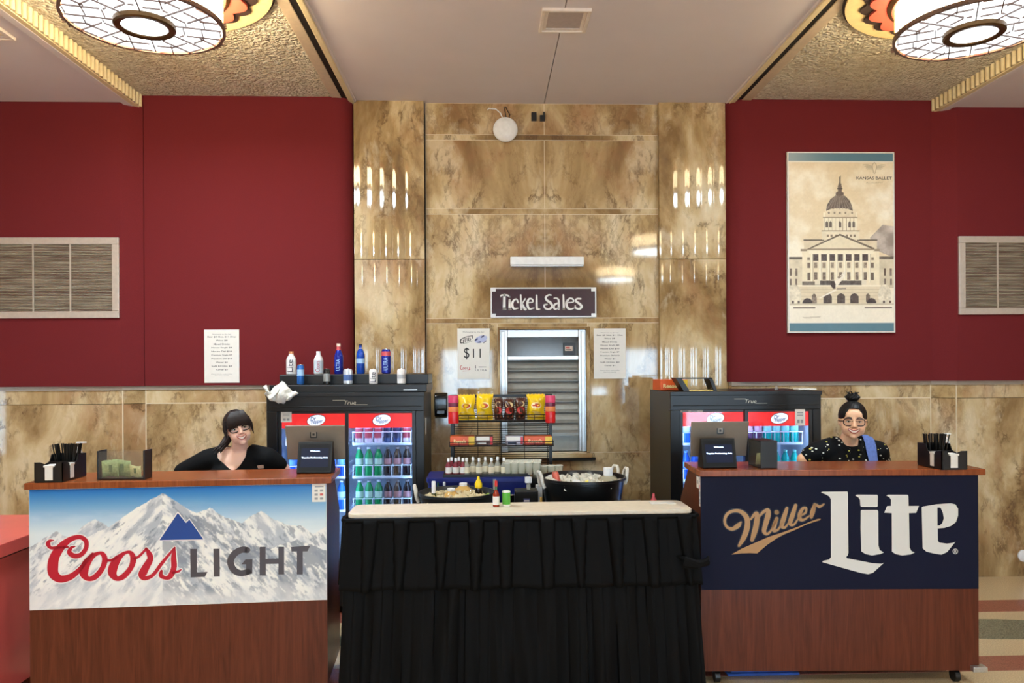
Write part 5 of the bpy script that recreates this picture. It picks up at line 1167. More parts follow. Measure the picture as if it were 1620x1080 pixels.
mb.obj('tray', m_black, t, smooth=False)
zt2 = zt_+.008
m_clear = glassy('clear_bottle', (240, 238, 226), .3, .9); m_winer = mat('wine_red_label', (120, 30, 44), .4); m_cupm = glassy('clear_cup', (248, 248, 240), .3, .9)
def mini(label, x, y, mb_, mlab, mcap, h=.118, r=.021, grp='miniature bottles on the tray'):
    t = thing('miniature_bottle', label, 'bottle', (x, y, zt2), 0, grp)
    MB().lathe([(r*.94, 0), (r, .006), (r, h*.55), (r*.4, h*.75), (r*.36, h*.84)], n=14).obj('body', mb_, t)
    MB().lathe([(r*1.02, h*.14), (r*1.02, h*.48)], n=14, cap=False).obj('label_band', mlab, t); MB().lathe([(r*.44, h*.8), (r*.44, h*.985), (r*.38, h)], n=12).obj('cap', mcap, t); return t
mp1 = mini('first wine red miniature bottle from the left, front row of tray', xa_+.035, 5.25, m_winer, m_paper, m_white)
for k in range(1, 5): dup(mp1, (xa_+.035+.05*(k//2*1.0)+(.02 if k % 2 else 0), 5.25+(.055 if k % 2 else 0)+.0*k, zt2), 0, '%s wine red miniature bottle from the left on tray' % ORD[k])
mp2 = mini('first clear miniature bottle with white cap after the red ones', xa_+.16, 5.25, m_clear, mat('cream_label', (226, 214, 186), .5), m_white)
for k in range(1, 7): dup(mp2, (xa_+.16+.043*k, 5.25+(.05 if k % 2 else 0), zt2), 0, '%s clear miniature bottle with white cap after the red ones' % ORD[k])
def cup(name, label, x, y, z, h=.095, r=.03, grp='clear plastic cups'):
    t = thing(name, label, 'cup', (x, y, z), 0, grp); MB().lathe([(.001, .002), (r*.72, 0), (r, h), (r*1.06, h+.003), (r*.96, h+.001), (r*.7, .004)], n=18, cap=False).obj('wall', m_cupm, t)
    MB().tube([(r*1.03*math.cos(a), r*1.03*math.sin(a), h+.001) for a in np.linspace(0, 2*math.pi, 18, endpoint=False)], .0016, 5, closed=True).obj('lip', mat('cup_lip', (236, 234, 222), .2), t); return t
c0 = None
for k in range(15):
    row, i = divmod(k, 5); x = xa_+.442+.050*i+.008*row; y = 5.25+.068*row
    lab = '%s clear plastic cup from the left in the %s row of tray' % (ORD[i], ('front', 'middle', 'back')[row])
    if c0 is None: c0 = cup('plastic_cup', lab, x, y, zt2, .072+.01)
    else: dup(c0, (x, y, zt2), 0, lab, 'clear plastic cups on the tray')
# stacked cups lying right of the tray
xs_ = ax(842, 5.3)
for k in range(4):
    dup(c0, (xs_+.055*k+.03, 5.42, zB), 0, '%s clear cup from the left, right of the cooler behind black tub' % ORD[k], 'clear cups right of the cooler')
t = thing('cup_crate', 'black crate carrying clear cups beside the navy cooler', 'crate', (xs_+.115, 5.42, zB)); zc_ = az(757, 5.35, 860)-zB
MB().box(-.125, .125, -.06, .06, 0, zc_).obj('body', m_black, t, bevel=.006, smooth=False)
for o in list(S.objects):
    if o.get('group') == 'clear cups right of the cooler': o.location.z = zB+zc_+.001

# ---- small things in front on the back bar
upright('mixer_bottle', 'slim green mixer bottle behind the charcoal tub', 'bottle', 693, 795, 742, 9, 5.11, BOT, mat('bottle_green', (26, 64, 40), .1), [('label_band', [(1.02, .3), (1.02, .55)], m_lime)], None, zB)
upright('sauce_bottle', 'red juice bottle with pale cap beside the navy cooler', 'bottle', 703, 795, 742, 9, 5.11, BOT, mat('tomato_red', (178, 32, 26), .15), [('cap', [(.42, .88), (.44, 1), (.3, 1.01)], m_white)], None, zB)
upright('cola_bottle', 'brown bottle standing in front of the tray of miniatures', 'bottle', 741, 795, 745, 8, 5.11, BOT, mat('cola_brown', (62, 30, 16), .1), [('label_band', [(1.02, .3), (1.02, .6)], BAND['dark'])], None, zB)
Yq = 4.86
p_ = at(833, 795, Yq)
t = thing('ticket_printer', 'square black printer on back bar left of black tub', 'printer', (p_.x, Yq, zB))
hh = az(776, Yq, 833)-zB
MB().box(-.075, .075, 0, .13, 0, hh).obj('body', m_black, t, bevel=.008, smooth=False); MB().box(-.02, .022, -.003, .001, hh-.075, hh-.05).obj('label', mat('violet_label', (70, 74, 120), .4), t, smooth=False); MB().box(-.016, .018, -.004, -.0025, hh-.068, hh-.06).obj('label', m_paper, t, smooth=False)
upright('syrup_bottle', 'clear pump bottle with white top standing on the printer', 'bottle', 836, 776, 757, 11, Yq+.06, [(.6, 0), (.6, .35), (.4, .4), (.4, .5)], m_clear, [('pump', [(.8, .5), (1, .55), (1, 1)], m_white)], None, zB+hh+.001)
upright('liquor_bottle', 'amber liquor bottle with white collar beside the black tub', 'bottle', 856, 800, 758, 11, Yq-.04, [(1, 0), (1, .5), (.45, .72), (.4, .9), (.4, 1)], m_amber, [('label_band', [(1.02, .06), (1.02, .28)], mat('dark_brown_label', (60, 30, 22), .4)), ('collar', [(.6, .6), (.5, .78)], m_white)], None, zB)
o = MB().box(-.022, .022, -.02, .02, 0, .21).obj('stirrer_box', m_white, None, bevel=.003, smooth=False, loc=(at(852, 780, Yq+.02).x+.015, Yq+.20, zB)); tag(o, 'narrow white box between the printer and black tub', 'box')
upright('pepper_sauce', 'small red pepper sauce bottle left of the printer', 'bottle', 819, 800, 777, 9, Yq-.05, BOT, mat('tomato_red', (178, 32, 26), .15), (), None, zB)
o = MB().box(-.03, .03, 0, .03, 0, .17).obj('bar_tap', m_chrome, None, bevel=.006, loc=(at(808, 780, Yq).x, Yq+.06, zB)); tag(o, 'dull chrome block standing behind the green shaker', 'bar tool')
# on the serving table: pepper sauce and green shaker
pt = FT.o+FT.d*0
def on_table(px, py): return on_level(px, py, zT)
q = on_table(785, 801); Yt = q.y
t, r, h = upright('hot_sauce_bottle', 'slim red hot sauce bottle with white label on serving table', 'bottle', 785, 801, 760.5, 10.5, Yt, [(.95, 0), (1, .03), (1, .46), (.55, .6), (.3, .66)], mat('hot_sauce_red', (140, 44, 22), .12), [('label_band', [(1.03, .08), (1.03, .4)], m_paper), ('neck_band', [(.34, .64), (.34, .78)], mat('foil_green', (52, 110, 60), .3)), ('cap', [(.42, .78), (.42, .97), (.36, 1)], mat('cap_red', (196, 36, 30), .4))], None, zT+.001)
q = on_table(801, 800.5)
t, r, h = upright('salt_shaker', 'green and white dotted shaker beside the hot sauce bottle', 'shaker', 801, 800.5, 776, 13, q.y, [(.92, 0), (1, .04), (1, .9), (.9, 1)], mat('shaker_green', (84, 170, 56), .35), [('label_band', [(1.02, .0), (1.02, .14)], m_paper), ('lid', [(1.02, .9), (.98, .99), (.6, 1.01)], m_white)], None, zT+.001)
q = on_table(1048, 796)
o = MB().box(-.07, .07, -.03, .03, 0, .004).obj('paper_slip', m_paper, None, smooth=False, loc=(q.x, q.y, zT+.001)); tag(o, 'cream paper slip on right end of the serving table', 'paper')
p_ = at(1035, 792, 4.9)
t, r, h = upright('red_bottle', 'small red bottle peeking over right end of serving table', 'bottle', 1034, 800, 780, 9, 4.50, [(1, 0), (1, .5), (.5, .7), (.4, 1)], m_pinkr, (), None, None)
gap_z = at(1034, 800, 4.50).z
t2 = thing('side_stand', 'low black stand behind right end of the serving table', 'stand', (at(1000, 800, 4.55).x, 4.48, 0)); MB().box(-.13, .19, -.09, .1, 0, gap_z-.001).obj('body', m_black, t2, bevel=.006, smooth=False)
MB().box(-.11, .05, -.07, .07, gap_z-.0005, gap_z+.03).obj('tray', m_black, t2, bevel=.006, smooth=False)

# ---- snack rack
YK = 5.62; xk0, xk1 = ax(708.5, YK), ax(877, YK); zk1 = az(625, YK, 790); m_rack = mat('rack_black', (8, 8, 9), .4)
t = thing('snack_rack', 'black wire snack rack standing in front of the ticket window', 'rack', ((xk0+xk1)/2, YK, zB)); w = xk1-xk0; hk = zk1-zB
for x in (-w/2+.012, w/2-.03): MB().box(x, x+.024, .14, .165, 0, hk).obj('post', m_rack, t, smooth=False)
MB().box(-w/2+.01, w/2-.005, .135, .17, hk-.022, hk).obj('top_bar', m_rack, t, smooth=False)
for x in (-w/2+.012, w/2-.03): MB().box(x, x+.024, -.05, .165, 0, .015).obj('foot', m_rack, t, smooth=False)
mb = MB(); z = .02
while z < hk-.03: mb.tube([(-w/2+.02, .15, z), (w/2-.02, .15, z)], .0022, 5); z += .0165
for x in np.linspace(-w/2+.04, w/2-.04, 5): mb.tube([(x, .147, .01), (x, .147, hk-.02)], .003, 5)
mb.obj('wire_back', m_rack, t)
def basket(z, h):
    mb = MB()
    for zz, r_ in ((0, .004), (h, .0035), (h*.5, .0022)):
        mb.tube([(-w/2+.01, .14, z+zz), (-w/2+.01, -.02, z+zz), (w/2-.01, -.02, z+zz), (w/2-.01, .14, z+zz)], r_, 6)
    for x in np.linspace(-w/2+.01, w/2-.01, 12): mb.tube([(x, .14, z), (x, -.02, z), (x, -.02, z+h)], .0022, 5)
    mb.box(-w/2+.01, w/2-.01, -.018, .14, z-.004, z-.001)
    mb.obj('basket', m_rack, t)
zb1, zb2 = az(665.5, YK, 790)-zB, az(705, YK, 790)-zB; basket(zb1, .045); basket(zb2, .03)
def bag(label, px0, px1, py0, py1, m, kind, seed, grp, y=.045, cat='snack bag'):
    a, c = at(px0, py0, YK+y), at(px1, py1, YK+y); W_, H_ = c.x-a.x, a.z-c.z; rr = random.Random(seed); nu, nv = 16, 20
    o_ = thing('snack_bag', label, cat, ((a.x+c.x)/2, YK+y, max(c.z, zB+zb1+.005)), 0, grp)
    ph = [rr.uniform(0, 6) for _ in range(4)]; fr, bk = [], []
    for j in range(nv+1):
        v_ = j/nv
        for i in range(nu+1):
            u_ = i/nu*2-1; e = max(0, 1-abs(u_)**2.6)*max(0, math.sin(math.pi*min(1, max(0, (v_-.06)/.88))))**.55
            pin = 1-.10*math.sin(math.pi*v_); x = u_*W_/2*pin+.004*math.sin(9*v_+ph[0]); z = v_*H_+(.004*math.sin(i*2.1+ph[3]) if j == nv else 0)
            wr = .006*math.sin(7*u_+5*v_+ph[1])*e+.004*math.sin(15*v_+ph[2])*e
            fr.append((x, -.034*e-wr-.001, z)); bk.append((x, .030*e+.001, z))
    n = nu+1; N_ = len(fr); f_ = [(j*n+i, j*n+i+1, (j+1)*n+i+1, (j+1)*n+i) for j in range(nv) for i in range(nu)]
    MB().add(fr+bk, f_+[tuple(N_+k for k in reversed(q)) for q in f_]).obj('bag', m, o_, angle=60)
    def disc(cx, cz, rx, rz, mm, nm='print', lift=.0025, n_=24):
        pts = []
        for a in np.linspace(0, 2*math.pi, n_, endpoint=False):
            x, z = cx+rx*math.cos(a), cz+rz*math.sin(a); u_, v_ = x/(W_/2), z/H_
            e = max(0, 1-abs(u_)**2.6)*max(0, math.sin(math.pi*min(1, max(0, (v_-.06)/.88))))**.55
            pts.append((x, -.034*e-lift-.006*math.sin(7*u_+5*v_+ph[1])*e-.004*math.sin(15*v_+ph[2])*e, z))
        cen = tuple(np.mean(pts, 0)); MB().add(pts+[cen], [(k, (k+1) % n_, n_) for k in range(n_)]).obj(nm, mm, o_)
    if kind == 'yellow':
        disc(0, H_*.56, W_*.27, H_*.13, mat('cream_print', (240, 222, 170), .4, noise=0)); disc(0, H_*.56, W_*.21, H_*.075, mat('print_red', (196, 70, 44), .4, noise=0), lift=.004); disc(-.01, H_*.22, W_*.34, H_*.12, mat('chip_gold', (226, 190, 110), .5), lift=.003)
    else:
        disc(0, H_*.72, W_*.36, H_*.14, mat('tan_print', (196, 166, 118), .5)); disc(0, H_*.45, W_*.34, H_*.16, mat('print_red2', (182, 40, 32), .4, noise=0), lift=.004); disc(.005, H_*.2, W_*.32, H_*.13, mat('nut_brown', (136, 80, 46), .5), lift=.003)
m_bagy = mat('yellow_foil', (240, 198, 24), .28, noise=.08, nscale=20); m_bagb = mat('brown_foil', (70, 34, 22), .28, noise=.3, nscale=40)
GBG = 'snack bags in the top basket'
bag('first yellow crisp bag from the left in the rack basket', 724, 752, 628, 668, m_bagy, 'yellow', 1, GBG)
bag('second yellow crisp bag from the left in the rack basket', 753, 780, 627, 668, m_bagy, 'yellow', 2, GBG)
bag('yellow crisp bag at the right end of the rack basket', 833, 863, 628, 668, m_bagy, 'yellow', 3, GBG)
bag('brown trail mix bag beside the second yellow crisp bag', 781.5, 796, 633, 667, m_bagb, 'brown', 4, GBG, .03)
bag('brown trail mix bag in the middle of the three', 797, 814, 633, 666, m_bagb, 'brown', 5, GBG, .03)
bag('brown trail mix bag nearest the right yellow crisp bag', 815, 832, 632, 667, m_bagb, 'brown', 6, GBG, .03)
m_pk = mat('pink_packet', (222, 70, 110), .3); m_pr = mat('red_packet', (206, 26, 30), .3); m_po = mat('orange_band', (226, 130, 70), .35); m_pv = mat('plum_band', (110, 30, 60), .35)
for px0, px1, lab in ((709.5, 726, 'pink and red candy tub at left end of the rack basket'), (861.5, 877.5, 'pink and red candy tub at right end of the rack basket')):
    a, c = at(px0, 625, YK+.0), at(px1, 664, YK+.0); W_, H_ = c.x-a.x, a.z-c.z-.0
    o_ = thing('candy_tub', lab, 'candy tub', ((a.x+c.x)/2, YK-.062, zB+zb1-.012), 0, 'candy tubs hung on the rack'); H_ = a.z-(zB+zb1-.012)
    for nm, z0, z1, m in (('body', 0, .42, m_pr), ('orange_band', .42, .6, m_po), ('plum_band', .6, .74, m_pv), ('lid', .74, 1, m_pk)): MB().lathe([(W_/2*.96, H_*z0), (W_/2, H_*(z0+.02)), (W_/2, H_*(z1-.02)), (W_/2*.96, H_*z1)], n=16, sy=.62).obj(nm, m, o_)
m_oc = MATS['orange_carton']; m_yc = MATS['yellow_carton']
for px0, px1, kind, lab in ((712, 750.5, 'o', 'orange candy carton at left end of the lower rack shelf'), (752.5, 780, 'd', 'brown and white candy carton beside left orange carton'), (800.5, 828, 'b', 'white and blue candy carton beside right orange carton'), (829.5, 873, 'o', 'orange candy carton at right end of the lower rack shelf')):
    Yk_ = YK+.0; a, c = at(px0, 690, Yk_), at(px1, 705, Yk_); W_ = c.x-a.x; z0 = zB+zb2+.005; H_ = a.z-z0
    o_ = thing('candy_carton', lab, 'carton', ((a.x+c.x)/2, Yk_, z0), 0, 'candy cartons on the lower rack shelf')
    MB().box(-W_/2, W_/2, 0, .12, 0, H_).obj('box', m_oc if kind == 'o' else (mat('cocoa_carton', (96, 62, 52), .4) if kind == 'd' else mat('lilac_carton', (196, 190, 204), .4)), o_, bevel=.003, smooth=False)
    if kind == 'o':
        MB().box(W_*.26, W_/2+.001, -.0015, .001, .004, H_-.003).obj('yellow_panel', m_yc, o_, smooth=False); text("Reese's", 'lettering', MATS['cream_ink'], o_, (-W_*.1, -.002, H_*.45), H_*.42, W_*.5, bold=.03); MB().box(-W_*.46, W_*.24, -.0014, .001, .004, H_*.2).obj('red_band', m_pr, o_, smooth=False)
    else:
        MB().box(-W_*.46, W_*.3, -.0015, .001, H_*.55, H_*.95).obj('white_panel', m_paper, o_, smooth=False); MB().box(W_*.34, W_*.48, -.0015, .001, .004, H_-.004).obj('red_panel', m_pr, o_, smooth=False)
        MB().box(-W_*.4, W_*.1, -.0015, .001, H_*.12, H_*.4).obj('print', m_nv if kind == 'b' else m_paper, o_, smooth=False)
# ================================================================ ON THE COUNTERS
m_pgrey = mat('warm_grey_metal', (126, 116, 104), .4, .3, noise=.03); m_scr = mat('dark_screen', (8, 14, 34), .45, spec=.2, emit=.12, noise=0, erg=(10, 24, 60)); m_glow = mat('screen_text', (200, 226, 255), .4, emit=1.1, noise=0, erg=(190, 222, 255))
def top_pt(fr, px, py, z): return on_level(px, py, z+.001)
def pos(dx0, dx1, dy0, dy1, lx, ly, cx0, cx1, cy0, cy1, zc, where):
    q = top_pt(None, (cx0+cx1)/2, cy1, zc); Y0 = q.y                                   # customer screen, nearer
    w = (cx1-cx0)*Y0/FPX; h = (cy1-cy0)*Y0/FPX
    t = thing('customer_display', 'small black customer payment screen on '+where, 'card reader', (q.x, Y0, zc+.001)); s = h*.30
    prof = [(0, .006), (.004, 0), (.12, 0), (.12, .012), (s+.02, h*.98), (s+.008, h), (s*.98, h)]
    MB().prism(prof, lambda y, z: (-w/2, y, z), lambda y, z: (w/2, y, z)).obj('body', mat('piano_black', (6, 6, 7), .4, spec=.25), t, bevel=.006, angle=40)
    sl = lambda z, d: (s*(z-.006)/(h-.006)-d)
    MB().add([(-w*.45, sl(h*.07, .0015), h*.07), (w*.45, sl(h*.07, .0015), h*.07), (w*.45, sl(h*.93, .0015), h*.93), (-w*.45, sl(h*.93, .0015), h*.93)], [(0, 1, 2, 3)]).obj('bezel', mat('bezel_black', (10, 11, 14), .45, spec=.2), t, smooth=False)
    MB().add([(-w*.4, sl(h*.2, .0025), h*.2), (w*.4, sl(h*.2, .0025), h*.2), (w*.4, sl(h*.8, .0025), h*.8), (-w*.4, sl(h*.8, .0025), h*.8)], [(0, 1, 2, 3)]).obj('screen', m_scr, t, smooth=False)
    tilt = math.atan2(s, h)
    for s_, zz, hh, ww in (('Welcome', .71, .042, .28), ('Topeka Performing Arts', .5, .062, .76)):
        o = text(s_, 'screen_text', m_glow, t, (0, sl(h*zz, .0035), h*zz), h*hh, w*ww, bold=.03); o.rotation_euler.x = -tilt
    Y1 = Y0+.165; a, c = at(dx0, dy0, Y1), at(dx1, dy1, Y1); W_, H_ = c.x-a.x, a.z-c.z
    t = thing('register_display', 'warm grey back of the tilted register screen on '+where, 'register', ((a.x+c.x)/2, Y1, zc+.001)); b_ = c.z-zc
    MB().prism([(0, b_), (.012, b_-.004), (-.028, b_+H_+.002), (-.038, b_+H_)], lambda y, z: (-W_/2*(1 if z > b_+.05 else .975), y, z), lambda y, z: (W_/2*(1 if z > b_+.05 else .975), y, z)).obj('housing', m_pgrey, t, bevel=.003, smooth=False)
    MB().prism([(-W_*.11, 0), (W_*.11, 0), (W_*.09, b_+H_*.4), (-W_*.09, b_+H_*.4)], lambda x, z: (x, .012, z), lambda x, z: (x, .03, z)).obj('stand', mat('charcoal_metal', (52, 50, 48), .4), t, smooth=False)
    MB().box(-W_*.16, W_*.16, -.02, .1, 0, .008).obj('stand_base', MATS['charcoal_metal'], t, bevel=.003, smooth=False)
    L_ = at(lx, ly, Y1); zz = L_.z-zc; r = 5.6*Y1/FPX; xx = L_.x-(a.x+c.x)/2; yy = -.0016-.038*(zz-b_)/H_
    def sq(r_, d): return [(xx+(r_-.28*r_)*sx+.28*r_*math.cos(a_), yy-d, zz+(r_-.28*r_)*sz+.28*r_*math.sin(a_)) for sx, sz, a0 in ((1, 1, 0), (-1, 1, 90), (-1, -1, 180), (1, -1, 270)) for a_ in np.radians(np.linspace(a0, a0+90, 5))]
    for r_, d, m in ((r, .0010, m_black), (r*.70, .0016, m_pgrey), (r*.30, .0022, m_black)): MB().add(sq(r_, d), [tuple(range(20))]).obj('emblem', m, t, smooth=False)
pos(453.5, 547.5, 673, 726, 498, 686.5, 469.5, 523.5, 700.5, 749, ZL, 'the left counter')
pos(1091, 1182, 667, 720.5, 1137, 680.5, 1112.5, 1167, 694, 741, ZR, 'the right counter')
# napkin caddies with straws
m_straw = mat('black_straw', (12, 12, 12), .35); m_caddy = mat('caddy_black', (10, 11, 14), .35)
def caddy(px, py, zc, mirror, where):
    q = top_pt(None, px, py, zc); W_, D_, H_ = .145, .235, .095
    t = thing('napkin_caddy', 'black napkin and straw caddy on '+where, 'caddy', (q.x, q.y+.004, zc+.001), 0, 'bar caddies on the counters'); s = mirror
    # origin at the front outer corner; x runs towards the outside of the counter front
    f = lambda x: x*s
    def bx(nm, x0, x1, y0, y1, z0, z1, m=m_caddy, b=.003): return MB().box(f(x0), f(x1), y0, y1, z0, z1).obj(nm, m, t, bevel=b, smooth=False)
    bx('base', 0, W_, 0, D_, 0, .006)
    # front wall with a notch for the napkins, sides, back
    MB().prism([(f(0), .004), (f(W_), .004), (f(W_), H_+.01), (f(W_*.74), H_+.008), (f(W_*.66), H_-.02), (f(W_*.30), H_-.02), (f(W_*.22), H_+.008), (f(0), H_+.01)], lambda x, z: (x, 0, z), lambda x, z: (x, .005, z)).obj('front_wall', m_caddy, t, smooth=False)
    for x in (0, W_-.005):
        MB().prism([(0, .004), (D_, .004), (D_, H_+.035), (D_*.66, H_+.035), (D_*.58, H_+.0), (D_*.38, H_-.012), (D_*.2, H_+.005), (0, H_+.01)], lambda y, z: (f(x), y, z), lambda y, z: (f(x+.005), y, z)).obj('side_wall', m_caddy, t, smooth=False)
    bx('back_wall', 0, W_, D_-.005, D_, 0, H_+.035); bx('divider', .005, W_-.005, .128, .132, .006, H_)
    n = MB(); n.box(f(W_*.34), f(W_*.62), -.0035, -.0006, .012, H_-.016); n.box(f(W_*.30), f(W_*.66), -.006, .06, H_-.016, H_-.006)
    n = n.obj('napkin_stack', m_paper, t, bevel=.001, smooth=False)
    n = MB(); n.box(f(-.0035), f(-.0006), .07, .105, .012, H_-.014); n.box(f(-.005), f(.05), .066, .109, H_-.014, H_-.004); n.obj('napkin_stack', m_paper, t, bevel=.001, smooth=False)
    rr = random.Random(5+int(s)); first = None; nst = 42
    for k in range(nst):
        x0, y0 = rr.uniform(.035, W_-.035), rr.uniform(.15, D_-.03)
        cx = (x0/W_-.5)*2; dx, dy = .052*cx+rr.uniform(-.008, .008), .02*(y0/D_-.75)+rr.uniform(-.015, .004)
        L_ = rr.uniform(.168, .185); loc = Vector((t.location.x+f(x0), t.location.y+y0, zc+.009)); d = Vector((f(dx), dy, L_)).normalized()
        lab = 'black drinking straw in the caddy on '+where
        if caddy.proto is None:
            o = MB().tube([(0, 0, 0), (0, 0, .178)], .0036, 6).obj('straw', m_straw); caddy.proto = o
        else: o = caddy.proto.copy(); COL.objects.link(o)
        o.location = loc; o.rotation_euler = Vector((0, 0, 1)).rotation_difference(d).to_euler(); tag(o, lab, 'straw', 'straws in the caddy on '+where)
caddy.proto = None
caddy(98.5, 763, ZL, -1, 'the left counter'); caddy(1490.5, 743.5, ZR, 1, 'the right counter')
q = top_pt(None, 125, 750, ZL); Yp = q.y+.012
t, r, h = upright('pump_bottle', 'clear hand sanitiser pump bottle behind the left caddy', 'bottle', 125.5, 745, 697, 12.5, Yp+.05, [(.9, 0), (1, .03), (1, .62), (.5, .76), (.42, .8)], glassy('gel_clear', (236, 240, 244), .3, .8), [('pump', [(.42, .78), (.42, .86), (.16, .87), (.16, .97)], m_white)], None, ZL+.001)
MB().box(-r*.7, r*1.7, -r*.3, r*.3, h*.955, h*1.0).obj('spout', m_white, t, bevel=.002)
p_ = top_pt(None, 1503, 736, ZR); 
t, r, h = upright('pump_bottle', 'white pump top bottle behind the right caddy straws', 'bottle', 1497, 726, 683, 12, p_.y+.24, [(.9, 0), (1, .03), (1, .66), (.5, .78), (.42, .8)], MATS['gel_clear'], [('pump', [(.42, .78), (.42, .86), (.16, .87), (.16, .97)], m_white)], None, ZR+.001)
MB().box(-r*.7, r*1.2, -r*.3, r*.3, h*.955, h*1.0).obj('spout', m_white, t, bevel=.002)
# tip boxes
m_acr = glassy('clear_acrylic', (250, 250, 248), .02, .5); m_bill = mat('banknote_green', (150, 164, 112), .6, noise=.25, nscale=90); m_bill2 = mat('banknote_pale', (200, 196, 140), .6, noise=.2, nscale=90)
def bill(par_loc, z, label, rot, dx, dy, m, fold=.0, w=.11, h=.066):
    n = 10; rows = []
    for j in range(3):
        rows.append([((i/n-.5)*w, .006*math.sin(3*i/n+fold), j/2*h+.004*math.sin(4*i/n+fold)) for i in range(n+1)])
    N_ = n+1; mb = MB().add([p for r_ in rows for p in r_], [(a*N_+i, a*N_+i+1, (a+1)*N_+i+1, (a+1)*N_+i) for a in range(2) for i in range(n)])
    t = thing('banknote', label, 'banknote', (par_loc[0]+dx, par_loc[1]+dy, z), 0, 'banknotes in the left tip box'); t.rotation_euler = (.12, 0, rot)
    o = mb.obj('note', m, t, angle=80); md = o.modifiers.new('thickness', 'SOLIDIFY'); md.thickness = .0006
    MB().box(-w*.1, w*.1, -.002+.006*math.sin(1.5+fold), -.0012+.006*math.sin(1.5+fold), h*.3, h*.75).obj('portrait', mat('banknote_dark', (98, 116, 78), .6), t, smooth=False); return t
q = top_pt(None, 191, 758.5, ZL); W_ = 73*q.y/FPX; H_ = 45*q.y/FPX; D_ = .095
t = thing('tip_box', 'clear acrylic tip box with black ends on the left counter', 'tip box', (q.x, q.y, ZL+.001))
for x in (-W_/2, W_/2-.008): MB().box(x, x+.008, 0, D_, 0, H_).obj('end_panel', m_caddy, t, bevel=.002, smooth=False)
MB().box(-W_/2+.008, W_/2-.008, 0, D_, 0, .006).obj('floor_panel', m_caddy, t, smooth=False)
for y in (.001, D_-.004): MB().box(-W_/2+.0085, W_/2-.0085, y, y+.003, .0065, H_-.004).obj('clear_panel', m_acr, t, smooth=False)
z = ZL+.0125
bill((q.x, q.y, 0), z, 'green banknote standing at left in the clear tip box', .06, -.062, .020, m_bill, 0, .085, .088)
bill((q.x, q.y, 0), z, 'green banknote in the middle of the clear tip box', .05, -.010, .040, m_bill, 1, .10, .09)
bill((q.x, q.y, 0), z, 'pale folded banknote at right in the clear tip box', -.1, .066, .030, m_bill2, 2, .07, .062)
q = top_pt(None, 1203.5, 741, ZR); Wf = 28*q.y/FPX; H_ = 44*q.y/FPX; D_ = .175
t = thing('tip_box', 'black tip box with a clear side on the right counter', 'tip box', (q.x, q.y, ZR+.001), .06); m_tb = mat('tip_box_black', (22, 23, 24), .35)
MB().box(0, Wf, 0, .006, 0, H_).obj('front_panel', m_tb, t, bevel=.002, smooth=False); MB().box(0, Wf, D_-.006, D_, 0, H_).obj('back_panel', m_tb, t, bevel=.002, smooth=False)
MB().box(Wf-.006, Wf, .006, D_-.006, 0, H_).obj('side_panel', m_tb, t, smooth=False); MB().box(0, Wf-.006, .006, D_-.006, 0, .006).obj('floor_panel', m_tb, t, smooth=False); MB().box(0, Wf-.006, .006, D_-.006, H_-.006, H_).obj('lid', m_tb, t, smooth=False)
MB().box(.001, .004, .0065, D_-.0065, .0065, H_-.0065).obj('clear_panel', m_acr, t, smooth=False)
b_ = bill((q.x, q.y, 0), ZR+.0125, 'rolled banknote inside the black tip box', math.pi/2+.06, .018, .09, m_bill2, 1, .1, .066); b_['group'] = 'banknote in the right tip box'
# ================================================================ THE TWO BARTENDERS
from mathutils.bvhtree import BVHTree
def capsule(mb, p0, p1, r0, r1, n=14, flat=1.):
    p0, p1 = Vector(p0), Vector(p1); d = (p1-p0); L_ = d.length; d.normalize(); x = d.orthogonal().normalized(); y = d.cross(x); rs = []
    for t in np.linspace(-math.pi/2, 0, 5): rs.append((p0+d*r0*math.sin(t), max(r0*math.cos(t), .001)))
    for t in np.linspace(0, math.pi/2, 5): rs.append((p1+d*r1*math.sin(t), max(r1*math.cos(t), .001)))
    mb.rings([[c+x*r*math.cos(2*math.pi*i/n)+y*r*math.sin(2*math.pi*i/n) for i in range(n)] for c, r in rs])
def baked(mb, name, m, parent, voxel, smooth=6, sub=0):
    o = mb.obj(name, m, None); md = o.modifiers.new('skin', 'REMESH'); md.mode = 'VOXEL'; md.voxel_size = voxel; md.use_smooth_shade = True
    s = o.modifiers.new('soft', 'SMOOTH'); s.factor = .5; s.iterations = smooth
    dg = bpy.context.evaluated_depsgraph_get(); me = bpy.data.meshes.new_from_object(o.evaluated_get(dg)); old = o.data; o.modifiers.clear(); o.data = me; bpy.data.meshes.remove(old); me.name = name
    me.materials.clear(); me.materials.append(m); me.shade_smooth(); o.parent = parent; return o
def cut(o, keep):
    bm_ = bmesh.new(); bm_.from_mesh(o.data); bmesh.ops.delete(bm_, geom=[v for v in bm_.verts if not keep(v.co)], context='VERTS')
    for _ in range(10):
        new = {}
        for v in bm_.verts:
            nb_ = [e.other_vert(v).co for e in v.link_edges if e.is_boundary]
            if len(nb_) == 2: new[v] = v.co*.4+(nb_[0]+nb_[1])*.3
        for v, c in new.items(): v.co = c
    bm_.to_mesh(o.data); bm_.free(); o.data.shade_smooth()
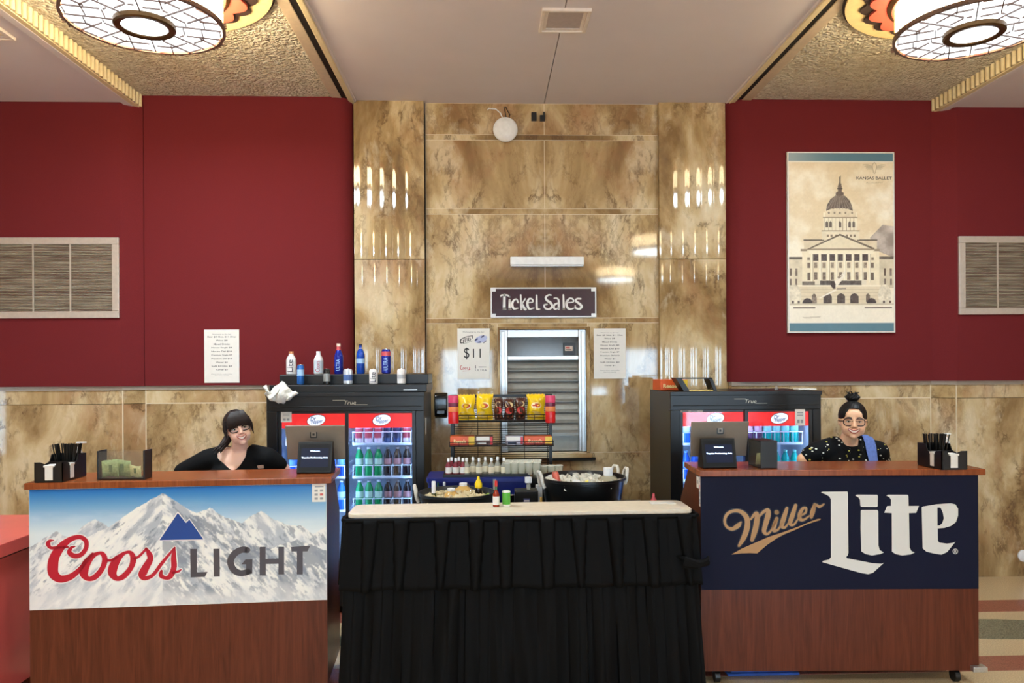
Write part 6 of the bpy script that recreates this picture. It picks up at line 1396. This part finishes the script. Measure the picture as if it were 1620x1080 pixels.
def hand(mb, w, d, side, r=.0085):
    """palm with five bent fingers, from wrist w along direction d"""
    w, d = Vector(w), Vector(d).normalized(); s = d.cross(Vector((0, 1, 0))).normalized()*side; n = s.cross(d)
    capsule(mb, w+d*.02, w+d*.075+s*.0, .026, .030, flat=.5)
    for k, (L_, o) in enumerate(((.066, -.030), (.076, -.010), (.070, .010), (.054, .029))):
        a = w+d*.09+s*o; b_ = a+d*L_*.5+s*o*.12; c = b_+d*L_*.42+n*L_*.28
        capsule(mb, a, b_, r*1.05, r); capsule(mb, b_, c, r, r*.8)
    a = w+d*.03-s*.028; b_ = a+d*.03-s*.028; capsule(mb, a, b_, r*1.3, r*1.15); capsule(mb, b_, b_+d*.032-s*.006, r*1.1, r*.9)
def person(label, X, Y, sh, head, hair_kind, arms, skin, m_hair, m_shirt, chest, sleeve, hs=1.):
    """sh: shoulder height and half width; head: chin point, tilt (roll), turn (yaw); arms: (shoulder, elbow, wrist, hand direction) for both sides"""
    t = thing('person', label, 'person', (X, Y, 0)); zs, hw = sh; cx = chest['cx']
    Rm = Matrix.Rotation(head['yaw'], 3, 'Z') @ Matrix.Rotation(head['roll'], 3, 'Y') @ Matrix.Rotation(head.get('pitch', 0), 3, 'X'); H0 = Vector(head['chin'])
    hp = lambda x, y, z: H0+Rm @ Vector((x*hs, y*hs, z*hs))
    m_skin = skin; mb = MB()
    def he(c, r, nu=24, nv=16): mb.ell(hp(*c), [q*hs for q in r], nu, nv, Rm)
    fw = head.get('wide', 1.)
    he((0, .018, .138), (.076, .094, .086)); he((0, -.02, .095), (.067*fw, .064, .085)); he((0, -.032, .045), (.048*fw, .050, .040)); he((0, -.064, .016), (.023, .020, .016))
    for s in (-1, 1):
        he((s*.036*fw, -.058, .066), (.026, .024, .026)); he((s*.076, .016, .098), (.010, .020, .031)); he((s*.030, -.073, .126), (.026, .012, .008)); he((s*.012, -.092, .078), (.009, .010, .008)); he((s*.042*fw, -.03, .05), (.018, .03, .03))
    he((0, -.082, .118), (.010, .012, .022)); he((0, -.092, .097), (.011, .014, .018)); he((0, -.099, .083), (.014, .014, .011)); he((0, -.072, .049), (.030, .018, .020)); he((0, -.066, .15), (.05, .02, .03))
    # neck, trunk, arms, legs: one surface with the head
    nb = Vector((cx, .03, zs+.015)); capsule(mb, nb, hp(0, .014, .05), .052*chest.get('neck', 1), .046*hs)
    tr = chest['torso']
    for c, r in tr: mb.ell(c, r, 26, 16)
    for (a, e, w_, d), s in zip(arms, (-1, 1)):
        capsule(mb, (cx+s*.06, .02, zs-.01), a, .06, .058); capsule(mb, a, e, .058, .046); capsule(mb, e, w_, .044, .030); hand(mb, w_, d, s)
    hipz = .92
    for s in (-1, 1):
        capsule(mb, (cx*.4+s*.095, .03, hipz-.03), (s*.10, .02, .50), .088, .060); capsule(mb, (s*.10, .02, .50), (s*.105, .04, .09), .058, .040); capsule(mb, (s*.105, .05, .06), (s*.115, -.09, .045), .04, .034)
    body = baked(mb, 'body', m_skin, t, .0065, 5)
    bv = BVHTree.FromObject(body, bpy.context.evaluated_depsgraph_get()); fdir = Rm @ Vector((0, 1, 0))
    def face(x, z, lift=.0):
        o = hp(x, -.3, z); h = bv.ray_cast(o, fdir)
        return (h[0]-fdir*lift*hs) if h[0] else hp(x, -.09-lift, z)
    B = lambda nm, pts, r, m, par=t, n=7: MB().tube(pts, r, n).obj(nm, m, par)
    m_eye = mat('eye_white', (226, 222, 216), .25, noise=0); m_iris = mat('dark_iris', (40, 26, 20), .2, noise=0); m_lip = mat('lip_rose', (176, 84, 78), .4, noise=0); m_teeth = mat('teeth_white', (236, 230, 218), .3, noise=0)
    for s in (-1, 1):
        c = face(s*.031, .108, -.0055); e = MB().ell(c, (.0125*hs, .009*hs, .0048*hs), 16, 10, Rm).obj('eye', m_eye, t)
        MB().ell(c-fdir*.0068*hs, (.0052*hs, .0045*hs, .0046*hs), 12, 8, Rm).obj('iris', m_iris, e)
        B('eyelid', [face(s*.031+q*.015, .1085+.0052*(1-q*q), .0015) for q in np.linspace(-1, 1, 7)], [.0008, .0016, .002, .002, .002, .0016, .0008], m_iris)
        B('eyebrow', [face(s*(.014+.036*q), .1325+.005*math.sin(2.8*q)-.004*q, .0012) for q in np.linspace(0, 1, 7)], [.0016, .0032, .0034, .0032, .0028, .002, .001], m_hair)
    # open smile
    def mz(q, up): return .053+.013*q*q+(.0015 if up else -.0125*(1-q*q))
    qs = np.linspace(-1, 1, 11); mw = .031*fw
    up, lo = [face(q*mw, mz(q, 1), .0012) for q in qs], [face(q*mw, mz(q, 0), .0012) for q in qs]
    MB().add(up+lo, [(k, k+1, 12+k, 11+k) for k in range(10)]).obj('teeth', m_teeth, t)
    B('lip', [face(q*mw, mz(q, 1)+.002, .001) for q in qs], [.0008]+[.0026]*9+[.0008], m_lip); B('lip', [face(q*mw, mz(q, 0)-.002, .001) for q in qs], [.0008]+[.0034]*9+[.0008], m_lip)
    # hair: a strand-ridged shell over the skull, pushed under the skin where the face is bare
    nu, nv = 72, 40; rs = []
    for k in range(nv+1):
        th = math.pi*k/nv; th = min(max(th, .02), math.pi-.02); ring = []
        for i in range(nu):
            a = 2*math.pi*i/nu; x, y, z = math.sin(th)*math.cos(a), math.sin(th)*math.sin(a), -math.cos(th)
            px_, py_, pz_ = .084*x, .018+.103*y, .135+(.096 if hair_kind == 'bangs' else .096)*z; front = py_ < -.012
            g_ = 1.+.018*math.sin(a*23+3*math.sin(th*4))+.01*math.sin(a*41+1)
            if hair_kind == 'bangs': bare = (front and pz_ < .132+.012*math.sin(px_*45+.8)-.25*max(0, abs(px_)-.055)) or pz_ < .045 or (py_ < .035 and pz_ < .10 and abs(px_) < .12)
            else: bare = (py_ < .02 and pz_ < .187-2.6*max(0, abs(px_)-.03)**1.25*2.2) or pz_ < .06 or (py_ < .03 and pz_ < .115); 
            if hair_kind != 'bangs': g_ = 1.+(g_-1)*.5-.012*(1 if front else 0)
            q = .80 if bare else g_
            ring.append(hp(px_*q, .018+(py_-.018)*q-(.010 if (hair_kind == 'bangs' and front and not bare) else 0), .135+(pz_-.135)*q))
        rs.append(ring)
    hair = MB().rings(rs).obj('hair', m_hair, t, angle=70)
    if hair_kind == 'bangs':
        mb = MB()
        for k in range(16):
            q = k/15; x0 = -.066+.125*q; mb.tube([hp(x0*.55+.01, -.055, .214), hp(x0*.85, -.088, .185), hp(x0*1.02+.004, -.098+.25*abs(x0)**1.6, .152), hp(x0*1.08+.008, -.090+.35*abs(x0)**1.5, .124-.02*(abs(q-.5)*2)**2)], [.010, .012, .010, .003], 7)
        for s in (-1, 1):
            for k in range(3): mb.tube([hp(s*.07, -.035+.01*k, .17), hp(s*(.080+.003*k), -.032+.012*k, .12), hp(s*(.079+.003*k), -.03+.012*k, .075-.012*k)], [.010, .009, .002], 6)
        mb.obj('fringe', m_hair, hair, angle=70)
        mb = MB()
        for k in range(8):
            dx, dz = .012*math.cos(k*.8), .012*math.sin(k*.8); mb.tube([hp(-.02+dx, .115, .10+dz), hp(-.055+dx, .12, .06+dz), hp(-.10+dx*1.3, .09, .02+dz), hp(-.135-.02*(k % 3), .06, -.01+dz)], [.014, .016, .012, .003], 7)
        mb.obj('ponytail', m_hair, hair, angle=70)
    else:
        mb = MB(); mb.ell(hp(0, .045, .248), (.040*hs, .040*hs, .028*hs), 28, 16, Rm)
        for k in range(14):
            a = k*2.4; mb.tube([hp(.03*math.cos(a), .045+.03*math.sin(a), .238), hp(.040*math.cos(a+.7), .045+.040*math.sin(a+.7), .252), hp(.026*math.cos(a+1.5), .045+.026*math.sin(a+1.5), .270)], [.008, .009, .006], 6)
        for k in range(7):
            a = k*.9; mb.tube([hp(.012*math.cos(a), .04+.012*math.sin(a), .265), hp(.026*math.cos(a), .04+.02*math.sin(a), .278+.004*k % .01), hp(.040*math.cos(a+.3), .04+.03*math.sin(a), .285)], [.006, .004, .001], 5)
        mb.obj('bun', m_hair, hair, angle=70)
    # glasses
    m_gl = head['frame']; mb = MB(); g0 = MB(); zc_, gw, gh = .106, head['gw'], head['gh']
    yf = min((Rm.transposed() @ (face(x, z)-H0)).y/hs for x, z in ((.03, .1), (-.03, .1), (.03, .118), (-.03, .118), (.05, .1), (-.05, .1)))-.006
    for s in (-1, 1):
        lp = [hp(s*.033+gw*np.sign(math.cos(a))*abs(math.cos(a))**.7, yf+.004*abs(math.cos(a)), zc_+gh*np.sign(math.sin(a))*abs(math.sin(a))**.7-.0) for a in np.linspace(0, 2*math.pi, 28, endpoint=False)]
        mb.tube(lp, head['gt']*hs, 6, closed=True); g0.add(lp, [tuple(range(28))])
        mb.tube([hp(s*(.033+gw), yf+.004, zc_+.006), hp(s*.078, yf+.03, zc_+.004), hp(s*.084, .0, zc_), hp(s*.082, .03, zc_-.004)], head['gt']*hs*.9, 6)
    mb.tube([hp(-.012, yf, zc_+.006), hp(0, yf-.003, zc_+.009), hp(.012, yf, zc_+.006)], head['gt']*hs, 6)
    fr_ = mb.obj('glasses', m_gl, t); g0.obj('lens', glassy('spectacle_lens', (244, 246, 250), .0, .25), fr_, smooth=False)
    # shirt
    mb = MB()
    for c, r in tr: mb.ell(c, [q+.014 for q in r], 26, 16)
    capsule(mb, nb-Vector((0, 0, .02)), nb+Vector((0, 0, .012)), .074, .066)
    for (a, e, w_, d), s in zip(arms, (-1, 1)):
        a, e = Vector(a), Vector(e); capsule(mb, (cx+s*.06, .02, zs-.01), a, .076, .072); capsule(mb, a, a+(e-a)*sleeve[0 if s < 0 else 1], .073, sleeve[2])
    shirt = baked(mb, 'shirt', m_shirt, t, .010, 8)
    def keep(c):
        if (c-nb).xy.length < chest['collar'] and c.z > zs-.012: return False
        if c.y < .04 and c.z > chest['vz']:
            if abs(c.x-chest['vx']) < (chest['vw'] if c.x < chest['vx'] else chest.get('vwr', chest['vw']))*min(1, (c.z-chest['vz'])/max(.01, zs-chest['vz']))**.9: return False
        return c.z > .84
    cut(shirt, keep); md = shirt.modifiers.new('thickness', 'SOLIDIFY'); md.thickness = .004; md.offset = 1
    # trousers and shoes
    mb = MB(); m_tr = mat('black_trousers', (14, 14, 16), .85)
    mb.ell((cx*.5, .03, .93), (.185, .125, .12), 24, 14)
    for s in (-1, 1): capsule(mb, (cx*.4+s*.095, .03, hipz-.03), (s*.10, .02, .50), .104, .076); capsule(mb, (s*.10, .02, .50), (s*.105, .04, .10), .074, .062)
    baked(mb, 'trousers', m_tr, t, .012, 5)
    for s in (-1, 1):
        mb = MB(); mb.ell((s*.108, .03, .05), (.05, .075, .05), 16, 10); mb.ell((s*.114, -.08, .042), (.05, .09, .042), 16, 10); o = baked(mb, 'shoe', mat('black_shoe', (10, 10, 11), .4), t, .008, 3); cut(o, lambda c: c.z > .003)
    return t, bv, hp, face
def skin_mat(name, c):
    m = mat(name, c, .5, noise=.05, nscale=14); b = m.node_tree.nodes['Principled BSDF']; b.inputs['Subsurface Weight'].default_value = .12; b.inputs['Subsurface Radius'].default_value = (.02, .008, .004); return m
m_hl = mat('dark_brown_hair', (34, 21, 17), .55, spec=.3, noise=.35, nscale=70); m_hr = mat('black_hair', (15, 12, 12), .5, spec=.3, noise=.3, nscale=70)
YA = 4.80; pA = at(377, 700, YA); k = YA/FPX
zA = lambda py, px=377: at(px, py, YA).z
m_bshirt = mat('black_jersey', (9, 9, 11), .85, noise=.1, spec=.2)
cxA = 0.0; zsh_ = zA(708)-.045
ptA = lambda px, py, y=0: (at(px, py, YA).x-pA.x, y, zA(py, px))
tA_, bvA, hpA, faceA = person('smiling person with dark fringe and glasses in a black V-neck shirt', pA.x, YA, (zsh_, .19),
    dict(chin=(at(389, 700, YA).x-pA.x, -.075, zA(701)), roll=-.22, yaw=.46, pitch=-.05, frame=mat('black_frames', (14, 14, 16), .3), gw=.026, gh=.015, gt=.0032, wide=1.0), 'bangs',
    (((-.185, .01, zsh_-.035), (-.345, .03, zA(742)-.02), (-.235, -.05, .97), (.25, -.1, -1)), ((.175, .01, zsh_-.03), (.262, .05, zA(740)-.02), (.215, -.06, .98), (-.2, -.1, -1))),
    skin_mat('fair_skin', (246, 198, 174)), m_hl, m_bshirt,
    dict(cx=cxA, torso=[((0, .03, 1.18), (.175, .105, .13)), ((0, .03, 1.04), (.175, .125, .17)), ((0, -.035, 1.13), (.15, .09, .075)), ((0, .03, .93), (.18, .125, .12))], neck=1.02, collar=.080, vz=zA(741), vx=.012, vw=.125, vwr=.05), (1.0, .62, .062), .95)
p_ = at(403, 741, YA-.12)
h = bvA.ray_cast(Vector((p_.x-pA.x, -.5, p_.z)), Vector((0, 1, 0)))[0]; yb_ = (h.y if h else -.12)-.022
o = MB().box(-.036, .036, -.003, .003, -.011, .011).obj('name_badge', mat('badge_copper', (206, 170, 150), .35), tA_, bevel=.002, smooth=False, loc=(p_.x-pA.x, yb_, p_.z)); o.rotation_euler = (0, -.12, 0); o['label'] = 'pale name badge'
# --- right bartender: patterned shirt, towel over the shoulder
m_pat = bpy.data.materials.new('black_print_shirt'); m_pat.use_nodes = True
nt = m_pat.node_tree; N = nt.nodes; L = nt.links; b = N['Principled BSDF']; b.inputs['Roughness'].default_value = .8; b.inputs['Specular IOR Level'].default_value = .2
tc = N.new('ShaderNodeTexCoord'); nz = N.new('ShaderNodeTexNoise'); nz.inputs['Scale'].default_value = 9
vo = N.new('ShaderNodeTexVoronoi'); vo.inputs['Scale'].default_value = 32; vo.inputs['Randomness'].default_value = .8
mp = N.new('ShaderNodeMapping'); mp.inputs['Scale'].default_value = (1, .6, 1.5); mp.inputs['Rotation'].default_value = (0, .5, 0)
r1 = N.new('ShaderNodeValToRGB'); r1.color_ramp.interpolation = 'CONSTANT'; r1.color_ramp.elements[0].color = (1, 1, 1, 1); r1.color_ramp.elements[1].position = .22; r1.color_ramp.elements[1].color = (0, 0, 0, 1)
r2 = N.new('ShaderNodeValToRGB'); r2.color_ramp.interpolation = 'CONSTANT'; r2.color_ramp.elements[0].color = (*lin((226, 226, 214)), 1); r2.color_ramp.elements[1].position = .62; r2.color_ramp.elements[1].color = (*lin((206, 196, 90)), 1)
mx = N.new('ShaderNodeMix'); mx.data_type = 'RGBA'; sep = N.new('ShaderNodeSeparateColor')
L.new(tc.outputs['Object'], mp.inputs[0]); L.new(mp.outputs[0], vo.inputs['Vector']); L.new(vo.outputs['Distance'], r1.inputs[0]); L.new(vo.outputs['Color'], sep.inputs[0]); L.new(sep.outputs[0], r2.inputs[0])
cin = [i for i in mx.inputs if i.type == 'RGBA']; cin[0].default_value = (*lin((10, 12, 16)), 1); L.new(r2.outputs[0], cin[1]); L.new(r1.outputs[0], mx.inputs['Factor']); L.new([o for o in mx.outputs if o.type == 'RGBA'][0], b.inputs['Base Color'])
YBp = 4.86; pB = at(1342, 700, YBp); zBf = lambda py, px=1342: at(px, py, YBp).z
zsB = zBf(696)-.040
tB_, bvB, hpB, faceB = person('smiling person with top bun and round glasses in a black patterned shirt', pB.x, YBp, (zsB, .2),
    dict(chin=(at(1341, 690, YBp).x-pB.x, -.065, zBf(690.5)), roll=.02, yaw=-.36, pitch=.04, frame=mat('brown_frames', (62, 36, 32), .3), gw=.0275, gh=.022, gt=.0032, wide=1.14), 'bun',
    (((-.195, .01, zsB-.04), (-.285, .02, zBf(727)), (-.235, -.06, 1.0), (.2, -.1, -1)), ((.195, .01, zsB-.04), (.232, .04, zBf(738)), (.215, -.05, 1.0), (-.2, -.1, -1))),
    skin_mat('tan_skin', (242, 192, 154)), m_hr, m_pat,
    dict(cx=0., torso=[((0, .03, zsB-.11), (.195, .11, .13)), ((0, .03, 1.06), (.195, .13, .19)), ((0, -.03, zsB-.16), (.165, .095, .08)), ((0, .03, .93), (.19, .13, .12))], neck=1.0, collar=.074, vz=zBf(705), vx=.002, vw=.052), (.52, .85, .064), 1.02)
m_col = m_pat
for s in (-1, 1):
    mb = MB(); mb.tube([(s*.055, .09, zsB+.045), (s*.078, .03, zsB+.04), (s*.066, -.035, zsB+.015), (s*.034, -.085, zsB-.022), (s*.052, -.098, zsB-.045)], [.012, .016, .017, .016, .004], 8); mb.obj('collar', m_pat, tB_)
# blue towel over the far shoulder
m_tow = mat('blue_towel', (104, 128, 196), .95, noise=.12, nscale=60, bump=.5)
sb = BVHTree.FromObject([c for c in tB_.children if c.name.startswith('shirt')][0], bpy.context.evaluated_depsgraph_get())
nw = 13; cols = []
for u_ in np.linspace(-1, 1, nw):
    col = []; x = .118+u_*.037
    for y in np.linspace(.10, -.075, 9):
        h_ = sb.ray_cast(Vector((x, y, 1.9)), Vector((0, 0, -1)))[0]; col.append((x, y, (h_.z if h_ else zsB)+.012+.003*math.sin(6*u_)))
    zl0 = col[-1][2]; ym = -.075
    for q in np.linspace(.06, 1, 17):
        x = .118+.016*q+u_*(.037+.026*min(1, q*2)); z = zl0-.34*q; h_ = sb.ray_cast(Vector((x, -.6, z)), Vector((0, 1, 0)))[0]
        ym = min((h_.y if h_ else -.09)-.014, ym-.0 if q < .25 else -.09); col.append((x, ym-.008*max(0, math.sin(5.5*u_+2*q)), z))
    cols.append(col)
rows = [[c[k] for c in cols] for k in range(26)]
mb = MB(); mb.add([p for r_ in rows for p in r_], [(a*nw+i, a*nw+i+1, (a+1)*nw+i+1, (a+1)*nw+i) for a in range(25) for i in range(nw-1)])
o = mb.obj('bar_towel', m_tow, None, angle=80, loc=(pB.x, YBp, 0)); md = o.modifiers.new('thickness', 'SOLIDIFY'); md.thickness = .006; md.offset = 1; md = o.modifiers.new('soft', 'SMOOTH'); md.iterations = 2
tag(o, 'blue towel hanging over the shoulder of the person in patterned shirt', 'towel')
